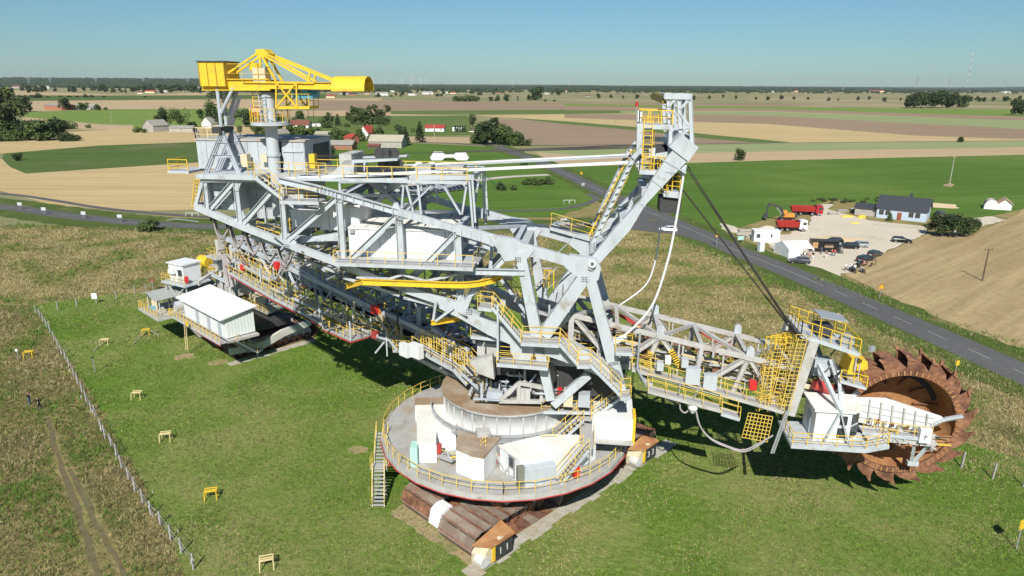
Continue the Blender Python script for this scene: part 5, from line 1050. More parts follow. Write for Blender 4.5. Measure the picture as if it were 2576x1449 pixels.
plt = MB(); q0 = ct + Vector((-1.5, -5.8, DZ + .9)); MB().box(G(1215, 1092, 7.4), (1.2, 1.0, .8), .2).build('junction_box', WH2, un)
MB().box(G(1180, 1094, 6.5), (1.2, .6, .35), .3).build('lug', YEL, un)
def GH(name, pts, z0, z1, m, rm, par=un):
    """house with the plan read at roof height z1"""
    b = MB(); q = [G(u, v, z1) for u, v in pts]; n = len(q)
    b.prism([Vector((p.x, p.y, (z0 + z1) / 2)) for p in q], Z3 * (z1 - z0)); h = b.build(name, m, par); c = sum(q, Vector()) / n
    MB().prism([c + (p - c) * 1.03 + Z3 * .09 for p in q], Z3 * .14).build('roof', rm, h)
    for i in range(n):
        e0, e1 = q[i], q[(i + 1) % n]; L = (e1 - e0).length; k_ = max(1, round(L / 1.1)); o_ = Vector(((e1 - e0).y, -(e1 - e0).x, 0)).normalized(); o_ = o_ if o_.dot((e0 + e1) / 2 - c) > 0 else -o_
        for j in range(k_): a_, b_ = e0.lerp(e1, (j + .025) / k_), e0.lerp(e1, (j + .975) / k_); zc_ = (z0 + z1) / 2; a_.z = b_.z = zc_; beam(h, a_ + o_ * .012, b_ + o_ * .012, .05, (z1 - z0) - .12, m, name='wall_panel')
    return h
g1 = GH('control_house', [(1049, 1024), (1146, 1022), (1146, 1086), (1098, 1086), (1097, 1116), (1051, 1116)], DZ, 6.9, HOUSE, ROOFW)
GH('annex', [(1045, 1005), (1140, 1002), (1140, 1020), (1045, 1020)], DZ, 6.8, HOUSE, DECKR)
g2 = GH('valve_house', [(1154, 1084), (1260, 1103), (1216, 1154), (1190, 1150), (1148, 1132)], DZ, 7.2, HOUSE, DECKR)
g3 = GH('equipment_house', [(1258, 1124), (1309, 1160), (1396, 1147), (1462, 1120), (1500, 1100), (1372, 1097)], DZ, 7.2, HOUSE, ROOFW)
a, b_ = G(1258, 1124, 7.2), G(1309, 1160, 7.2); d = (b_ - a).normalized(); n = Vector((d.y, -d.x, 0)); c = a.lerp(b_, .62); c.z = DZ + 1.2; an = math.atan2(d.y, d.x)
dr = MB().box(c + n * .05, (.85, .12, 2.0), an).build('door', mat('grey_door', (.30, .30, .30), None, .6), g3); MB().box(c + n * .13 + Z3 * .4, (.5, .05, .8), an).build('pane', GLASS, dr); MB().box(c + n * .13 - Z3 * .55, (.5, .05, .6), an).build('panel', HOUSE, dr)
a2 = G(1309, 1160, 7.2); b2 = G(1396, 1147, 7.2); d = (b2 - a2).normalized(); n = Vector((d.y, -d.x, 0)); an = math.atan2(d.y, d.x)
cb = MB().box((a2 + b2) / 2 + n * .38 - Z3 * 1.28, (2.7, .7, 1.9), an).build('cabinet', WH, g3)
for k in range(3): beam(cb, (a2 + b2) / 2 + n * .76 - Z3 * 1.28 + d * (k - 1.42) * .9, (a2 + b2) / 2 + n * .76 - Z3 * 1.28 + d * (k - .58) * .9, .06, 1.7, WH, name='panel')
MB().box(a2 + n * .4 - Z3 * 1.25 - d * .1, (.6, .5, 2.0), an).build('cabinet', mat('mossy_grey', (.22, .22, .19), (.12, .13, .08), .8, 3, .7), g3)
MB().box(G(1043, 1142, 6), (.6, 1.2, 1.9), 0).build('locker', MINT, un); MB().box(G(1102, 1128, 6.2), (.6, .5, .8), 0).build('fire_box', REDP, un); MB().box(G(1449, 1186, 5.7), (.5, .5, .9), .4).build('fire_box', REDB, un)
for (u, v, an) in [(1247, 1167, .2), (1254, 1160, .1)]: MB().tube(G(u, v, 5.2), G(u, v, 5.2) + Z3 * .7, .13, 8).build('extinguisher', REDB, un)
for (u0, v0, u1, v1) in [(1272, 1200, 1310, 1202), (1462, 1166, 1492, 1150), (1100, 1165, 1140, 1180)]:
    MB().bar(G(u0, v0 - 20, 5.6), G(u1, v1 - 20, 5.6), .5, .08, upv=Z3).build('bench', GRATE, un)
# big white housing with yellow end, right of the ring
hs_ = MB(); s0, z0 = EX.at(1490, 1033, 3.6); s1, z1 = EX.at(1562, 1036, 3.6)
w_ = MB().box(EX(9.6, 2.6, 7.9), (3.6, 4.4, 2.0), EX.ang).build('drive_housing', HOUSE, ex); MB().prism([EX(11.45, 4.85, 6.6), EX(11.45, 4.85, 9.2), EX(11.45, 3.0, 9.2), EX(11.45, 3.0, 7.6)], XA * .25).build('end_guard', YEL, w_)
MB().bar(EX(7.8, 5.1, 6.9), EX(11.4, 5.1, 6.9), .9, .12, upv=Z3).build('visor', WH2, w_)
# stairs on and off the platform
def GS(par, a, b, w=.95, rails=(1, 1)):
    d = Vector((b.x - a.x, b.y - a.y, 0)).normalized(); return stairs(par, a, b, w, Vector((d.y, -d.x, 0)), rails)
GS(un, G(1474, 1127, 7.6), G(1404, 1213, 5.0)); GS(ex, G(1556, 996, 10.0), G(1482, 1050, 8.3)); GS(ex, G(1461, 1054, 8.3), G(1396, 1113, 6.6)); a, b_ = G(1360, 1113, 6.6), G(1398, 1113, 6.6); walkway(ex, a, b_, 1.4, Vector((0, 1, 0)), rails=(1, 0))
a, b_ = G(1470, 1000, 9.0), G(1470, 1052, 8.3); walkway(ex, G(1360, 1020, 8.9), G(1490, 1022, 8.9), 2.4, Vector((0, 1, 0)), rails=(1, 1)); walkway(ex, G(1470, 1010, 8.5), G(1470, 1056, 8.3), 1.2, Vector((1, 0, 0)))
walkway(un, G(1476, 1062, 7.7), G(1476, 1125, 7.6), 1.2, Vector((1, 0, 0))); GS(un, G(1222, 1130, 6.8), G(1180, 1175, 5.1), .7)
for (u, v) in [(1462, 1126), (1486, 1126)]: beam(un, G(u, v, 7.6), Vector((G(u, v, 7.6).x, G(u, v, 7.6).y, DZ)), .14, .14, WH2)
beam(un, G(1240, 1128, 6.6), G(1275, 1190, 5.1), .22, .22, WH2)
a, b_ = G(1100, 1150, 5.1), G(1160, 1170, 5.1); MB().rail([G(1078, 1142, 5.05), G(1105, 1158, 5.05), G(1150, 1170, 5.05), G(1190, 1190, 5.05)], g=.06).build('railing', YELR, un)
for k in range(10): p_ = G(1110 + k * 8, 1130 + (k % 4) * 7, 6.0); beam(un, p_, p_ + Vector((rr.uniform(-1, 1), rr.uniform(-1, 1), rr.uniform(-.9, .3))), .12, .12, rr.choice([WH2, YEL, GREYP]), 'tube', name='pipe')
# outer stair at the left, down to the lawn
a = G(960, 1086, 5.0); xs = Vector((1, 0, 0))
stairs(un, a + Vector((.1, 0, 0)), Vector((a.x + .15, a.y - 2.0, 2.8)), 1.1, xs, rails=(1, 1)); walkway(un, Vector((a.x + .15, a.y - 2.0, 2.8)), Vector((a.x + .15, a.y - 2.9, 2.8)), 1.5, xs, rails=(1, 1)); stairs(un, Vector((a.x + .15, a.y - 2.9, 2.7)), Vector((a.x + .4, a.y - 5.0, .1)), 1.1, xs, rails=(1, 1))
beam(un, Vector((a.x + .9, a.y - 2.6, 2.7)), Vector((a.x + 3.0, a.y - .5, 4.6)), .12, .12, REDP); beam(un, Vector((a.x + .7, a.y - 2.9, 0)), Vector((a.x + .7, a.y - 2.9, 2.8)), .12, .12, GREYP)
# ---- crawler tracks
CR = Frame(-3.1, 46.3, 45.6); TPM = [PLATE, PLATE, PLATE, RUST, RUST, mat('dark_rust_shoe', (.13, .06, .04), (.24, .12, .075), .85, 1.4, .8, bump=.3), mat('grey_dusty_shoe', (.24, .20, .165), (.17, .10, .07), .85, 1.1, .8, bump=.3)]
def track(fr_, par, s0, s1, t0, t1, hz=2.35, pitch=.95, m=PLATE, rm=RUST, nm='crawler_track', shoe=.16):
    tk = empty(nm, fr_((s0 + s1) / 2, (t0 + t1) / 2, 0), parent=par); r = hz / 2; w = abs(t1 - t0); A = Vector((fr_.a[0], fr_.a[1], 0)); N = Vector((fr_.n[0], fr_.n[1], 0)); tm = (t0 + t1) / 2
    path = [(s0 + r * 1.05, hz), (s1 - r * 1.05, hz), (s1 - r * .35, hz * .86), (s1, hz * .45), (s1 - r * .5, .08), (s0 + r * .5, .08), (s0, hz * .45), (s0 + r * .35, hz * .86)]
    for i in range(8):
        a, b = path[i], path[(i + 1) % 8]; L = math.hypot(b[0] - a[0], b[1] - a[1]); n = max(1, round(L / pitch)); A3 = fr_(a[0], tm, a[1]); B3 = fr_(b[0], tm, b[1]); up_ = (B3 - A3).normalized().cross(N)
        for k in range(n):
            p = A3.lerp(B3, (k + .05) / n); q = A3.lerp(B3, (k + .94) / n); j = rnd.uniform(-.035, .035)
            beam(tk, p + Z3 * j, q + Z3 * j, w * rnd.uniform(.97, 1.0), shoe, rnd.choice(TPM) if m is PLATE else m, 'box', name='track_plate', upv=up_ if up_.z > 0 else -up_)
            if i in (0, 5, 6, 7, 1, 2): beam(tk, p - up_ * 0 + Z3 * (shoe * .6), p + (q - p) * .1 + Z3 * (shoe * .6), w, .12, rm, 'box', name='grouser', upv=up_ if up_.z > 0 else -up_)
    lo_, hi_ = min(t0, t1), max(t0, t1)
    ins_ = 1.45 if w > 3.5 else .6
    for sd in (lo_ + ins_, hi_ - ins_): MB().prism([fr_(s, sd, z) for s, z in [(s0 + 1.1, .55), (s1 - 1.1, .55), (s1 - .9, 1.2), (s1 - 1.5, hz - .3), (s0 + 1.5, hz - .3), (s0 + .9, 1.2)]], N * .25).build('side_frame', WH2, tk)
    n = int((s1 - s0 - 2) / 1.15)
    for k in range(n):
        s = s0 + 1.4 + k * 1.15
        for sd, ss in ((lo_ + ins_ - .2, -1), (hi_ - ins_ + .2, 1)): MB().tube(fr_(s, sd, .62), fr_(s, sd + .12 * ss, .62), .48, 12).build('roller', RUST, tk)
    return tk
track(CR, un, 0.0, 11.4, 0, -4.2); track(CR, un, 14.2, 26.6, 0, -4.2); track(CR, un, .4, 12.0, -5.7, -9.9); track(CR, un, 14.6, 26.6, -5.7, -9.9)
for s in (5.8, 20.4):
    MB().box(CR(s, -4.9, 2.2), (3.2, 7.6, 1.9), CR.ang).build('bogie_beam', RUST, un)
    MB().box(CR(s, -2.2, 3.6), (2.4, 3.2, 1.3), CR.ang).build('bogie_post', WH2, un)
MB().box(CR(13, -4.9, 3.0), (18, 2.2, 1.6), CR.ang).build('main_beam', WH2, un)
for s in (2.9, 13.2): MB().box(CR(s, -4.95, 1.1), (2.4, 1.0, 1.7), CR.ang).build('track_spacer', RUST, un)
MB().prism([CR(.1, -5.55, 1.0), CR(.4, -5.55, 2.2), CR(1.0, -5.55, 2.55), CR(1.7, -5.55, 2.5), CR(1.9, -5.55, 1.2)], Vector((CR.n[0], CR.n[1], 0)) * 1.3).build('tarpaulin', mat('white_tarpaulin', (.8, .8, .82), None, .6), un).location += Vector((CR.n[0], CR.n[1], 0)) * .6
def gearcase(s0, txt):
    A = Vector((CR.a[0], CR.a[1], 0)); N = Vector((CR.n[0], CR.n[1], 0)); g = empty('gear_case', CR(s0, .9, 0), parent=un); pr = [(s0 + .1, .3), (s0 + .1, 1.2), (s0 + .8, 1.85), (s0 + 2.2, 2.1), (s0 + 3.4, 1.95), (s0 + 3.4, .3)]
    MB().prism([CR(s, .75, z) for s, z in pr], N * 1.3).build('case', CREAM, g)
    MB().hexa([CR(s0, .3, 1.9), CR(s0 + .9, 1.6, 1.9), CR(s0 + 3.5, 1.7, 2.0), CR(s0 + 3.5, .0, 2.35), CR(s0, .3, 2.0), CR(s0 + .9, 1.6, 2.0), CR(s0 + 3.5, 1.7, 2.1), CR(s0 + 3.5, .0, 2.45)]).build('cover', RUSTO, g)
    MB().prism([CR(s, 1.46, z) for s, z in [(s0 + 1.5, .4), (s0 + 3.35, .4), (s0 + 3.35, 1.9), (s0 + 1.5, 1.85)]], N * .08).build('side_plate', DARK, g)
    MB().prism([CR(s, 1.5, z) for s, z in [(s0 + 1.1, .5), (s0 + 1.35, .5), (s0 + 1.35, 1.8), (s0 + 1.1, 1.75)]], N * .14).build('post', YEL, g)
    MB().tube(CR(s0 + .35, .6, .85), CR(s0 + .35, 1.5, .85), .5, 16).build('hub', mat('white_dirty', (.68, .68, .66), (.4, .38, .35), .6, 2, .5), g)
    for k, ch in enumerate(txt):
        o = textobj('number', ch, .9, HOUSE, g, CR(s0 + 1.75 + k * .75, 1.52, .8)); o.matrix_local = Matrix.Translation(o.location) @ Matrix(((A.x, 0, N.x), (A.y, 0, N.y), (0, 1, 0))).to_4x4()
gearcase(-.2, '11'); gearcase(20.9, '33')
# concrete slabs beside the tracks
for k in range(22):
    s = -1.2 + k * 1.35; w_ = 1.1 + .5 * rr.random(); b = MB(); z = .05 + .02 * rr.random(); t0 = 0.05
    b.prism([CR(s, t0, z / 2), CR(s + 1.28, t0, z / 2), CR(s + 1.28, t0 + w_, z / 2), CR(s, t0 + w_, z / 2)], Z3 * z); tag(b.build('concrete_slab', CONC, None), kind='structure')
tag(sheet('bare_soil', [(985, 1292), (1080, 1360), (1185, 1425), (1215, 1428), (1440, 1275), (1660, 1128), (1650, 1120), (1400, 1150), (1050, 1230)], SOIL, soft=.3, z=.018), kind='structure')

# ================================================================ stair down the main girder and side platforms
wk = part('access_ways')
o = walkway(wk, P(1205, 768, 5.0), P(1240, 772, 5.0), 1.3, XN); stairs(wk, P(1240, 770, 5.2), P(1312, 855, 5.2), 1.0, XN); a, b_ = P(1312, 857, 5.3), P(1408, 862, 5.3); walkway(wk, a, b_, 1.2, XN, rk={'g': .06}); stairs(wk, P(1408, 860, 5.3), P(1455, 913, 5.3), 1.0, XN); walkway(wk, P(1452, 914, 5.3), P(1484, 914, 5.3), 1.2, XN); stairs(wk, P(1484, 912, 5.4), P(1562, 990, 5.4), 1.0, XN); walkway(wk, P(1560, 992, 5.4), P(1586, 990, 5.4), 1.5, XN)
a, b_ = P(1252, 908, 5.2), P(1380, 918, 5.2); walkway(wk, a, b_, 1.4, XN, rk={'mids': (.33, .66), 'g': .06}); beam(wk, P(1252, 766, 5.8), P(1252, 905, 5.8), .16, .16)
walkway(wk, P(1188, 838, 3.2), P(1272, 846, 3.2), 1.6, XN, rails=(0, 1)); walkway(wk, P(1548, 880, 5.0), P(1590, 882, 5.0), 1.3, XN)
walkway(wk, P(1385, 568, -4.4), P(1490, 598, -4.4), 1.6, XN, rk={'g': .06, 'sp': 2}); MB().rail([P(1368, 722, -3), P(1392, 726, -3)], h=1.7, g=.08, sp=.5).build('railing', YEL, wk)
# centre: slewing frame, chute, dark machinery between the legs
cn = part('slewing_frame')
MB().lathe(ct, [(3.6, 9.2), (3.6, 10.1), (2.6, 10.3)], 32).build('upper_ring', WH, cn)
MB().prism([EX(3.2, 0, 9.6), EX(10.4, 0, 10.1), EX(10.6, 0, 12.2), EX(4, 0, 13.0)], XN * 5.0).build('inner_block', DARK, cn); MB().prism([EX(-2.6, 0, 11.6), EX(3.2, 0, 11.6), EX(3.4, 0, 13.4), EX(-2.6, 0, 13.4)], XN * 5.6).build('inner_block', DARK, cn)
for k in range(30):
    s, t, z = rr.uniform(-3.5, 9.5), rr.uniform(-3.6, 4.0), rr.uniform(9.6, 15.5); kd = rr.choice(['box', 'tube', 'I']); L = rr.uniform(1, 3.5); d = rr.choice([XA * L, XN * L, Z3 * L * .6, (XA + Z3 * .6) * L * .7]); a = EX(s, t, z); beam(cn, a, a + d, rr.uniform(.1, .35), rr.uniform(.1, .35), rr.choice([WH2, GREYP, DARK, DARK, DECK, REDP if k % 9 == 0 else GREYP]), kind=kd, name='machine_piece')
for (s, t, z, sx, sy, sz, m_) in [(1.6, 3.6, 10.4, 1.2, 1.0, 1.2, WH2), (-1.0, 3.6, 10.0, 1.4, 1.0, .9, GREYP), (5.6, 4.0, 10.4, .8, .7, 1.6, CREAM), (4.8, 3.6, 10.6, .4, .4, .9, REDB), (7.0, 3.8, 10.2, 1.0, .9, 1.2, GREYP), (2.2, 1.0, 14.6, 1.8, 1.6, 1.2, BLACK), (-1.8, 2.0, 14.0, 2.0, 1.6, 1.2, WH2), (4.8, 1.2, 15.0, 1.6, 2.0, 1.2, RUST)]:
    MB().box(EX(s, t, z), (sx, sy, sz), EX.ang).build('machinery_box', m_, cn)
MB().prism([P(1185, 905, 5.0), P(1240, 890, 5.0), P(1245, 950, 5.0), P(1205, 935, 5.0)], XN * .8).build('chute_side', WH2, cn); MB().lathe(EX(3.6, 3.8, 12.3), [(.2, -.6), (.9, -.6), (.9, .3), (.2, .3)], 20, axis=XN).build('belt_pulley', BLACK, cn)

# ================================================================ BUCKET WHEEL BOOM
bm = part('wheel_boom'); BT = 2.8
def Bp(u, v, t=BT, side=1): return P(u, v, t, side)
def sec(s, t, z): return EX(s, t, z)
def zt(s): return 17.1 - .207 * (s - 8.6)
def zb(s): return 13.2 - .245 * (s - 11.0) if s > 11 else 13.2
for sd in (1, -1):
    pts = [(5.6, 17.7), (13.3, zt(13.3)), (20.9, zt(20.9)), (24.6, zt(24.6))]
    beam(bm, sec(3.6, sd * BT, 16.0), sec(5.6, sd * BT, 17.7), .5, .5, WH2)
    for a, b in zip(pts, pts[1:]): beam(bm, sec(a[0], sd * BT, a[1]), sec(b[0], sd * BT, b[1]), .33, .4, WH2, 'H')
    lb = [3.5, 7.5, 11, 13.3, 16.5, 19, 20.9, 24.6]
    for a, b in zip(lb, lb[1:]): beam(bm, sec(a, sd * BT, zb(a)), sec(b, sd * BT, zb(b)), .45, .55, WH2)
    for a, b, w in [((5.6, 'b'), (5.6, 't'), .45), ((5.7, 't'), (9.6, 'b'), .4), ((13.2, 't'), (9.6, 'b'), .45), ((13.2, 't'), (12.2, 'b'), .4), ((13.4, 't'), (16.6, 'b'), .4), ((16.9, 't'), (16.6, 'b'), .35), ((20.8, 't'), (17.0, 'b'), .42), ((20.9, 't'), (19.8, 'b'), .4), ((21.0, 't'), (24.0, 'b'), .4), ((8.6, 't'), (8.2, 'b'), .3)]:
        za = zt(a[0]) if a[1] == 't' else zb(a[0]); zz = zt(b[0]) if b[1] == 't' else zb(b[0]); beam(bm, sec(a[0], sd * BT, za), sec(b[0], sd * BT, zz), w, w, WH2, 'I')
    for s in (13.3, 21.0): MB().prism([sec(s - .35, sd * BT, zt(s)), sec(s - .3, sd * BT, zt(s) + .9), sec(s, sd * BT, zt(s) + 1.15), sec(s + .3, sd * BT, zt(s) + .9), sec(s + .35, sd * BT, zt(s))], XN * .25).build('lifting_lug', WH, bm)
    for s_, z_ in ((12.5, 1), (14.4, .2)): 
        a = sec(14.0 + (.9 if z_ < 1 else -1.5), sd * BT, 15.0); 
for i, s in enumerate([5.6, 9.6, 13.3, 16.9, 20.9, 24.6]):
    beam(bm, sec(s, BT, zt(s)), sec(s, -BT, zt(s)), .35, .4, WH2); beam(bm, sec(s, BT, zb(s)), sec(s, -BT, zb(s)), .35, .4, WH2)
    if i < 5:
        s2 = [9.6, 13.3, 16.9, 20.9, 24.6][i]
        if i % 2 == 0: beam(bm, sec(s, BT, zt(s)), sec(s2, -BT, zt(s2)), .28, .28, WH2)
        else: beam(bm, sec(s, -BT, zt(s)), sec(s2, BT, zt(s2)), .28, .28, WH2)
for k, (s0, s1) in enumerate([(13.6, 17.0)]):
    pass
for (s, z0_, s1, z1_) in [(12.6, 14.6, 12.2, 13.0), (14.3, 14.9, 15.4, 13.2)]:      # hazard stripes on two struts
    for k in range(9): a = sec(s, BT, z0_).lerp(sec(s1, BT, z1_), k / 9); b = sec(s, BT, z0_).lerp(sec(s1, BT, z1_), (k + .5) / 9); beam(bm, a, b, .5, .5, YEL if k % 1 == 0 else BLACK, name='hazard_stripe'); beam(bm, b, b + (b - a) * .9, .49, .49, BLACK, name='hazard_stripe')
# conveyor in the boom
cv = part('boom_conveyor')
def zc(s): return zt(s) - 2.6
MB().prism([sec(2, 0, zc(2) + .5), sec(31, 0, zc(31) + .2)] + [sec(31, 0, zc(31) + .35), sec(2, 0, zc(2) + .65)], XN * 1.5).build('belt', BLACK, cv)
MB().prism([sec(2, 0, zc(2) - .5), sec(31, 0, zc(31) - .6), sec(31, 0, zc(31) - .5), sec(2, 0, zc(2) - .4)], XN * 1.5).build('return_belt', BLACK, cv)
for t in (1.1, -1.1):
    beam(cv, sec(2, t, zc(2) + .1), sec(30, t, zc(30)), .22, .5, WH2); beam(cv, sec(4, t * 1.35, zc(4) + .9), sec(28, t * 1.35, zc(28) + .8), .06, .45, CREAM if t > 0 else RUST)
for k in range(22): s = 3 + k * 1.25; MB().tube(sec(s, -1.2, zc(s) + .35), sec(s, 1.2, zc(s) + .35), .13, 8).build('idler', RUST if k % 3 else CREAM, cv)
for k in range(5): s = 8.6 + k * 3.4; MB().box(sec(s, 1.75, zc(s) + .3), (1.3, .5, .6), EX.ang).build('skirt_box', RUST if k % 2 else WH2, cv)
for sd in (1, -1):
    walkway(bm, sec(5, sd * 2.1, zb(5) + .35), sec(11, sd * 2.1, zb(11) + .35), .9, XN, rails=(1, 1), edge=WH2); walkway(bm, sec(11, sd * 3.6, zb(11) + .3), sec(24.0, sd * 3.6, zb(24.0) + .3), 1.1, XN, rails=(1, 1), edge=WH2)
walkway(bm, P(1629, 976, 5.0), P(1812, 1026, 5.0), 1.0, XN, rails=(1, 1), edge=WH2); walkway(bm, P(1812, 1032, 5.0), P(1858, 1046, 5.0), 1.1, XN)
walkway(bm, P(1609, 942, 3.6), P(1640, 960, 3.6), 1.0, XN)
for (u, v, m_, s_) in [(1742, 944, WH, 1.5), (1785, 960, WH, 1.4), (1722, 912, WH, .7), (1660, 920, WH, .7), (1893, 968, REDB, .7), (1680, 905, HOUSE, .6)]: MB().box(P(u, v, 4.0), (s_ * .8, .7, s_), EX.ang).build('switch_box', m_, bm)
beam(bm, P(1610, 838, 4.6), P(1603, 928, 4.6), .2, .2, GALV, 'tube'); beam(bm, P(1603, 928, 4.6), P(1627, 972, 4.6), .2, .2, GALV, 'tube')
for (a, b) in [((1712, 955), (1706, 1012)), ((1760, 972), (1738, 1018))]: beam(bm, P(*a, 5.2), P(*b, 5.2), .12, .12, GALV, 'tube')
MB().lathe(P(1743, 1024, 5.2), [(.1, .35), (.38, .2), (.42, -.1), (.15, -.55)], 14).build('lamp', HOUSE, bm)
curve(bm, 'cable', [P(1672, 996, 5.0), P(1685, 1008, 5.0), P(1708, 1012, 5.0), P(1712, 1030, 5.0), P(1725, 1038, 5.0), P(1740, 1020, 5.0)], .07, CABLE); curve(bm, 'cable', [P(1750, 1030, 5.0), P(1760, 1070, 5.2), P(1785, 1100, 5.3), P(1825, 1120, 5.4), P(1870, 1132, 5.5), P(1915, 1112, 5.6), P(1945, 1095, 5.6)], .065, CABLE)
curve(bm, 'cable', [P(1750, 1028, 5.0), P(1763, 1075, 5.3), P(1790, 1106, 5.4), P(1830, 1125, 5.5), P(1875, 1136, 5.6), P(1925, 1110, 5.7)], .06, CABLE)
for k in range(150):
    s = rr.uniform(5, 24); t = rr.uniform(-3.2, 3.4); z = zb(s) + rr.uniform(.2, 2.6); d = rr.choice([XA * rr.uniform(.8, 3), XN * rr.uniform(.5, 1.6), Z3 * rr.uniform(.4, 1.3)]); a = sec(s, t, z); beam(bm, a, a + d, rr.uniform(.05, .18), rr.uniform(.05, .18), rr.choice([WH2, WH2, YELR, CREAM, DECK, RUST, GREYP, DARK]), rr.choice(['box', 'tube', 'I']), name='boom_piece')
MB().prism([sec(9.0, -2.9, 16.4), sec(11.2, -2.9, 15.2), sec(12.9, -2.9, 14.7), sec(12.8, -2.9, 15.0), sec(11, -2.9, 15.7)], XN * .3).build('red_trough', REDP, bm); MB().prism([sec(17.2, -2.9, 14.8), sec(19.4, -2.9, 13.6), sec(21.0, -2.9, 13.2), sec(20.9, -2.9, 13.5)], XN * .3).build('red_trough', REDP, bm)
# boom head
for s_ in (8.0, 15.0, 18.8, 23.0):
    for sd in (1, -1): beam(bm, sec(s_, sd * BT, zt(s_)), sec(s_, sd * BT, zb(s_)), .14, .14, WH2); beam(bm, sec(s_, sd * BT, zb(s_) + .2), sec(s_, sd * 4.1, zb(s_) + .2), .14, .18, WH2)
for sd in (1, -1): MB().rail([sec(6, sd * 1.75, zc(6) - .1), sec(26, sd * 1.75, zc(26) - .1)], g=.055, sp=1.5).build('railing', YELR, bm); beam(bm, sec(5.6, sd * 2.2, zt(5.6) - 1.6), sec(24.6, sd * 2.2, zt(24.6) - 1.6), .14, .18, WH2)
hd = part('boom_head')
for sd in (1, -1):
    a, b = P(2044, 858, 3.2, sd), P(1984, 1040, 3.2, sd); beam(hd, a, b, .9, .8, WH2); beam(hd, P(2090, 905, 2.2, sd), P(2125, 1010, 2.2, sd), .35, .35, WH, 'I'); beam(hd, P(2160, 985, 2.2, sd), P(2125, 1010, 2.2, sd), .3, .3, WH)
for (u, v) in [(2040, 870), (2010, 950), (1985, 1035)]: beam(hd, P(u, v, 3.2), P(u, v, 3.2, -1), .5, .6, WH2)
for k in range(4): MB().box(sec(27.4 + k * .5, 1.4 - k * .7, 13.6 - k * .5), (1.4, 1.1, 1.5), EX.ang + .1 * k).build('gearbox', [GREYP, DARK, WH2, GREYP][k], hd)
MB().tube(sec(26.8, 2.2, 12.2), sec(28.4, 2.2, 11.7), .5, 14).build('motor', REDP, hd); MB().tube(sec(27.5, .2, 12.6), sec(30, .2, 12.2), .6, 14).build('motor', GREYP, hd)
MB().hexa([sec(29.6, 1.4, 12.4), sec(31.6, 1.4, 12.2), sec(31.6, -.8, 12.2), sec(29.6, -.8, 12.4), sec(29.9, 1.4, 14.4), sec(31.2, 1.4, 14.2), sec(31.2, -.6, 14.2), sec(29.9, -.6, 14.4)]).build('yellow_chute', YEL, hd)
# tilted top platform
a, b = P(2010, 838, 2.6), P(2155, 886, 2.6); MB().bar(a - XN * 1.4, b - XN * 1.4, 4.2, .3, upv=Z3).build('platform', WH, hd)
MB().rail([a + XN * .6 + Z3 * .15, b + XN * .6 + Z3 * .15, b - XN * 3.4 + Z3 * .15, a - XN * 3.4 + Z3 * .15], close=True, g=.07, sp=.9, h=1.2).build('railing', YEL, hd)
c = a.lerp(b, .55) - XN * 1.4 + Z3 * 2.0; MB().bar(c - XA * 1.0 + Z3 * .2, c + XA * 1.3 - Z3 * .15, 2.2, .1, upv=Z3).build('canopy_roof', GALV, hd)
for x_ in (-.9, 1.1):
    for y_ in (-1, 1): beam(hd, c + XA * x_ + XN * y_, c + XA * x_ + XN * y_ - Z3 * 1.9, .07, .07, YEL)
MB().tube(a.lerp(b, .8) - XN * .2 + Z3 * .75, a.lerp(b, .8) + XN * .25 + Z3 * .75, .6, 20).build('fan_drum', GALV, hd); MB().box(a.lerp(b, .45) - XN * 1.2 + Z3 * .7, (1.4, 1.4, 1.0), EX.ang).build('winch', DARK, hd)
MB().box(b + XN * .9 + XA * .8 + Z3 * .7, (.5, .25, .45), EX.ang + .5).build('floodlight', GALV, hd)
a, b = P(2105, 950, 2.6), P(2170, 968, 2.6); MB().bar(a, b, 1.8, .2, upv=Z3).build('platform', WH, hd); MB().rail([a + XN * .8, b + XN * .8, b - XN * .8], g=.07, sp=.9).build('railing', YEL, hd)
# yellow caged ladders behind the A column
for (u0, v0, u1, v1, t) in [(1962, 862, 1925, 1010, 3.4), (1990, 858, 1950, 1020, 3.6), (2020, 850, 1975, 1030, 4.2), (1940, 880, 1905, 985, 1.5), (1975, 855, 1955, 1000, -1.5), (1935, 920, 1920, 1035, 4.0)]: ladder(hd, P(u0, v0, t), P(u1, v1, t), XA, YELR, hoops=True, w=.7)
for k in range(5): a = P(1925 + k * 12, 878 - k * 4, 3.8 - k * 1.2); MB().rail([a, a + XA * 1.6, a + XA * 1.6 - XN], g=.07, sp=.7).build('railing', YEL, hd)
g_ = MB(); c0, c1, c2, c3 = P(1883, 1038, 5.2), P(1944, 1048, 5.2), P(1930, 1112, 5.2), P(1866, 1100, 5.2)
for k in range(8): g_.bar(c0.lerp(c1, k / 7), c3.lerp(c2, k / 7), .05)
for k in range(8): g_.bar(c0.lerp(c3, k / 7), c1.lerp(c2, k / 7), .045)
g_.build('guard_grid', YELR, hd); MB().tube(P(1978, 1035, 4.8), P(1940, 1140, 4.8), .09, 8).build('pipe', GALV, hd); MB().tube(P(1984, 1035, 4.9), P(1946, 1140, 4.9), .07, 8).build('pipe', GALV, hd)
for k in range(55):
    s_, t_ = rr.uniform(25.5, 30.5), rr.uniform(-2.5, 2.6); z_ = rr.uniform(10.2, 14.5) - (s_ - 25) * .2; a_ = sec(s_, t_, z_); w_ = rr.uniform(.06, .22); beam(hd, a_, a_ + rr.choice([XA, XN, Z3, XA - Z3, XN + Z3]) * rr.uniform(.4, 1.8), w_, w_, rr.choice([WH2, GREYP, DARK, DARK, YELR, CABLE]), rr.choice(['tube', 'box', 'I']), name='boom_piece')
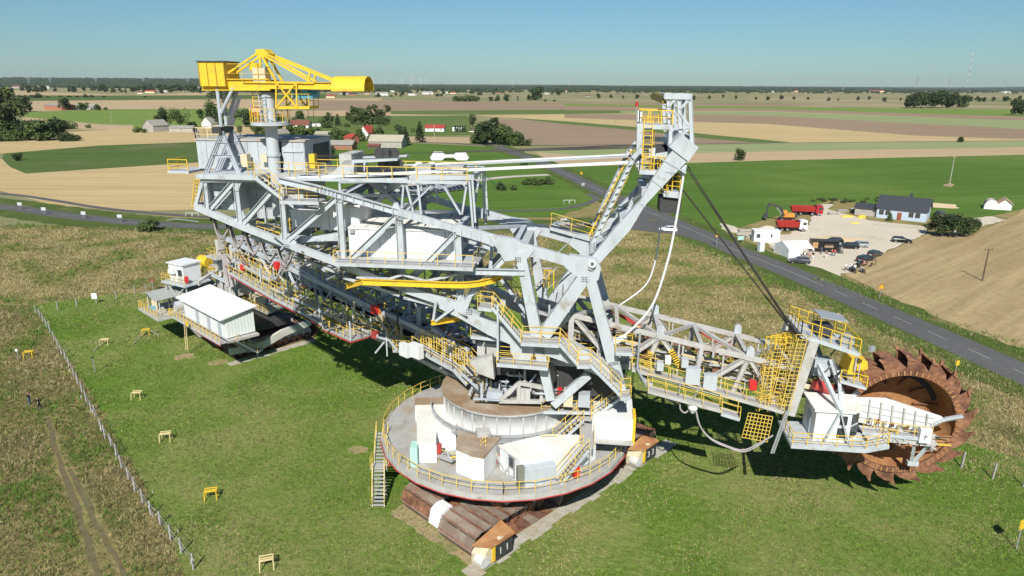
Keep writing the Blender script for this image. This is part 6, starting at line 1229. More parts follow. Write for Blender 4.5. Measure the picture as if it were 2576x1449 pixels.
# driver's cab
cbn = part('cab'); cs0, cs1, cz0, cz1 = 26.2, 29.9, 8.5, 11.2
wl = MB(); Q5 = [(cs0, 5.5), (cs1 - .9, 5.5), (cs1, 4.7), (cs1 + .2, 2.4), (cs0, 2.4)]; wl.prism([sec(s, t, (cz0 + cz1) / 2) for s, t in Q5], Z3 * (cz1 - cz0)); wl.build('wall', HOUSE, cbn)
MB().prism([sec(s * 1.0 + (.2 if s > 28 else -.2), t + (.2 if t > 3 else -.2), cz1 + .1) for s, t in Q5], Z3 * .2).build('roof', ROOFW, cbn)
def pane(s0, s1, z0, z1, t=5.5): w_ = MB().box(sec((s0 + s1) / 2, t + .02, (z0 + z1) / 2), (s1 - s0 + .14, .08, z1 - z0 + .14), EX.ang).build('window', HOUSE, cbn); MB().box(sec((s0 + s1) / 2, t + .07, (z0 + z1) / 2), (s1 - s0, .06, z1 - z0), EX.ang).build('pane', GLASS, w_)
pane(28.1, 28.7, 10.1, 10.9); pane(28.0, 28.7, 8.9, 9.8)
d5 = (sec(cs1, 4.7, 0) - sec(cs1 - .9, 5.5, 0)).normalized(); n5 = Vector((d5.y, -d5.x, 0)); a5 = math.atan2(d5.y, d5.x); m5 = (sec(cs1, 4.7, 0) + sec(cs1 - .9, 5.5, 0)) / 2
for x_, z0_, z1_, w5 in [(-.28, 10.1, 10.9, .42), (.28, 10.1, 10.9, .42), (0, 8.9, 9.9, 1.0)]: MB().box(m5 + d5 * x_ + n5 * .04 + Z3 * (z0_ + z1_) / 2, (w5, .06, z1_ - z0_), a5).build('pane', GLASS, cbn)
MB().prism([sec(cs1 + .1, 4.2, 8.9), sec(cs1 + .1, 4.2, 10.9), sec(cs1 + .2, 2.8, 10.9), sec(cs1 + .2, 2.8, 8.9)], XA * .06).build('pane', GLASS, cbn)
MB().box(sec(cs0 - .03, 4.0, 9.6), (.08, .8, 1.9), EX.ang).build('door', GREYP, cbn)
fl = MB().prism([sec(s, t, cz0 - .15) for s, t in [(cs0 - 2.0, 6.6), (cs1 + .2, 6.6), (cs1 + 2.4, 5.6), (cs1 + 2.4, 2.2), (cs0 - 2.0, 2.2)]], Z3 * .3).build('platform', WH, cbn)
MB().rail([sec(cs0 - 1.9, 3.0, cz0), sec(cs0 - 1.9, 6.5, cz0), sec(cs1 + .2, 6.5, cz0), sec(cs1 + 2.3, 5.5, cz0), sec(cs1 + 2.3, 4.2, cz0)], g=.06, sp=1.1, mids=(.33, .66)).build('railing', YEL, fl)
for a, b in [((28.0, 11.4), (27.0, 8.6)), ((28.0, 11.4), (28.9, 8.6))]: beam(cbn, sec(a[0], 5.75, a[1]), sec(b[0], 5.9, b[1]), .13, .13, WH, 'I')
beam(cbn, sec(28.0, 5.7, 11.4), sec(26.8, 2.6, 14.2), .3, .3, WH); beam(cbn, sec(28.0, 5.7, 11.4), sec(28.6, 2.6, 13.2), .25, .25, WH)
# discharge table and ribbed chute in front of the wheel
ch = part('wheel_chute')
MB().prism([sec(s, 3.0, z) for s, z in [(29.8, 11.5), (32.5, 11.6), (37.2, 10.2), (37.4, 9.7), (34.5, 8.5), (30.2, 9.3)]], XN * .18).build('chute_wall', HOUSE, ch)
for k in range(6): s = 31.2 + k * .95; beam(ch, sec(s, 3.15, 11.5 - .22 * (s - 31)), sec(s + .1, 3.15, 9.1 - .05 * k), .14, .2, WH2, name='rib')
for k in range(9): MB().tube(sec(31.4 + k * .6, 3.5, 9.6 - .12 * k), sec(31.4 + k * .6, 3.5, 9.95 - .12 * k), .16, 8, .1).build('spring_post', RUST if k % 2 else GALV, ch)
beam(ch, sec(29.5, 4.3, 8.6), sec(36.8, 3.6, 7.9), .35, .45, WH2); beam(ch, sec(30.5, 3.4, 8.9), sec(37.0, 3.0, 8.3), .3, .35, WH2); walkway(ch, sec(30.5, 4.0, 9.0), sec(36.2, 3.6, 8.5), .8, XN, rails=(0, 1)); MB().box(sec(35.6, 4.0, 8.9), (.9, .6, 1.3), EX.ang).build('switch_box', HOUSE, ch)
beam(ch, sec(35.2, 3.6, 8.2), sec(35.6, 2.8, 5.6), .25, .3, WH); beam(ch, sec(36.6, 3.6, 8.2), sec(35.8, 2.8, 5.6), .25, .3, WH); MB().box(sec(35.7, 2.8, 5.5), (.9, .4, .4), EX.ang).build('foot', WH, ch)
beam(ch, sec(34.2, 3.2, 7.6), sec(38.6, 2.4, 7.9), .3, .4, RUSTO); curve(ch, 'apron_arm', [sec(36.0, 3.0, 8.8), sec(37.2, 3.0, 9.8), sec(38.9, 2.8, 10.2)], .22, GALV)
for k in range(8): beam(ch, sec(30 + k * .9, 4.2, 8.6 - .1 * k), sec(30.5 + k * .9, 3.2, 8.2 - .1 * k), .12, .12, WH2, name='strut')
for k in range(34):
    s_, t_ = rr.uniform(30, 37), rr.uniform(2.8, 4.4); z_ = rr.uniform(7.6, 9.6) - (s_ - 30) * .08; a_ = sec(s_, t_, z_); w_ = rr.uniform(.05, .16); beam(ch, a_, a_ + rr.choice([XA, XA, Z3 * .6, XN * .7, XA - Z3 * .4]) * rr.uniform(.4, 1.6), w_, w_, rr.choice([WH, WH2, RUST, GREYP, YELR, DARK]), rr.choice(['tube', 'box', 'I']), name='chute_piece')
for k in range(3): beam(ch, sec(30.0, 3.12, 11.0 - k * .6), sec(36.6, 3.12, 10.0 - k * .5), .05, .07, WH2, name='rib')
# ---- the wheel
WC = (34.7, 8.75); WT = .2
wh = part('bucket_wheel')
wc = EX(WC[0], WT, WC[1]); wh.location = wc - wloc(ex); TIL = Matrix.Rotation(R(0), 3, XA)
RN, RF = 1.45, -1.25       # near and far edge of the drum (across)
nr = RUST; ax = XN
wm = MB(); wm.lathe(wc, [(4.45, RN), (4.95, RN + .05), (4.98, RN - .25), (4.5, RN - .3), (4.45, RN)], 60, ax); wm.build('front_ring', RUST, wh)
for k in range(60):
    a = k * math.pi / 30; e1 = XA * math.cos(a) + Z3 * math.sin(a); beam(wh, wc + ax * (RN + .07) + e1 * 4.52, wc + ax * (RN + .07) + e1 * 4.9, .1, .1, RUSTO, name='ring_tooth')
MB().lathe(wc, [(4.98, RN - .2), (5.0, RF), (4.75, RF - .1)], 60, ax).build('drum', RUST, wh, smooth=True)
MB().lathe(wc, [(4.5, RN - .3), (4.3, -.2), (3.9, RF), (2.2, RF - .7), (.8, RF - .9)], 48, ax).build('dish', RUSTO, wh, smooth=True)
for k in range(12):
    a = k * math.pi / 6 + .2; e1 = XA * math.cos(a) + Z3 * math.sin(a); beam(wh, wc + ax * (RF - .55) + e1 * 2.3, wc + ax * (RF + .35) + e1 * 4.1, .25, .12, RUST, name='dish_rib')
MB().tube(wc + ax * (RF - 1.2), wc + ax * 1.2, .8, 20).build('hub', RUST, wh); MB().lathe(wc, [(4.0, -.9), (3.5, -.75)], 30, ax, R(200), R(310)).build('wear_plate', DARK, wh)
NB = 18
def bucket_mesh():
    b = MB(); w2 = 1.2                                   # local: x tangential (leading +), y across, z radial
    for sy in (-1, 1):
        y = sy * w2; O = [(-1.2, y, 4.9), (.6, y, 4.9), (.66, y, 5.4), (.8, y, 6.0), (.45, y, 5.98), (-.1, y, 5.85), (-.75, y, 5.5)]
        n = len(b.v); b.v += [(x, yy - .05 * sy, z) for x, yy, z in O] + [(x, yy + .05 * sy, z) for x, yy, z in O]; k = len(O)
        b.f.append(tuple(n + i for i in range(k))); b.f.append(tuple(n + k + k - 1 - i for i in range(k)))
        for i in range(k): b.f.append((n + i, n + k + i, n + k + (i + 1) % k, n + (i + 1) % k))
        b.mi += [0] * (2 + k)
    back = [(-1.2, 4.9), (-.75, 5.48), (-.1, 5.83), (.4, 5.94)]
    for i in range(3):
        (x0, z0), (x1, z1) = back[i], back[i + 1]; b.hexa([(x0, -w2, z0), (x1, -w2, z1), (x1, w2, z1), (x0, w2, z0), (x0 + .1, -w2, z0 - .1), (x1 + .1, -w2, z1 - .1), (x1 + .1, w2, z1 - .1), (x0 + .1, w2, z0 - .1)])
    N_ = 10                                              # scalloped cutting lip with a horn at each corner
    for i in range(N_):
        y0, y1 = -w2 + 2 * w2 * i / N_, -w2 + 2 * w2 * (i + 1) / N_; f = lambda y: (y / w2) ** 2 * .6
        b.hexa([(.3, y0, 5.85), (.3, y1, 5.85), (.32 + f(y1) * .6, y1, 5.9 + f(y1) * .35), (.32 + f(y0) * .6, y0, 5.9 + f(y0) * .35), (.4, y0, 5.75), (.4, y1, 5.75), (.42 + f(y1) * .6, y1, 5.8 + f(y1) * .35), (.42 + f(y0) * .6, y0, 5.8 + f(y0) * .35)])
    for sy in (-1, 1): b.hexa([(.2, sy * w2 - .16, 5.8), (.75, sy * w2 - .16, 5.8), (.75, sy * w2 + .16, 5.8), (.2, sy * w2 + .16, 5.8), (.85, sy * w2 - .06, 6.25), (1.0, sy * w2 - .06, 6.2), (1.0, sy * w2 + .06, 6.2), (.85, sy * w2 + .06, 6.25)])
    me = bpy.data.meshes.new('bucket'); me.from_pydata(b.v, [], b.f); me.materials.append(RUST); return me
bme = bucket_mesh()
for k in range(NB):
    a = 2 * math.pi * (k + .3) / NB; rad = XA * math.cos(a) + Z3 * math.sin(a); tan = -XA * math.sin(a) + Z3 * math.cos(a)
    o = bpy.data.objects.new('bucket', bme); COL.objects.link(o); o.parent = wh; cc_ = (ax * .1)
    M3 = Matrix(((tan.x, ax.x, rad.x), (tan.y, ax.y, rad.y), (tan.z, ax.z, rad.z))).to_4x4(); M3.translation = cc_; o.matrix_local = M3
    p0 = wc + rad * 5.0; beam(wh, p0 + ax * RN * .9 + tan * .9, p0 + ax * RF * .9 + tan * 1.4, .2, .22, RUSTO, name='bucket_seat')
# ================================================================ CONNECTING BRIDGE
BR = Frame(0, 60, 136.5); BA = Vector((BR.a[0], BR.a[1], 0)); BN = Vector((BR.n[0], BR.n[1], 0))
def BP(u, v, t): s, z = BR.at(u, v, t); return BR(s, t, z)
br = empty('conveyor_bridge', (BR(28, 0, 0)), 'long grey conveyor bridge with yellow railed walkways running back from the turntable to the rear tracks', 'conveyor bridge')
br['label'] = 'long grey conveyor bridge with yellow railed walkways between the turntable and the rear crawler'
def tz(s): return 12.2 + .058 * s
def bz(s): return 8.9 + .048 * s
tf = part('truss', br)
SS = [4 + 3.4 * i for i in range(16)]
for t in (-2.1, 2.1):
    for i in range(len(SS) - 1):
        a, b = SS[i], SS[i + 1]
        beam(tf, BR(a, t, tz(a)), BR(b, t, tz(b)), .4, .5, WH, 'H'); beam(tf, BR(a, t, bz(a)), BR(b, t, bz(b)), .4, .45, WH2)
        beam(tf, BR(a, t, bz(a)), BR(a, t, tz(a)), .25, .25, WH2, 'I')
        if i % 2: beam(tf, BR(a, t, bz(a)), BR(b, t, tz(b)), .25, .25, WH, 'I')
        else: beam(tf, BR(a, t, tz(a)), BR(b, t, bz(b)), .25, .25, WH, 'I')
for i, s in enumerate(SS):
    beam(tf, BR(s, -2.1, tz(s)), BR(s, 2.1, tz(s)), .22, .3, GREYP); wd_ = 4.9 if s > 20 else 2.3; beam(tf, BR(s, -wd_, bz(s) + .3), BR(s, wd_, bz(s) + .3), .22, .3, WH2)
    if i < len(SS) - 1: beam(tf, BR(s, -2.1 if i % 2 else 2.1, tz(s)), BR(SS[i + 1], 2.1 if i % 2 else -2.1, tz(SS[i + 1])), .18, .18, GREYP)
bc = part('conveyor', br)
MB().prism([BR(3, 0, 11.3), BR(55, 0, 14.0), BR(55, 0, 14.12), BR(3, 0, 11.42)], BN * 1.6).build('belt', BLACK, bc); MB().prism([BR(3, 0, 10.0), BR(55, 0, 12.6), BR(55, 0, 12.7), BR(3, 0, 10.1)], BN * 1.6).build('return_belt', BLACK, bc)
for t in (-1.1, 1.1): beam(bc, BR(3, t, 11.2), BR(55, t, 13.9), .18, .4, WH2)
for k in range(34): s = 4 + k * 1.5; beam(bc, BR(s, -1.1, 11.25 + .052 * s), BR(s, 1.1, 11.25 + .052 * s), .12, .12, DARK, 'tube', name='idler')
wb = part('walkways', br)
def bw(pa, pb, w=1.0, rails=(1, 1), **k): return walkway(wb, pa, pb, w, BN, rails=rails, edge=WH, rk=dict(g=.065, sp=1.5, **k))
t1 = -4.6; l1 = [BP(585, 684, t1), BP(699, 749, t1), BP(797, 799, t1), BP(840, 826, t1)]
for a, b in zip(l1, l1[1:]): bw(a, b); beam(wb, a - Z3 * .35 - BN * .6, b - Z3 * .35 - BN * .6, .13, .13, REDP, 'tube', name='red_pipe')
t2 = -3.5; l2 = [BP(590, 649, t2), BP(688, 702, t2)]; bw(*l2); l2b = [BP(694, 722, t2), BP(826, 782, t2), BP(967, 843, t2), BP(988, 849, t2)]
for a, b in zip(l2b, l2b[1:]): bw(a, b, 1.2)
stairs(wb, BP(986, 849, t2), BP(1009, 880, t2), 1.0, BN)
t3 = -1.6; l3 = [BP(753, 667, t3), BP(899, 752, t3), BP(955, 786, t3)]
for a, b in zip(l3, l3[1:]): bw(a, b, 1.1)
stairs(wb, BP(958, 788, -2.4), BP(1008, 872, -2.4), 1.1, BN); bw(BP(1004, 876, -3), BP(1046, 878, -3), 1.6)
a = BP(1046, 868, -3.4)
l4 = [BP(1048, 868, -3.6), BP(1095, 896, -3.6), BP(1150, 925, -3.6), BP(1185, 962, -3.6)]
for p_, q_ in zip(l4, l4[1:]): bw(p_, q_, 1.1)
for p_, q_ in zip(l4[1:], l4[2:]): bw(p_ + BN * 1.3 + Z3 * .6, q_ + BN * 1.3 + Z3 * .6, .8)
stairs(wb, BP(1168, 935, -4.0), BP(1225, 985, -4.0), .9, BN)
for k in range(6): p_ = l4[0].lerp(l4[2], k / 5) + BN * .6; MB().rail([p_, p_ + BA * -.8, p_ + BA * -.8 + BN * .6], h=1.5, g=.07, sp=.5).build('railing', YELR, wb)
# low service platform
lp = [BP(812, 822, -6.2), BP(883, 864, -6.2), BP(935, 849, -3.6), BP(866, 806, -3.6)]; zz = sum(p.z for p in lp) / 4
for p in lp: p.z = zz
o = MB().prism([p for p in lp], Z3 * .15).build('platform', GRATE, wb); MB().rail([p + Z3 * .1 for p in lp], close=True, g=.07, sp=1.3).build('railing', YELR, o); MB().rail([lp[0].lerp(lp[3], .5) + Z3 * .1, lp[1].lerp(lp[2], .5) + Z3 * .1], g=.07, sp=1.3).build('railing', YELR, o)
for p, q in zip(lp, lp[1:]): beam(o, p - Z3 * .2, q - Z3 * .2, .14, .14, REDP, 'tube', name='red_pipe')
for p in lp: beam(o, p, p + Z3 * 2.2, .14, .14, WH)
for k, s in enumerate([14, 20, 27, 34, 41, 48]): beam(wb, BR(s, -4.2, bz(s)), BR(s, -4.2, bz(s) + 3.2), .13, .13, WH); beam(wb, BR(s, -2.2, tz(s)), BR(s + 1.6, -4.6, bz(s)), .14, .14, WH)
for sd in (3.2, 4.4): bw(BR(6, sd, bz(6) + .5), BR(30, sd, bz(30) + .5)); bw(BR(30, sd, bz(30) + .5), BR(52, sd, bz(52) + .5))
for (u, v, m_) in [(911, 783, REDB), (701, 685 - 60 + 20, REDB), (1007, 845, CREAM)]: pass
for (u, v, t, m_, w_) in [(698, 668, -3.9, REDB, .9), (944, 778, -3, REDB, .9), (944, 842, -4, REDP, .7), (612, 672, -3.9, REDB, .7), (1020, 880, -5, HOUSE, 1.3), (1048, 882, -5, HOUSE, 1.4), (955, 800, -3, CREAM, .6)]: MB().box(BP(u, v, t), (w_, .6, w_), BR.ang).build('switch_box', m_, br)
cl = part('bridge_details', br)
for k in range(170):
    s = rr.uniform(4, 54); t = rr.uniform(-4.4, 4.2); z = bz(s) + rr.uniform(0, 3.6); d = rr.choice([BA * rr.uniform(1, 5), BN * rr.uniform(.6, 3), Z3 * rr.uniform(.5, 2.2), (BA + Z3 * .6) * rr.uniform(1, 3)]); a = BR(s, t, z); w_ = rr.uniform(.06, .2); beam(cl, a, a + d, w_, w_, rr.choice([WH2, WH2, GREYP, GREYP, DARK, DECK, CREAM, RUST]), rr.choice(['box', 'tube', 'I']), name='bridge_piece')
MB().prism([BP(1105, 815, 0.5), BP(1165, 842, .5), BP(1160, 858, .5), BP(1098, 830, .5)], BN * 1.4).build('rusty_trough', mat('rust_and_white', (.50, .46, .42), (.28, .12, .07), .8, 1.2, .9, lo=.45, hi=.55), br)
# tilted main supports between bridge and superstructure
sp = part('support_frame', br)
for a, b, t in [((1118, 800), (1165, 850), 1.0), ((1088, 825), (1150, 872), -2), ((1054, 770), (1054, 860), -1), ((1066, 770), (1066, 860), 1)]: beam(sp, BP(*a, t), BP(*b, t), .45, .5, WH)
for k in range(10):
    s = 6 + k * 4.6; a, b = BR(s, 2.1, tz(s)), BR(s + 4.6, 2.1, tz(s + 4.6)); top = Z3 * 3.0
    if k < 7: beam(sp, a, a + top, .22, .22, GREYP, 'I'); beam(sp, a + top, b + top, .28, .35, GREYP, 'I'); beam(sp, a, b + top, .2, .2, GREYP, 'I'); a2, b2 = BR(s, -.2, tz(s)), BR(s + 4.6, -.2, tz(s + 4.6)); beam(sp, a + top, a2 + top, .2, .2, GREYP); beam(sp, a2, a2 + top, .2, .2, GREYP, 'I'); beam(sp, a2 + top, b2, .2, .2, GREYP, 'I'); beam(sp, a2 + top, b2 + top, .25, .3, GREYP, 'I')
# head end by the rear crawler
he = part('bridge_head', br)
p = BP(552, 645, -3.5); MB().box(p, (3.4, 2.6, .2), BR.ang).build('platform', WH2, he); MB().rail([p + BA * 1.5 - BN * 1.2, p - BA * 1.5 - BN * 1.2, p - BA * 1.5 + BN * 1.2, p + BA * 1.5 + BN * 1.2], close=True, g=.06).build('railing', YELR, he)
MB().tube(BR(55.6, -1.5, 13.6), BR(55.6, 1.5, 13.6), 1.0, 20).build('head_pulley', BLACK, he)
for k in range(14): s, t, z = rr.uniform(51, 57), rr.uniform(-3, 3), rr.uniform(10, 15); MB().box(BR(s, t, z), (rr.uniform(.5, 1.8), rr.uniform(.5, 1.5), rr.uniform(.4, 1.6)), BR.ang).build('machinery_box', rr.choice([DARK, WH2, GREYP, DARK, WH2]), he)
for t in (-2.6, 2.6):
    for s in (52.5, 57): beam(he, BR(s, t, 4.5), BR(s, t, 15), .4, .4, WH2, 'I')
    beam(he, BR(52.5, t, 5), BR(57, t, 14), .3, .3, WH2, 'I')
curve(he, 'cable', [BP(563, 640, -4), BP(568, 690, -4.2), BP(574, 722, -4.4)], .3, CABLE, 6); curve(he, 'cable', [BP(570, 645, -4), BP(577, 690, -4.2), BP(585, 722, -4.4)], .2, CABLE, 6)

# ================================================================ REAR CRAWLER CARRIAGE
RU = Frame(-38, 94, -43.5); UA = Vector((RU.a[0], RU.a[1], 0)); UN = Vector((RU.n[0], RU.n[1], 0))
rc = empty('support_carriage', RU(0, 0, 0), 'rear crawler carriage carrying the far end of the bridge with a white cabin and a grey roofed cabin', 'crawler carriage')
rc['label'] = 'rear crawler carriage under the far bridge end, carrying a white and a grey roofed house'
RT = Frame(RU(0, 5.0, 0).x, RU(0, 5.0, 0).y, math.degrees(math.atan2(-UN.y, -UN.x)))
DPL = mat('dark_rust_plate', (.12, .075, .055), (.22, .11, .07), .8, 1, .7)
track(RT, rc, 0, 13.5, -3.6, -.6, m=DPL, rm=DPL); track(RT, rc, 0, 13.5, .8, 3.8, m=DPL, rm=DPL)
MB().box(RT(6.5, 0, 2.0), (9, 2.2, 1.6), RT.ang).build('main_beam', WH2, rc)
tm_ = mat('pale_beam_paint', (.58, .57, .52), (.42, .40, .36), .6, .8, .5)
b = MB()
for sd in (4.6,): b.prism([RT(-.6, sd, 2.2), RT(4.2, sd, 2.0), RT(7.2, sd, 2.9), RT(11.8, sd, 3.3), RT(11.8, sd, 2.5), RT(7.4, sd, 1.9), RT(4.4, sd, 1.0), RT(-.6, sd, 1.3)], Vector((RT.n[0], RT.n[1], 0)) * .5)
b.build('fender_beam', tm_, rc)
MB().box(RU(0, -.2, 3.9), (8.5, 7.5, .9), RU.ang).build('deck', DARK, rc)
MB().prism([G(602, 758, 5), G(672, 790, 5), G(716, 772, 5), G(650, 742, 5)], Z3 * .25).build('machinery_deck', GRATE, rc); MB().rail([G(602, 758, 5.1), G(672, 790, 5.1), G(716, 772, 5.1)], g=.07, sp=1.2, mids=(.33, .66)).build('railing', YELR, rc)
MB().prism([G(615, 745, 6), G(650, 762, 6), G(668, 752, 6), G(640, 732, 6)], Z3 * 1.4).build('tank', CREAM, rc); MB().rail([G(640, 762, 5.6), G(672, 752, 5.6)], g=.07, sp=1).build('railing', YELR, rc)
for k in range(16): MB().box(G(rr.uniform(575, 660), rr.uniform(700, 750), 6), (rr.uniform(.4, 1.5), rr.uniform(.4, 1.2), rr.uniform(.5, 1.6)), rr.uniform(0, 1)).build('machinery_box', rr.choice([DARK, DARK, WH2, GREYP]), rc)
af2 = part('support_frame', rc)
A1_, A2_ = G(525, 686, 9.5), G(578, 713, 9.0)
for a, b in [(A1_, G(503, 735, 5)), (A1_, G(530, 728, 5)), (A1_, A2_), (A2_, G(604, 757, 5)), (A2_, G(576, 748, 5)), (A2_, A2_ + UA * .1 - Z3 * 3.8), (A1_.lerp(A2_, .4), G(548, 742, 5)), (A1_, A1_ - UN * 6), (A2_, A2_ - UN * 6), (A1_ - UN * 6, A2_ - UN * 6), (G(548, 742, 5), A1_ - Z3 * 2)]: beam(af2, a, b, .4, .42, WH, 'I')
MB().box(A1_.lerp(A2_, .5) - UN * 2 - Z3 * 1.5, (5, 3, 2.2), RU.ang).build('hopper', WH2, af2)
# white house
wh2 = part('white_house', rc); H0, H1, T0, T1 = -6.0, 7.3, 3.0, 6.9
b = MB(); b.prism([RU(s, (T0 + T1) / 2, z) for s, z in [(H0, 4.7), (H1, 4.7), (H1, 7.7), (H0, 7.7)]], UN * (T1 - T0)); b.build('wall', HOUSE, wh2)
b = MB(); e = .7
b.hexa([RU(H0 - e, T1 + .8, 7.45), RU(H1 + .5, T1 + .8, 7.45), RU(H1 + .5, T0 - .4, 8.3), RU(H0 - e, T0 - .4, 8.3), RU(H0 - e, T1 + .8, 7.57), RU(H1 + .5, T1 + .8, 7.57), RU(H1 + .5, T0 - .4, 8.42), RU(H0 - e, T0 - .4, 8.42)]); ro = b.build('roof', HOUSE, wh2)
for k in range(9): s = H0 - .4 + k * 1.6; beam(ro, RU(s, T1 + .8, 7.6), RU(s, T0 - .4, 8.45), .05, .05, ROOFW, name='roof_seam')
for k in range(9): beam(wh2, RU(H1 + .03, T1 - .44 * k - .03, 6.15), RU(H1 + .03, T1 - .44 * (k + 1) + .03, 6.15), .06, 2.7, mat('pale_cladding_panel', (.78, .83, .80), None, .6), name='panel')
for k, s in enumerate([-2.8, -1.4, 1.0, 2.3, 4.4, 5.6]):
    if k % 2: MB().box(RU(s, T1 + .04, 5.8), (.95, .1, 2.1), RU.ang).build('door', GREYP, wh2)
    else:
        for d_ in (-.35, .35): w_ = MB().box(RU(s + d_, T1 + .03, 6.9), (.55, .08, .6), RU.ang).build('window', GREYP, wh2); MB().box(RU(s + d_, T1 + .08, 6.9), (.42, .05, .46), RU.ang).build('pane', GLASS, w_)
o = walkway(rc, RU(-8.2, 7.6, 4.6), RU(8.2, 7.6, 4.6), 1.2, UN, rails=(0, 1), edge=WH, rk={'g': .07, 'sp': 1.3, 'mids': (.33, .66)}); beam(rc, RU(0, 8.2, 4.3), RU(8.3, 8.2, 4.3), .12, .12, REDP, 'tube', name='red_pipe')
MB().prism([RU(-7.2, 7.0, 4.4), RU(1, 7.0, 4.4), RU(1, 7.0, 3.4), RU(-1.0, 7.0, 2.8), RU(-6.6, 7.0, 3.6)], UN * .4).build('side_girder', WH2, rc); MB().box(RU(.3, 5.0, 4.45), (15.6, 4.4, .3), RU.ang).build('house_deck', WH2, rc)
MB().box(RU(-1, 8.62, 5.2), (.8, .08, .7), RU.ang).build('sign', YEL, rc)
sa_, sb_ = G(588, 858, 4.3), G(636, 884, 1.3); sd_v = Vector((sb_.x - sa_.x, sb_.y - sa_.y, 0)).normalized(); sn_v = Vector((sd_v.y, -sd_v.x, 0))
stairs(rc, sa_, sb_, 1.0, sn_v); walkway(rc, sb_, sb_ + sd_v * 1.3, 1.5, sn_v); [beam(rc, sb_ + sd_v * x_ - sn_v * .8, sb_ + sd_v * x_ - sn_v * .8 + Z3 * 3.6, .14, .14, WH) for x_ in (-.6, .7)]; beam(rc, sb_ - sd_v * .6 - sn_v * .8 + Z3 * 3.6, sb_ + sd_v * .7 - sn_v * .8 + Z3 * 3.6, .14, .14, WH); beam(rc, sb_ + sd_v, Vector((sb_.x + sd_v.x, sb_.y + sd_v.y, 0)), .16, .16, WH2)
# corrugated grey roof cabin
gh = part('grey_roof_house', rc); b = MB(); nc = 44
R0 = [RU(-14.2, 9.9, 6.9), RU(-8.6, 9.9, 6.9), RU(-9.2, .2, 7.1), RU(-14.8, .2, 7.1)]; rd0, rd1 = RU(-11.6, 9.9, 7.6), RU(-12.2, .2, 7.8)
for (A0, B0, C0, D0) in [(R0[1], R0[2], rd1, rd0), (R0[3], R0[0], rd0, rd1)]:
    for k in range(nc):
        p0, p1 = A0.lerp(B0, k / nc), A0.lerp(B0, (k + 1) / nc); q0, q1 = D0.lerp(C0, k / nc), D0.lerp(C0, (k + 1) / nc); pm, qm = (p0 + p1) / 2 + Z3 * .07, (q0 + q1) / 2 + Z3 * .07; b.quad(p0, pm, qm, q0); b.quad(pm, p1, q1, qm)
b.build('roof', mat('corrugated_grey_sheet', (.33, .35, .33), (.26, .27, .26), .6, .8, .5), gh); MB().prism([RU(-13, 6, 5.8), RU(-8.6, 6, 5.8)] + [RU(-8.6, 2.6, 5.8), RU(-12.8, 2.6, 5.8)], Z3 * 2.2).build('wall', WH2, gh)
MB().box(RU(-11, 6.0, 4.5), (7.6, 8.6, .3), RU.ang).build('deck', WH2, gh); MB().rail([RU(-7.4, 8.6, 4.7), RU(-7.4, 10.2, 4.7), RU(-14.6, 10.2, 4.7), RU(-14.6, 3, 4.7)], g=.07, sp=1.2, mids=(.33, .66)).build('railing', YELR, gh); MB().rail([RU(-7.3, 8.4, 4.7), RU(-7.3, 3, 4.7)], g=.07, sp=1.2).build('railing', YELR, gh)
for s in (-13.4, -8.9):
    for t in (9.2, 6.2): beam(gh, RU(s, t, 4.6), RU(s, t, 6.9), .14, .14, WH2)
MB().tube(RU(-9.4, 7, 5.3), RU(-9.4, 3, 5.3), .8, 16).build('drum', GREYP, gh); MB().box(RU(-12.6, 8.6, 5.4), (.7, .7, 1.4), .3).build('motor', CREAM, gh); MB().box(RU(-12.6, 8.9, 4.9), (.7, .5, .5), .3).build('motor', BLUE, gh)
# rear operator cab on its arm
oc = part('rear_cab', rc); c = G(468, 704, 9.0); cb = Frame(c.x, c.y, -30)
MB().box(c + Z3 * -.15, (5.4, 4.4, .25), cb.ang).build('platform', WH, oc); b = MB(); b.box(c + Z3 * 1.35, (3.3, 2.8, 2.6), cb.ang); b.build('wall', HOUSE, oc); MB().box(c + Z3 * 2.75, (3.7, 3.2, .16), cb.ang).build('roof', HOUSE, oc)
MB().box(cb(.9, 1.42, 10.5), (.9, .08, .9), cb.ang).build('window', GLASS, oc); MB().box(cb(.9, 1.43, 9.5), (.9, .1, 1.0), cb.ang).build('door', GREYP, oc); MB().box(cb(-1.68, .3, 10.4), (.08, 1.6, .9), cb.ang).build('window', GLASS, oc); MB().box(cb(-.6, 1.6, 10.6), (1.3, .5, .6), cb.ang).build('air_box', HOUSE, oc)
MB().rail([cb(-2.6, -1.9, 9), cb(-2.6, 2.1, 9), cb(2.6, 2.1, 9)], g=.065, sp=1).build('railing', YELR, oc); MB().box(cb(2.2, 1.4, 9.7), (.4, .4, .9), cb.ang).build('fire_box', REDB, oc)
for (s, t) in ((-2.2, 1.8), (2.2, 1.6), (-2.2, -1.6), (2, -1.6)): beam(oc, cb(s, t, 4.6), cb(s, t, 8.9), .16, .16, WH2)
beam(oc, cb(-2.2, 1.8, 5), cb(2.2, 1.6, 8.8), .14, .14, WH2); beam(oc, cb(2.2, 1.6, 5), cb(-2.2, 1.8, 8.8), .14, .14, WH2)
beam(oc, cb(2.6, 0, 8.8), A1_ - UN * 1, .5, .6, WH2)
MB().lathe(G(519, 668, 9.5) + Z3 * .6, [(.1, -1.0), (1.0, -1.0), (1.0, 1.0), (.1, 1.0)], 20, axis=cb(1, 0, 0) - cb(0, 0, 0)).build('yellow_drum', YEL, oc)
MB().rail([G(500, 668, 9.3), G(512, 690, 9.3), G(545, 690, 9.3), G(552, 668, 9.3)], g=.07, sp=.8, mids=(.3, .6)).build('railing', YELR, oc); stairs(oc, G(560, 672, 10.5), G(520, 700, 8.0), .8, UN)
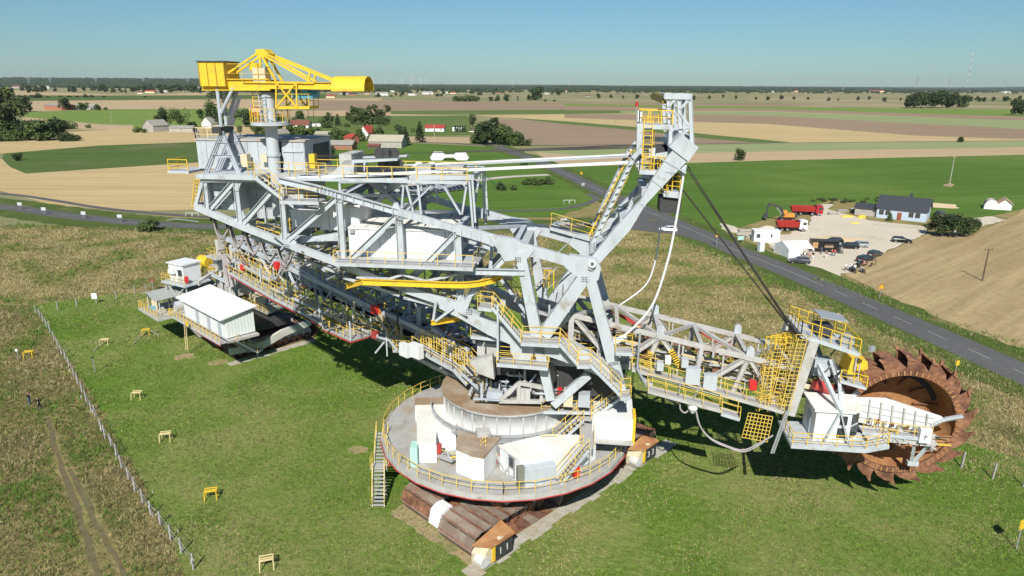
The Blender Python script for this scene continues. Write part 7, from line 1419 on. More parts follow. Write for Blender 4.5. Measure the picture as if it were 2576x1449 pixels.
# base: soil under the rear tracks, hanging steps
tag(sheet('bare_soil', [(548, 868), (600, 905), (640, 898), (800, 852), (770, 830), (640, 830)], SOIL, soft=.5, z=.018), kind='structure')
for k in range(9):
    s = -1 + k * 1.45; b = MB(); b.prism([RT(s, 4.2, .04), RT(s + 1.35, 4.2, .04), RT(s + 1.35, 5.4 + .4 * rr.random(), .04), RT(s, 5.3, .04)], Z3 * .08); tag(b.build('concrete_slab', CONC, None), kind='structure')
ladder(rc, RU(-3.2, 8.1, 4.2), RU(-3.0, 8.4, .6), UA, PALEY, w=.7); curve(rc, 'cable', [G(668, 842, 1.2), G(676, 860, .3), G(700, 863, .2), G(722, 852, .3), G(727, 836, 1.2)], .06, CABLE)
# ================================================================ VEHICLES
def carpaint(name, c): return mat('car_' + name, c, None, .25, spec=.6)
TYRE = mat('tyre_rubber', (.02, .02, .02), None, .8); CHROME = mat('alloy_rim', (.5, .5, .52), None, .3, metal=.8); LAMPR = mat('tail_lamp', (.4, .02, .02), None, .3); LAMPW = mat('head_lamp', (.8, .8, .8), None, .15)
def frame_of(x, y, ang):
    c, s = math.cos(ang), math.sin(ang); return lambda a, b, z: Vector((x + a * c - b * s, y + a * s + b * c, z))
def wheel(par, c, ax, r=.33, w=.22):
    o = MB().tube(c - ax * w / 2, c + ax * w / 2, r, 16).build('wheel', TYRE, par); MB().tube(c + ax * (w / 2 - .01), c + ax * (w / 2 + .02), r * .6, 12).build('rim', CHROME, o); return o
def car(u, v, ang, paint, label, L=4.5, W_=1.8, Hh=1.47, kind='hatch', box=None, group='parked cars in the gravel yard'):
    p = G(u, v); a = R(ang); q = frame_of(p.x, p.y, a); h = empty('car', p, label, 'car', group); ax = Vector((-math.sin(a), math.cos(a), 0)); l = L / 2
    prof = {'hatch': [(-l, .45), (-l + .03, .85), (-l + .25, 1.0), (l - 1.25, .98), (l - .15, .75), (l, .5), (l - .05, .28), (-l + .05, .28)], }['hatch']
    b = MB(); n = len(prof); ws = [W_ / 2] * n
    for sg in (-1, 1): pass
    secs = [(-1, .86), (-.92, 1), (.92, 1), (1, .86)]; V = []
    for yy, k in [(-1, .0), (-.97, 1), (.97, 1), (1, .0)]:
        for x, z in prof:
            ins = .05 if k == 0 else 0; V.append(q(x * (1 - ins * .4), yy * W_ / 2, z if k else min(z, .95) if z > .6 else z + .04))
    k0 = len(b.v); b.v += [tuple(t) for t in V]
    for s_ in range(3):
        for i in range(n): j = (i + 1) % n; b.f.append((k0 + s_ * n + i, k0 + s_ * n + j, k0 + (s_ + 1) * n + j, k0 + (s_ + 1) * n + i)); b.mi.append(0)
    b.f.append(tuple(k0 + i for i in range(n))); b.f.append(tuple(k0 + 3 * n + n - 1 - i for i in range(n))); b.mi += [0, 0]
    b.build('body', paint, h)
    lo = [(-l + .12, .97), (l - 1.35, .97)]; hi = [(-l + (.45 if kind != 'estate' else .2), Hh - .05), (l - 2.15, Hh - .05)]
    gl = MB(); w0, w1 = W_ / 2 - .06, W_ / 2 - .22
    gl.hexa([q(lo[0][0], -w0, .95), q(lo[1][0], -w0, .95), q(lo[1][0], w0, .95), q(lo[0][0], w0, .95), q(hi[0][0], -w1, hi[0][1]), q(hi[1][0], -w1, hi[1][1]), q(hi[1][0], w1, hi[1][1]), q(hi[0][0], w1, hi[0][1])]); gl.build('window', GLASS, h)
    rf = MB(); rf.hexa([q(hi[0][0] - .02, -w1 - .01, Hh - .07), q(hi[1][0] + .05, -w1 - .01, Hh - .07), q(hi[1][0] + .05, w1 + .01, Hh - .07), q(hi[0][0] - .02, w1 + .01, Hh - .07), q(hi[0][0] + .15, -w1 + .1, Hh), q(hi[1][0] - .15, -w1 + .1, Hh), q(hi[1][0] - .15, w1 - .1, Hh), q(hi[0][0] + .15, w1 - .1, Hh)])
    for sg in (-1, 1):
        for t0, t1 in (((lo[0][0], w0, .95), (hi[0][0], w1, Hh - .05)), ((lo[1][0], w0, .95), (hi[1][0], w1, Hh - .05)), ((-.15, w0, .95), (-.1, w1, Hh - .05))): rf.bar(q(t0[0], sg * (t0[1] + .01), t0[2]), q(t1[0], sg * (t1[1] + .01), t1[2]), .08)
    rf.build('roof', paint, h)
    for x in (-l + .8, l - .85):
        for sg in (-1, 1): wheel(h, q(x, sg * (W_ / 2 - .08), .33), ax * sg)
    for sg in (-1, 1): MB().box(q(l - .12, sg * .62, .66), (.2, .36, .16), a).build('headlight', LAMPW, h); MB().box(q(-l + .05, sg * .68, .82), (.12, .26, .2), a).build('tail_light', LAMPR, h); MB().box(q(l - 1.5, sg * (W_ / 2 + .08), 1.0), (.14, .16, .12), a).build('mirror', paint, h)
    MB().box(q(l + .01, 0, .45), (.03, .5, .11), a).build('number_plate', HOUSE, h); MB().box(q(-l + .0, 0, .62), (.04, .5, .11), a).build('number_plate', HOUSE, h)
    if box: MB().box(q(-.5, 0, Hh + .22), (1.7, .8, .34), a).build('roof_box', box, h)
    return h
BK, GY, SV, WT_, DB = carpaint('black', (.012, .012, .014)), carpaint('graphite', (.05, .055, .065)), carpaint('silver', (.32, .34, .36)), carpaint('white', (.78, .79, .8)), carpaint('dark_blue', (.02, .025, .04))
car(2009, 662, 168, GY, 'dark grey hatchback parked alone nearest the road'); car(2132, 625, 172, BK, 'black estate car parked beside the food trailer', L=4.7, kind='estate'); car(2158, 621, 165, SV, 'silver grey car parked behind the black estate', kind='estate')
car(2268, 610, -20, BK, 'black car parked alone on the track to the blue house'); car(2200, 644, 40, GY, 'grey car parked at the field edge, behind the dark one', kind='estate'); car(2176, 657, 35, DB, 'dark blue car parked at the field edge beside the motorcycles', kind='estate', L=4.8)
car(2095, 612, 175, BK, 'dark car mostly hidden behind the food trailer', group=None); car(2362, 545, 80, GY, 'dark off-road car parked right of the blue house', Hh=1.8, kind='estate', group=None); car(2392, 551, 60, BK, 'black car parked beside the blue bin', group=None)
car(1680, 582, 170, WT_, 'white estate car driving out of the junction', L=4.7, kind='estate', group=None); car(1413, 567, 178, SV, 'silver car with a white roof box on the side road', kind='estate', box=HOUSE, group=None); car(1488, 571, 178, BK, 'black car on the side road behind the ladder', Hh=1.75, kind='estate', group=None)
def truck(u, v, ang, cabm, label, L=8.6):
    p = G(u, v); a = R(ang); q = frame_of(p.x, p.y, a); h = empty('dump_truck', p, label, 'dump truck'); ax = Vector((-math.sin(a), math.cos(a), 0)); l = L / 2
    MB().box(q(0, 0, .95), (L - .6, .9, .35), a).build('chassis', DARK, h)
    cb_ = MB(); cb_.hexa([q(l - 2.1, -1.22, .7), q(l, -1.22, .7), q(l, 1.22, .7), q(l - 2.1, 1.22, .7), q(l - 2.0, -1.15, 3.1), q(l - .25, -1.15, 3.1), q(l - .25, 1.15, 3.1), q(l - 2.0, 1.15, 3.1)]); cb_.build('cab', cabm, h)
    MB().hexa([q(l - .12, -1.08, 1.75), q(l - .06, -1.08, 1.75), q(l - .06, 1.08, 1.75), q(l - .12, 1.08, 1.75), q(l - .26, -1.0, 2.75), q(l - .18, -1.0, 2.75), q(l - .18, 1.0, 2.75), q(l - .26, 1.0, 2.75)]).build('windscreen', GLASS, h)
    for sg in (-1, 1): MB().box(q(l - .85, sg * 1.19, 2.2), (.9, .06, .75), a).build('window', GLASS, h); MB().box(q(l - .02, sg * .85, .95), (.1, .4, .25), a).build('headlight', LAMPW, h); MB().box(q(l - .1, sg * 1.4, 2.3), (.15, .2, .55), a).build('mirror', DARK, h)
    tb = MB(); x0, x1 = -l, l - 2.35
    for sg in (-1, 1): tb.hexa([q(x0 + .2, sg * 1.0, 1.2), q(x1, sg * 1.0, 1.2), q(x1, sg * 1.06, 1.2), q(x0 + .2, sg * 1.06, 1.2), q(x0, sg * 1.18, 2.75), q(x1, sg * 1.18, 2.75), q(x1, sg * 1.26, 2.75), q(x0, sg * 1.26, 2.75)])
    tb.box(q((x0 + x1) / 2, 0, 1.25), (x1 - x0 - .2, 2.1, .12), a); tb.box(q(x1 + .02, 0, 2.05), (.1, 2.4, 1.6), a); tb.hexa([q(x0, -1.0, 1.2), q(x0 + .1, -1.0, 1.2), q(x0 + .1, 1.0, 1.2), q(x0, 1.0, 1.2), q(x0 - .25, -1.2, 2.6), q(x0 - .15, -1.2, 2.6), q(x0 - .15, 1.2, 2.6), q(x0 - .25, 1.2, 2.6)])
    for k in range(5):
        for sg in (-1, 1): tb.bar(q(x0 + .4 + k * (x1 - x0 - .6) / 4, sg * 1.08, 1.2), q(x0 + .4 + k * (x1 - x0 - .6) / 4, sg * 1.3, 2.75), .1)
    tb.build('tipper_body', mat('tipper_red', (.36, .025, .02), (.28, .04, .03), .5, 1.5, .5), h)
    for x in (l - 1.2, l - 3.0, -l + 2.5, -l + 1.1) if L > 8 else (l - 1.2, -l + 2.4, -l + 1.0):
        for sg in (-1, 1): wheel(h, q(x, sg * 1.05, .52), ax * sg, .52, .35)
    return h
truck(2028, 541, -8, mat('cab_red', (.34, .02, .025), None, .35), 'red dump truck with a red cab behind the wheeled digger', 8.8); truck(1990, 581, -3, WT_, 'red bodied dump truck with a white cab in front of the digger', 7.6)
def digger(u, v, ang):
    p = G(u, v); a = R(ang); q = frame_of(p.x, p.y, a); h = empty('wheeled_digger', p, 'orange and black wheeled digger with its arm raised between the two dump trucks', 'digger'); ax = Vector((-math.sin(a), math.cos(a), 0)); OR = mat('digger_orange', (.62, .26, .04), None, .5)
    MB().box(q(0, 0, .95), (4.2, 1.5, .4), a).build('chassis', DARK, h)
    for x in (-1.5, 1.5):
        for sg in (-1, 1): wheel(h, q(x, sg * 1.0, .55), ax * sg, .55, .5)
    MB().hexa([q(-2.2, -1.2, 1.3), q(1.2, -1.2, 1.3), q(1.2, 1.2, 1.3), q(-2.2, 1.2, 1.3), q(-2.0, -1.15, 2.3), q(-.2, -1.15, 2.4), q(-.2, 1.15, 2.4), q(-2.0, 1.15, 2.3)]).build('engine_cover', OR, h); MB().box(q(-2.2, 0, 1.8), (.7, 2.4, 1.0), a).build('counterweight', DARK, h)
    c_ = MB().hexa([q(-.1, -.2, 1.3), q(1.3, -.2, 1.3), q(1.3, -1.2, 1.3), q(-.1, -1.2, 1.3), q(0, -.25, 3.0), q(1.0, -.25, 3.0), q(1.0, -1.15, 3.0), q(0, -1.15, 3.0)]); c_.build('cab', OR, h); MB().box(q(.6, -1.22, 2.3), (.8, .06, 1.0), a).build('window', GLASS, h); MB().box(q(1.2, -.7, 2.3), (.06, .7, 1.0), a).build('windscreen', GLASS, h)
    B1_, B2_, B3_ = q(1.0, .3, 1.7), q(3.2, .3, 4.6), q(5.6, .3, 3.8); m_ = MB(); m_.bar(B1_, q(2.0, .3, 3.9), .4, .6).bar(q(2.0, .3, 3.8), q(5.2, .3, 4.9), .35, .5); m_.build('boom', DARK, h); MB().bar(q(5.2, .3, 5.0), q(5.9, .3, 2.0), .3, .45).build('stick', DARK, h); MB().bar(q(1.6, .3, 2.0), q(3.4, .3, 4.2), .18).build('ram', GALV, h)
    MB().prism([q(5.4, .3, 2.0), q(6.4, .3, 1.8), q(6.6, .3, 1.0), q(5.8, .3, .5), q(5.3, .3, 1.0)], ax * .9).build('bucket', DARK, h)
digger(1978, 556, 172)
# portable office, tent, food trailer, toilet
def bx(name, u, v, sx, sy, sz, ang, m, label, cat, z=0.0, group=None):
    p = G(u, v); h = empty(name, p, label, cat, group); return h, frame_of(p.x, p.y, R(ang)), p
h, q, p = bx('site_office', 1924, 606, 0, 0, 0, 0, None, 'white flat roofed portable office beside the gravel entrance', 'portable office')
MB().box(q(0, 0, 1.35), (6.2, 2.6, 2.6), R(-4)).build('wall', HOUSE, h); MB().box(q(0, 0, 2.75), (6.5, 2.9, .25), R(-4)).build('roof', HOUSE, h)
for x, w_ in ((-2.2, .9), (1.0, .5)): o = MB().box(q(x, -1.33 , 1.6), (w_, .1, .9), R(-4)).build('window', GREYP, h); MB().box(q(x, -1.39, 1.6), (w_ - .15, .05, .75), R(-4)).build('pane', GLASS, o)
p = G(1913, 633); h = empty('portable_toilet', p, 'white portable toilet cabin on the verge beside the tent', 'portable toilet'); MB().box(p + Z3 * 1.1, (1.15, 1.15, 2.2), .2).build('wall', HOUSE, h); MB().prism([p + Vector((x, y, 2.27)) for x, y in ((-.6, -.6), (.6, -.6), (.6, .6), (-.6, .6))], Z3 * .14).build('roof', HOUSE, h); MB().box(p + Vector((.1, -.59, 1.1)), (.75, .05, 1.9), .2).build('door', mat('pale_door', (.65, .68, .68), None, .5), h)
p = G(1995, 641); h = empty('tent', p, 'white frame party tent with an open front by the food trailer', 'tent'); q = frame_of(p.x, p.y, R(8)); CL = mat('tent_canvas', (.82, .82, .82), None, .7)
b = MB(); hw_, hl = 3.2, 3.0
for sg in (-1, 1): b.quad(q(-hl, sg * hw_, 2.1), q(hl, sg * hw_, 2.1), q(hl, 0, 3.3), q(-hl, 0, 3.3))
b.build('canopy', CL, h).rotation_euler = (0, 0, 0)
b = MB(); b.quad(q(-hl, -hw_, 0), q(hl * .1, -hw_, 0), q(hl * .1, -hw_, 2.1), q(-hl, -hw_, 2.1)); b.quad(q(-hl, hw_, 0), q(hl, hw_, 0), q(hl, hw_, 2.1), q(-hl, hw_, 2.1)); b.quad(q(-hl, -hw_, 0), q(-hl, hw_, 0), q(-hl, hw_, 2.1), q(-hl, -hw_, 2.1)); b.tri(q(-hl, -hw_, 2.1), q(-hl, hw_, 2.1), q(-hl, 0, 3.3)); b.tri(q(hl, -hw_, 2.1), q(hl, hw_, 2.1), q(hl, 0, 3.3)); b.build('side_wall', CL, h)
for sg in (-1, 1): [beam(h, q(x, sg * hw_, 0), q(x, sg * hw_, 2.1), .08, .08, WHT, name='pole') for x in (-hl, 0, hl)]
p = G(1989, 646); t_ = empty('parasol', p, 'closed green and white parasol standing in front of the tent', 'parasol'); MB().tube(p, p + Z3 * 2.6, .05, 6).build('pole', WHT, t_); MB().lathe(p, [(.28, 1.0), (.2, 2.0), (.04, 2.7)], 8).build('canopy', mat('parasol_green', (.03, .25, .13), None, .7), t_)
p = G(2072, 634); h = empty('food_trailer', p, 'black food trailer with an open serving hatch between the tent and the cars', 'food trailer'); q = frame_of(p.x, p.y, R(-8)); a_ = R(-8)
MB().box(q(0, .6, 1.55), (6.0, 2.3, 2.3), a_).build('body', BK, h); MB().box(q(0, .6, 2.74), (6.1, 2.4, .08), a_).build('roof', mat('trailer_roof', (.05, .05, .05), None, .6), h); MB().box(q(.8, -.62, 1.7), (2.0, .14, .9), a_).build('hatch_opening', mat('hatch_inside', (.25, .17, .10), (.5, .4, .3), .7, 3, .8), h); MB().hexa([q(-.3, -.6, 2.3), q(1.9, -.6, 2.3), q(1.9, -1.6, 2.5), q(-.3, -1.6, 2.5), q(-.3, -.6, 2.36), q(1.9, -.6, 2.36), q(1.9, -1.6, 2.56), q(-.3, -1.6, 2.56)]).build('hatch_flap', BK, h)
MB().box(q(-3.02, .5, 1.6), (.08, 1.6, 1.5), a_).build('menu_board', mat('menu_print', (.35, .16, .04), (.5, .4, .25), .6, 4, .9), h); MB().box(q(-2.2, -.58, 1.7), (1.2, .05, 1.4), a_).build('menu_board', mat('menu_print', (.35, .16, .04)), h)
for x in (-.6, .4): wheel(h, q(x, -.5, .35), Vector((math.sin(a_), -math.cos(a_), 0)), .35)
p = G(2108, 634); h = empty('drinks_fridge', p, 'grey upright drinks fridge standing beside the food trailer', 'fridge'); MB().box(p + Z3 * 1.05, (.8, .8, 2.1), -.1).build('case', GREYP, h); MB().box(p + Vector((.0, -.42, 1.1)), (.62, .05, 1.7), -.1).build('door', GLASS, h)
p = G(2410, 552); h = empty('waste_bin', p, 'blue and yellow waste container beside the black car', 'bin'); MB().box(p + Z3 * .6, (1.2, .9, 1.1), .2).build('body', mat('bin_blue', (.02, .12, .35), None, .5), h); MB().box(p + Z3 * 1.2, (1.25, .95, .12), .2).build('lid', YEL, h)
for (u, v, sx, sz, ang, lb) in [(2130, 546, 3.4, .5, .3, 'yellow loader bucket lying in the weeds'), (2166, 549, 2.2, .9, .1, 'yellow steel frame lying before the annex'), (2150, 562, 2.6, .3, .0, 'long yellow beam lying at the yard edge')]: p = G(u, v); h = empty('yellow_attachment', p, lb, 'machine part'); MB().hexa([p + Vector((-sx / 2, -.5, .02)), p + Vector((sx / 2, -.5, .02)), p + Vector((sx / 2, .5, .02)), p + Vector((-sx / 2, .5, .02)), p + Vector((-sx / 2 + .6, -.3, sz)), p + Vector((sx / 2 - .1, -.3, sz)), p + Vector((sx / 2 - .1, .3, sz)), p + Vector((-sx / 2 + .6, .3, sz))]).build('body', YEL, h)
def heap(u, v, r, h_, m, label, name='gravel_heap'):
    p = G(u, v); b = MB(); n = 18; rs = [(1, 0), (.72, .42), (.38, .8), (.05, 1)]; k0 = 0; V = []
    for f_, z in rs:
        for i in range(n): a = i * 2 * math.pi / n; q_ = r * f_ * (1 + .3 * mnoise.noise(Vector((math.cos(a) * 1.5 + u, math.sin(a) * 1.5, f_ * 3)))); V.append((p.x + q_ * 1.4 * math.cos(a), p.y + q_ * math.sin(a), z * h_ * (1 + .2 * mnoise.noise(Vector((a * 2, f_ * 4, u)))) - .02))
    b.v = V
    for j in range(3):
        for i in range(n): b.f.append((j * n + i, j * n + (i + 1) % n, (j + 1) * n + (i + 1) % n, (j + 1) * n + i)); b.mi.append(0)
    b.f.append(tuple(3 * n + i for i in range(n))); b.mi.append(0)
    return tag(b.build(name, m, None, p), label, 'heap')
heap(1932, 578, 2.2, 1.1, GRAV, 'grey gravel heap behind the portable office'); heap(1972, 574, 1.6, .8, SAND, 'small tan heap between the office and the trucks'); heap(2110, 604, 5, .5, SAND, 'low wide sand heap in the middle of the yard'); heap(1845, 582, 1.4, .7, CONC, 'pale rubble heap at the left tip of the yard')
for k, (u, v, w_, lb) in enumerate([(1870, 592, 4, 'left stack of grey slabs beside the office'), (1893, 600, 4, 'middle stack of grey slabs beside the office'), (1880, 584, 5, 'rear stack of grey slabs behind the office'), (2095, 540, 3, 'slab pile nearest the trucks'), (2120, 533, 3.4, 'slab pile in the weeds behind the yard'), (2150, 530, 3, 'slab pile beside the blue bungalow annex'), (2175, 535, 2.4, 'last slab pile before the annex')]):
    p = G(u, v); h = empty('slab_stack', p, lb, 'slab stack')
    for j in range(4): MB().box(p + Vector((rr.uniform(-.2, .2), rr.uniform(-.2, .2), .1 + j * .18)), (w_ * rr.uniform(.8, 1), 1.3, .15), rr.uniform(-.15, .15)).build('slab', CONC, h)
p = G(1862, 612); h = empty('direction_sign', p, 'turquoise arrow sign board at the left end of the yard', 'sign'); MB().box(p + Z3 * 1.3, (1.6, .06, .9), .2).build('board', MINT, h); [beam(h, p + Vector((x, 0, 0)), p + Vector((x, 0, .9)), .06, .06, GALV, name='post') for x in (-.6, .6)]
# yard fence in front of the bungalow
h = empty('picket_fence', G(2260, 571), 'low dark picket fence in front of the pale blue bungalow', 'fence')
a, b_ = G(2200, 566), G(2320, 577)
for k in range(24): q = a.lerp(b_, k / 23); beam(h, q, q + Z3 * .9, .08, .05, CONC, name='picket')
beam(h, a + Z3 * .7, b_ + Z3 * .7, .06, .08, CONC, name='rail')
# motorcycles
def moto(u, v, ang, m, label):
    p = G(u, v); a = R(ang); q = frame_of(p.x, p.y, a); h = empty('motorcycle', p, label, 'motorcycle', 'motorcycles parked at the yard corner'); ax = Vector((-math.sin(a), math.cos(a), 0))
    for x in (-.72, .72): wheel(h, q(x, 0, .32), ax, .32, .12)
    b = MB(); b.hexa([q(-.9, -.12, .75), q(.1, -.15, .7), q(.1, .15, .7), q(-.9, .12, .75), q(-.85, -.1, .9), q(.1, -.15, .95), q(.1, .15, .95), q(-.85, .1, .9)]); b.build('seat', DARK, h); MB().hexa([q(0, -.2, .45), q(.7, -.2, .5), q(.7, .2, .5), q(0, .2, .45), q(.05, -.18, 1.05), q(.5, -.15, 1.15), q(.5, .15, 1.15), q(.05, .18, 1.05)]).build('tank', m, h); MB().box(q(-.1, 0, .4), (.6, .3, .35), a).build('engine', DARK, h)
    MB().bar(q(.35, -.38, 1.15), q(.35, .38, 1.15), .05).bar(q(.4, 0, 1.1), q(.72, 0, .35), .08).build('handlebar', GALV, h)
moto(2109, 638, 150, BK, 'black motorcycle beside the drinks fridge'); moto(2162, 668, 20, DB, 'blue motorcycle in front of the dark blue car'); moto(2152, 674, 10, BK, 'black motorcycle in the middle of the parked row'); moto(2136, 682, 80, WT_, 'white motorcycle at the left of the row'); moto(2146, 686, 95, BK, 'black motorcycle nearest the road'); moto(2168, 687, 100, GALV, 'grey motorcycle standing apart at the grass edge')

# ================================================================ PEOPLE
SKIN = mat('skin', (.50, .30, .22), None, .6)
def person(u, v, ang, top, legs, label, pose='stand', hair=(.05, .035, .02), hh=1.75, group='people in the gravel yard', skirt=False, scale=1.0):
    p = G(u, v); a = R(ang)
    J = {'hip': (0, 0, .95), 'belly': (0, 0, 1.12), 'chest': (0.02, 0, 1.36), 'neck': (0.02, 0, 1.50), 'head': (0.04, 0, 1.62), 'crown': (.03, 0, 1.73)}
    E = [('hip', 'belly'), ('belly', 'chest'), ('chest', 'neck'), ('neck', 'head'), ('head', 'crown')]; Rr = {'hip': .15, 'belly': .135, 'chest': .16, 'neck': .06, 'head': .10, 'crown': .075}
    for sg, n in ((-1, 'r'), (1, 'l')):
        st = .13 * sg if pose == 'walk' else .02 * sg
        if pose == 'sit': kn, an, ft, hp = (.42, .12 * sg, .42), (.75, .14 * sg, .10), (.88, .14 * sg, .06), None
        else: kn, an, ft = (st * .8 + .02, .10 * sg, .50), (st * 1.2, .11 * sg, .09), (st * 1.2 + .16, .12 * sg, .04)
        J['th' + n] = (0, .09 * sg, .88 if pose != 'sit' else .42); J['kn' + n] = kn; J['an' + n] = an; J['ft' + n] = ft; Rr.update({'th' + n: .095, 'kn' + n: .062, 'an' + n: .045, 'ft' + n: .04}); E += [('hip', 'th' + n), ('th' + n, 'kn' + n), ('kn' + n, 'an' + n), ('an' + n, 'ft' + n)]
        sh = (0.02, .19 * sg, 1.42)
        if pose == 'photo' : el, wr, hn = (.16, .24 * sg, 1.30), (.30, .10 * sg, 1.52), (.36, .05 * sg, 1.60)
        elif pose == 'reach': el, wr, hn = (.18, .24 * sg, 1.2), (.38, .2 * sg, 1.25), (.46, .18 * sg, 1.26)
        else: el, wr, hn = (-.02, .27 * sg, 1.14), (.08, .27 * sg, .92), (.11, .26 * sg, .83)
        if pose == 'hips': el, wr, hn = (-.08, .38 * sg, 1.18), (.03, .22 * sg, 1.02), (.05, .18 * sg, .98)
        J['sh' + n] = sh; J['el' + n] = el; J['wr' + n] = wr; J['hn' + n] = hn; Rr.update({'sh' + n: .065, 'el' + n: .045, 'wr' + n: .032, 'hn' + n: .038}); E += [('chest', 'sh' + n), ('sh' + n, 'el' + n), ('el' + n, 'wr' + n), ('wr' + n, 'hn' + n)]
    if pose == 'sit':
        for k_ in list(J):
            if k_[:2] not in ('kn', 'an', 'ft', 'th'): x, y, z = J[k_]; J[k_] = (x - .05, y, z - .50)
    k = hh / 1.78 * scale; names = list(J); ca, sa_ = math.cos(a), math.sin(a)
    me = bpy.data.meshes.new('person'); me.from_pydata([((J[n][0] * ca - J[n][1] * sa_) * k, (J[n][0] * sa_ + J[n][1] * ca) * k, J[n][2] * k) for n in names], [(names.index(x), names.index(y)) for x, y in E], [])
    o = bpy.data.objects.new('person', me); COL.objects.link(o); m = o.modifiers.new('s', 'SKIN'); sv = me.skin_vertices[0].data
    for i, n in enumerate(names): sv[i].radius = (Rr[n] * k, Rr[n] * k * (1.0 if n not in ('chest', 'hip', 'belly') else 1.0)); sv[i].use_root = (n == 'hip')
    o.modifiers.new('u', 'SUBSURF').levels = 1
    dg = bpy.context.evaluated_depsgraph_get(); me2 = bpy.data.meshes.new_from_object(o.evaluated_get(dg)); bpy.data.objects.remove(o)
    me2.materials.clear(); HM = mat('hair_%d' % int(hair[0] * 1000), hair, None, .8); SH = mat('shoes', (.04, .04, .04), None, .6)
    for mm in (SKIN, top, legs, HM, SH): me2.materials.append(mm)
    dz_ = .5 if pose == 'sit' else 0
    for f in me2.polygons:
        c = f.center / k; z = c.z; r_ = math.hypot(c.x, c.y); fx = c.x * ca + c.y * sa_; fy = -c.x * sa_ + c.y * ca
        if z < .09: i = 4
        elif z < .98 - dz_ and not (abs(fy) > .2 and z > .75 - dz_): i = 2
        elif z > 1.70 - dz_ or (z > 1.60 - dz_ and fx < .03): i = 3
        elif z > 1.49 - dz_ and abs(fy) < .14: i = 0
        elif (abs(fy) > .205 and z < 1.26 - dz_) or (pose in ('photo', 'reach') and fx > .2): i = 0
        else: i = 1
        f.material_index = i
    me2.polygons.foreach_set('use_smooth', [True] * len(me2.polygons)); o = link('person', me2, None, p); tag(o, label, 'person', group)
    return o
cm = {n: mat('cloth_' + n, c, None, .85) for n, c in dict(black=(.02, .02, .022), navy=(.03, .045, .09), jeans=(.08, .12, .20), white=(.75, .75, .75), red=(.5, .08, .07), grey=(.2, .2, .2), pink=(.6, .3, .3), green=(.1, .25, .12), brown=(.2, .1, .06)).items()}
pl = person(76, 1019, 20, cm['black'], cm['jeans'], 'person in a black shirt holding a phone up with both hands in the meadow', 'photo', group=None); ph = G(76, 1019)
tag(MB().box(ph + Vector((.36 * math.cos(R(20)), .36 * math.sin(R(20)), 1.66)), (.02, .15, .08), R(20)).build('phone', BLACK, None), 'dark phone held up by the person in the meadow', 'phone')
person(101, 1032, 200, cm['black'], cm['navy'], 'person in a black shirt and dark trousers walking behind the one taking a picture', 'walk', group=None)
for (u, v, an, t_, l_, lb, po) in [(2044, 641, 200, 'white', 'grey', 'person in white standing at the tent mouth', 'stand'), (2036, 640, 30, 'black', 'grey', 'person in black inside the tent mouth', 'stand'), (2015, 650, 90, 'white', 'jeans', 'short figure in white left of the couple', 'stand'), (2023, 652, 120, 'white', 'navy', 'person in white beside the dark grey hatchback', 'stand'), (2035, 652, 60, 'pink', 'brown', 'person in a pink top between the hatchback and trailer', 'walk'), (2045, 652, 240, 'black', 'white', 'person in black with pale trousers near the trailer', 'hips'), (2078, 650, 80, 'brown', 'white', 'person waiting in front of the serving hatch', 'stand'), (2092, 644, 100, 'red', 'jeans', 'person in a red shirt at the serving hatch', 'reach'), (2099, 645, 90, 'red', 'jeans', 'second person in red beside the fridge', 'stand'), (2066, 640, 90, 'navy', 'jeans', 'person in navy leaning at the trailer counter', 'reach'),
    (2126, 682, 80, 'white', 'black', 'rider in white standing left of the white motorcycle', 'stand'), (2140, 680, 40, 'white', 'black', 'rider in a pale jacket among the motorcycles', 'stand'), (2149, 684, 60, 'white', 'jeans', 'rider in white and jeans among the motorcycles', 'stand'), (2172, 668, 200, 'pink', 'brown', 'person sitting on the grass beside the motorcycles', 'sit'), (2180, 670, 170, 'brown', 'black', 'second person sitting on the grass', 'sit'), (2192, 672, 190, 'black', 'black', 'person in black sitting at the stubble edge', 'sit'), (2202, 668, 160, 'brown', 'black', 'dark haired person standing at the stubble edge', 'stand'),
    (1410, 372, 0, 'black', 'black', 'distant walker on the field road', 'walk')][:17]: person(u, v, an, cm[t_], cm[l_], lb, po)

# ================================================================ FENCE POSTS, SIGNS, CABLE STANDS
POST = mat('weathered_post', (.38, .36, .34), (.26, .24, .22), .8, 3, .6)
posts = [(91, 787), (100, 797), (109, 811), (118, 826), (127, 840), (137, 858), (146, 873), (156, 893), (165, 905), (174, 925), (186, 948), (196, 967), (207, 990), (218, 1012), (230, 1038), (240, 1050), (256, 1087), (265, 1104), (281, 1125), (293, 1149), (307, 1180), (324, 1208), (340, 1237), (360, 1268), (380, 1299), (404, 1322), (430, 1360), (457, 1393), (487, 1433)]
fe_ = []
for i, (u, v) in enumerate(posts):
    p = G(u, v); lean = Vector((rr.uniform(-.06, .06), rr.uniform(-.06, .06), 0)); hgt = 1.5 + rr.uniform(-.12, .12); t_ = empty('fence_post', p, 'one of the leaning grey posts in the long fence left of the lawn', 'fence post', 'posts of the long left fence'); MB().bar(p - Z3 * .02, p + Z3 * hgt + lean, .12, .12).build('post', POST, t_); fe_.append(p)
    for k in range(2): w_ = p + Vector((rr.uniform(-.9, .9), rr.uniform(-.6, .6), hgt * .75)) if k else p + Z3 * hgt * .8; MB().bar(w_, w_ + Vector((rr.uniform(-.15, .15), rr.uniform(-.1, .1), -.35)), .05, .015).build('tape', HOUSE, t_)
for a, b_ in zip(fe_, fe_[1:]):
    for z in (.6, 1.2): pass
wf = empty('fence_wire', fe_[0], 'thin wire strung between the long row of leaning posts', 'fence wire')
for z in (.7, 1.25): MB().path([q + Z3 * z for q in fe_], .012, 3).build('wire', GALV, wf)
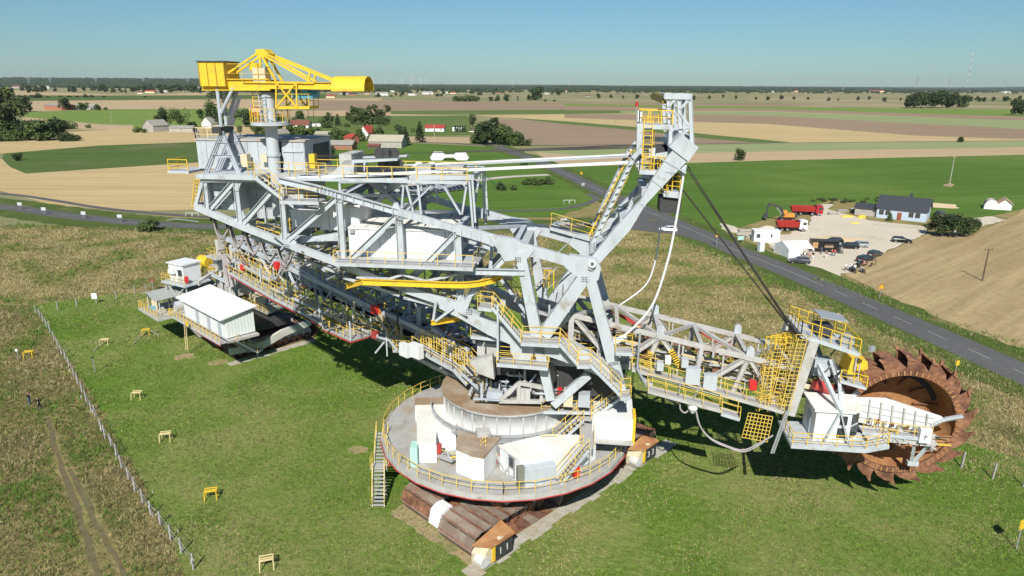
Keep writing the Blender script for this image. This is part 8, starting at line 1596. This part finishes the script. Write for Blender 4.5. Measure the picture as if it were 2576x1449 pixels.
for i, (u, v) in enumerate([(146, 781), (194, 772), (293, 754), (340, 740), (368, 735)]): p = G(u, v); o = MB().bar(p, p + Z3 * 1.6, .13, .13).build('fence_post', POST, None, p); tag(o, ['post second from the fence corner along the back fence', 'post third from the fence corner along the back fence', 'back fence post right of the white notice', 'back fence post left of the grey roofed house', 'back fence post nearest the grey roofed house'][i], 'fence post')
p = G(243, 763); h = empty('notice_board', p, 'white notice board on a post in the back fence', 'notice board'); MB().bar(p, p + Z3 * 1.6, .1).build('post', POST, h); MB().box(p + Vector((-.15, -.1, 1.35)), (.9, .08, 1.0), .1).build('board', HOUSE, h)
p = G(386, 733); h = empty('warning_board', p, 'rust red square board standing behind the grey roof', 'sign'); MB().bar(p, p + Z3 * 2.0, .1).build('post', POST, h); MB().box(p + Z3 * 2.1, (1.0, .08, .8), .1).build('board', RUST, h)
for i, (u, v) in enumerate([(2418, 1176), (2496, 1205), (2574, 1224)]): p = G(u, v); o = MB().bar(p, p + Z3 * 1.75 + Vector((.08, 0, 0)), .15, .15).build('fence_post', POST, None, p); tag(o, ['pale concrete post right of the bucket wheel', 'middle pale concrete post in the right lawn', 'pale concrete post at the right picture edge'][i], 'fence post')
def stand(u, v, ang, m, label, low=False):
    p = G(u, v); a = R(ang); q = frame_of(p.x, p.y, a); h = empty('cable_stand', p, label, 'cable stand', 'yellow cable stands on the lawn'); H_ = .8
    for x in (-.5, .5):
        for y in (-.4, .4): beam(h, q(x * 1.05, y * 1.2, 0), q(x, y * .8, H_), .07, .07, m, name='leg')
    for k in range(4): beam(h, q(-.55, -.33 + k * .22, H_ + .05 + .08 * (k in (0, 3))), q(.55, -.33 + k * .22, H_ + .05 + .08 * (k in (0, 3))), .08, .06, m, name='bar')
    for x in (-.5, .5): beam(h, q(x, -.38, H_), q(x, .38, H_), .07, .07, m, name='crossbar')
    return h
stand(368, 843, 15, YEL, 'yellow cable stand with grey cables over it nearest the white cabin'); stand(265, 868, 10, PALEY, 'faded cable stand with a grey cable halfway to the fence'); stand(74, 899, 15, YEL, 'yellow cable stand in the brown meadow beyond the fence'); stand(346, 1003, 5, PALEY, 'faded yellow stand in the upper lawn'); stand(418, 1108, 12, PALEY, 'faded yellow stand with a white bag under it'); stand(532, 1254, 15, YEL, 'bright yellow stand in the lower lawn'); stand(672, 1428, 18, PALEY, 'pale yellow stand at the bottom edge of the lawn')
for a_, b_, lb in [((368, 838), (335, 868), 'grey cable hanging off the left side of the nearest yellow stand'), ((372, 838), (400, 845), 'grey cable running right from the nearest yellow stand'), ((265, 862), (235, 885), 'grey cable hanging off the halfway stand')]:
    p, q = G(*a_), G(*b_); o = curve(None, 'cable', [p + Z3 * .9, p.lerp(q, .3) + Z3 * .6, p.lerp(q, .7) + Z3 * .25, q + Z3 * .05], .04, CABLE); tag(o, lb, 'cable')
def signp(u, v, hp, label, w_=.6, hs=.5, m=None, shape='box', ang=0.0, red=True, cat='sign', name='sign'):
    p = G(u, v); h = empty(name, p, label, cat); MB().tube(p, p + Z3 * hp, .045, 8).build('post', GALV, h); a = R(ang); d = Vector((math.cos(a), math.sin(a), 0)); n = Vector((d.y, -d.x, 0)); c = p + Z3 * (hp - .1) + n * .06
    if shape == 'tri':
        P3 = [c - d * w_ / 2 - Z3 * .1, c + d * w_ / 2 - Z3 * .1, c + Z3 * w_ * .8]; MB().prism(P3, n * .03).build('board', mat('sign_yellow', (.80, .45, .02), None, .5), h)
        if red: b = MB(); [b.bar(P3[i] + n * .03, P3[(i + 1) % 3] + n * .03, .08, .03) for i in range(3)]; b.build('border', REDP, h); MB().box(c + n * .035 + Z3 * w_ * .22, (.07, .02, w_ * .3), a).build('symbol', BLACK, h)
    else: MB().box(c, (w_, .04, hs), a).build('board', m or GALV, h)
    return h
signp(2556, 1382, 2.6, 'yellow warning sign board on a grey pole at the lower right edge', .95, .9, YEL, ang=25); signp(2402, 944, 1.9, 'small yellow sign with a white top beside the meadow behind the wheel', .5, .7, YEL, ang=10); signp(2212, 752, 2.2, 'yellow triangular warning sign beside the stubble field', 1.1, shape='tri')
signp(47, 906, 1.6, 'thin yellow marker with a white square head in the brown meadow', .35, .35, HOUSE, ang=5); signp(1462, 450, 2.2, 'yellow triangular warning sign on the far verge of the main road', 1.3, shape='tri'); h = signp(1562, 482, 3.0, 'pair of yellow triangular warning signs stacked on one post', 1.4, shape='tri')
signp(240, 938, 2.3, 'dark rusty pole with a small round plate standing in the lawn', .3, .3, DARK); signp(1466, 478, 2.2, 'grey road sign seen from behind near the court path', 1.2, 1.0, GALV); signp(1802, 620, 2.6, 'triangular road sign seen from behind on the near verge', 1.0, shape='tri', red=False)
for i, (u, v) in enumerate([(52, 527), (112, 540), (212, 551), (303, 559)]): signp(u, v, 1.8, ['leftmost twin board sign beside the curved road', 'tall sign with square boards beside the curved road', 'third twin board sign along the curved road', 'fourth twin board sign, nearest the machine'][i], 1.3, .9, mat('sign_back', (.55, .57, .58), None, .4))
for i, (u, v) in enumerate([(1601, 555), (1497, 565)]): p = G(u, v); o = MB().tube(p, p + Z3 * 1.6, .16, 8).build('marker_bollard', YEL, None, p); tag(o, ['yellow marker bollard on the traffic island', 'yellow marker bollard left of the mast'][i], 'bollard')
# roadside white rail by the curved road
for i, (u0, u1, v) in enumerate([(468, 500, 545), (1418, 1447, 512)]):
    a, b_ = G(u0, v), G(u1, v); h = empty('bike_barrier', a, ['white tubular barrier beside the cycle path at the left', 'white tubular barrier at the end of the cycle path'][i], 'barrier')
    for k in range(2): x, y = a.lerp(b_, k * .52), a.lerp(b_, k * .52 + .46); MB().path([x, x + Z3 * 1.1, y + Z3 * 1.1, y], .06, 6).build('rail', HOUSE, h)
h = empty('guard_rail', G(470, 563), 'grey guard rail with a ramp end beside the curved road', 'guard rail'); a, b_ = G(420, 556), G(500, 566); MB().path([a + Z3 * .1, a.lerp(b_, .3) + Z3 * .9, b_ + Z3 * .9], .12, 6).build('rail', GALV, h)
# ---- solar panels, pale steel monuments behind the machine
h = empty('solar_array', G(1100, 500), 'long tilted array of black solar panels behind the machine', 'solar array'); so = [G(965, 497, .6), G(1215, 470, .6)]; sa2, sb2 = G(955, 475, 2.4), G(1195, 453, 2.4)
PVM = mat('solar_cell', (.012, .014, .022), None, .2, spec=.7); A_, B_ = so; C_s, D_s = sb2, sa2
for i in range(22):
    for j in range(4):
        f = lambda x, y: (A_.lerp(B_, x)).lerp(D_s.lerp(C_s, x), y); P4 = [f((i + .04) / 22, (j + .04) / 4), f((i + .96) / 22, (j + .04) / 4), f((i + .96) / 22, (j + .96) / 4), f((i + .04) / 22, (j + .96) / 4)]; MB().hexa(P4 + [p + Z3 * .06 for p in P4]).build('panel', PVM, h)
MB().hexa([A_ - Z3 * .08, B_ - Z3 * .08, C_s - Z3 * .08, D_s - Z3 * .08, A_, B_, C_s, D_s]).build('frame', GALV, h)
for k in range(8): q = A_.lerp(B_, k / 7); r_ = D_s.lerp(C_s, k / 7); beam(h, Vector((q.x, q.y, 0)), q, .1, .1, GALV, name='post'); beam(h, Vector((r_.x, r_.y, 0)), r_, .1, .1, GALV, name='post')
for k, (u0, u1, v, lb, sc) in enumerate([(1082, 1180, 403, 'white painted twin crawler beam lying in the garden lawn', 1.0), (1042, 1098, 422, 'smaller white steel casting lying before the twin beam', .62), (1112, 1148, 420, 'white steel casting lying right of the smaller one', .5)]):
    a, b_ = G(u0, v), G(u1, v); d = (b_ - a); L = d.length; d.normalize(); n = Vector((-d.y, d.x, 0)); h = 4.2 * sc; o = MB().prism([a + Z3 * h * .3, a + d * L * .03 + Z3 * h * .5, a + d * L * .09 + Z3 * h, a + d * L * .33 + Z3 * h, a + d * L * .38 + Z3 * h * .66, a + d * L * .62 + Z3 * h * .66, a + d * L * .67 + Z3 * h, a + d * L * .91 + Z3 * h, a + d * L * .97 + Z3 * h * .5, b_ + Z3 * h * .3, b_ - d * L * .06, a + d * L * .7, a + d * L * .6 + Z3 * h * .35, a + d * L * .4 + Z3 * h * .35, a + d * L * .3, a + d * L * .05], n * 2.2).build('steel_casting', HOUSE, None, a); tag(o, lb, 'steel part')
h = empty('mesh_fence', G(1230, 460), 'green wire mesh fence at the end of the paved court', 'fence')
a, b_ = G(1225, 448), G(1260, 480)
for k in range(9): q = a.lerp(b_, k / 8); beam(h, q, q + Z3 * 1.6, .1, .1, mat('fence_green', (.02, .14, .08), None, .6), name='post')
for z in (.3, .7, 1.1, 1.5): beam(h, a + Z3 * z, b_ + Z3 * z, .03, .03, mat('fence_green', (.02, .14, .08)), name='rail')
# ================================================================ AIR
hz = MB().hexa([(-16000, -250, -3), (16000, -250, -3), (16000, 17800, -3), (-16000, 17800, -3), (-16000, -250, 240), (16000, -250, 240), (16000, 17800, 240), (-16000, 17800, 240)])
hm = bpy.data.materials.new('haze_air'); hm.use_nodes = True; t_ = hm.node_tree; t_.nodes.clear(); ho = t_.nodes.new('ShaderNodeOutputMaterial'); hv = t_.nodes.new('ShaderNodeVolumePrincipled')
hv.inputs['Color'].default_value = (.80, .88, .95, 1); hv.inputs['Density'].default_value = 2.2e-5; hv.inputs['Anisotropy'].default_value = .1; t_.links.new(hv.outputs[0], ho.inputs['Volume'])
tag(hz.build('haze', hm, None, (0, 0, 0)), kind='stuff')
# ================================================================ labels: tell look-alikes apart by their order in view
def view_u(o):
    p = wloc(o); z = p.z - CAMH; d = p.y * math.cos(PIT) - z * math.sin(PIT); return p.x / max(.1, d)
ORD = ['leftmost', 'second', 'third', 'fourth', 'fifth', 'sixth', 'seventh', 'eighth', 'ninth', 'tenth', 'eleventh', 'twelfth', 'thirteenth', 'fourteenth']
by = {}
for o in COL.objects:
    if o.parent is None and 'label' in o and o.get('kind') is None: by.setdefault(o['label'], []).append(o)
for lb, os_ in by.items():
    if 2 <= len(os_) <= 30 and lb.startswith('one of the '):
        rest = lb[len('one of the '):]; os_.sort(key=view_u); n = len(os_)
        for i, o in enumerate(os_):
            if i == 0: w = 'leftmost of the '
            elif i == n - 1: w = 'rightmost of the '
            elif i <= n // 2 and i < 14: w = ORD[i] + ' from left of the '
            elif n - 1 - i < 14: w = ORD[n - 1 - i] + ' from right of the '
            else: continue
            new = (w + rest).split(); o['label'] = ' '.join(new[:16])
    elif 2 <= len(os_) <= 20:
        os_.sort(key=view_u); n = len(os_)
        for i, o in enumerate(os_):
            w = 'leftmost ' if i == 0 else 'rightmost ' if i == n - 1 else (ORD[i] + ' from left, ' if i <= n // 2 else ORD[n - 1 - i] + ' from right, '); o['label'] = ' '.join((w + lb).split()[:16])
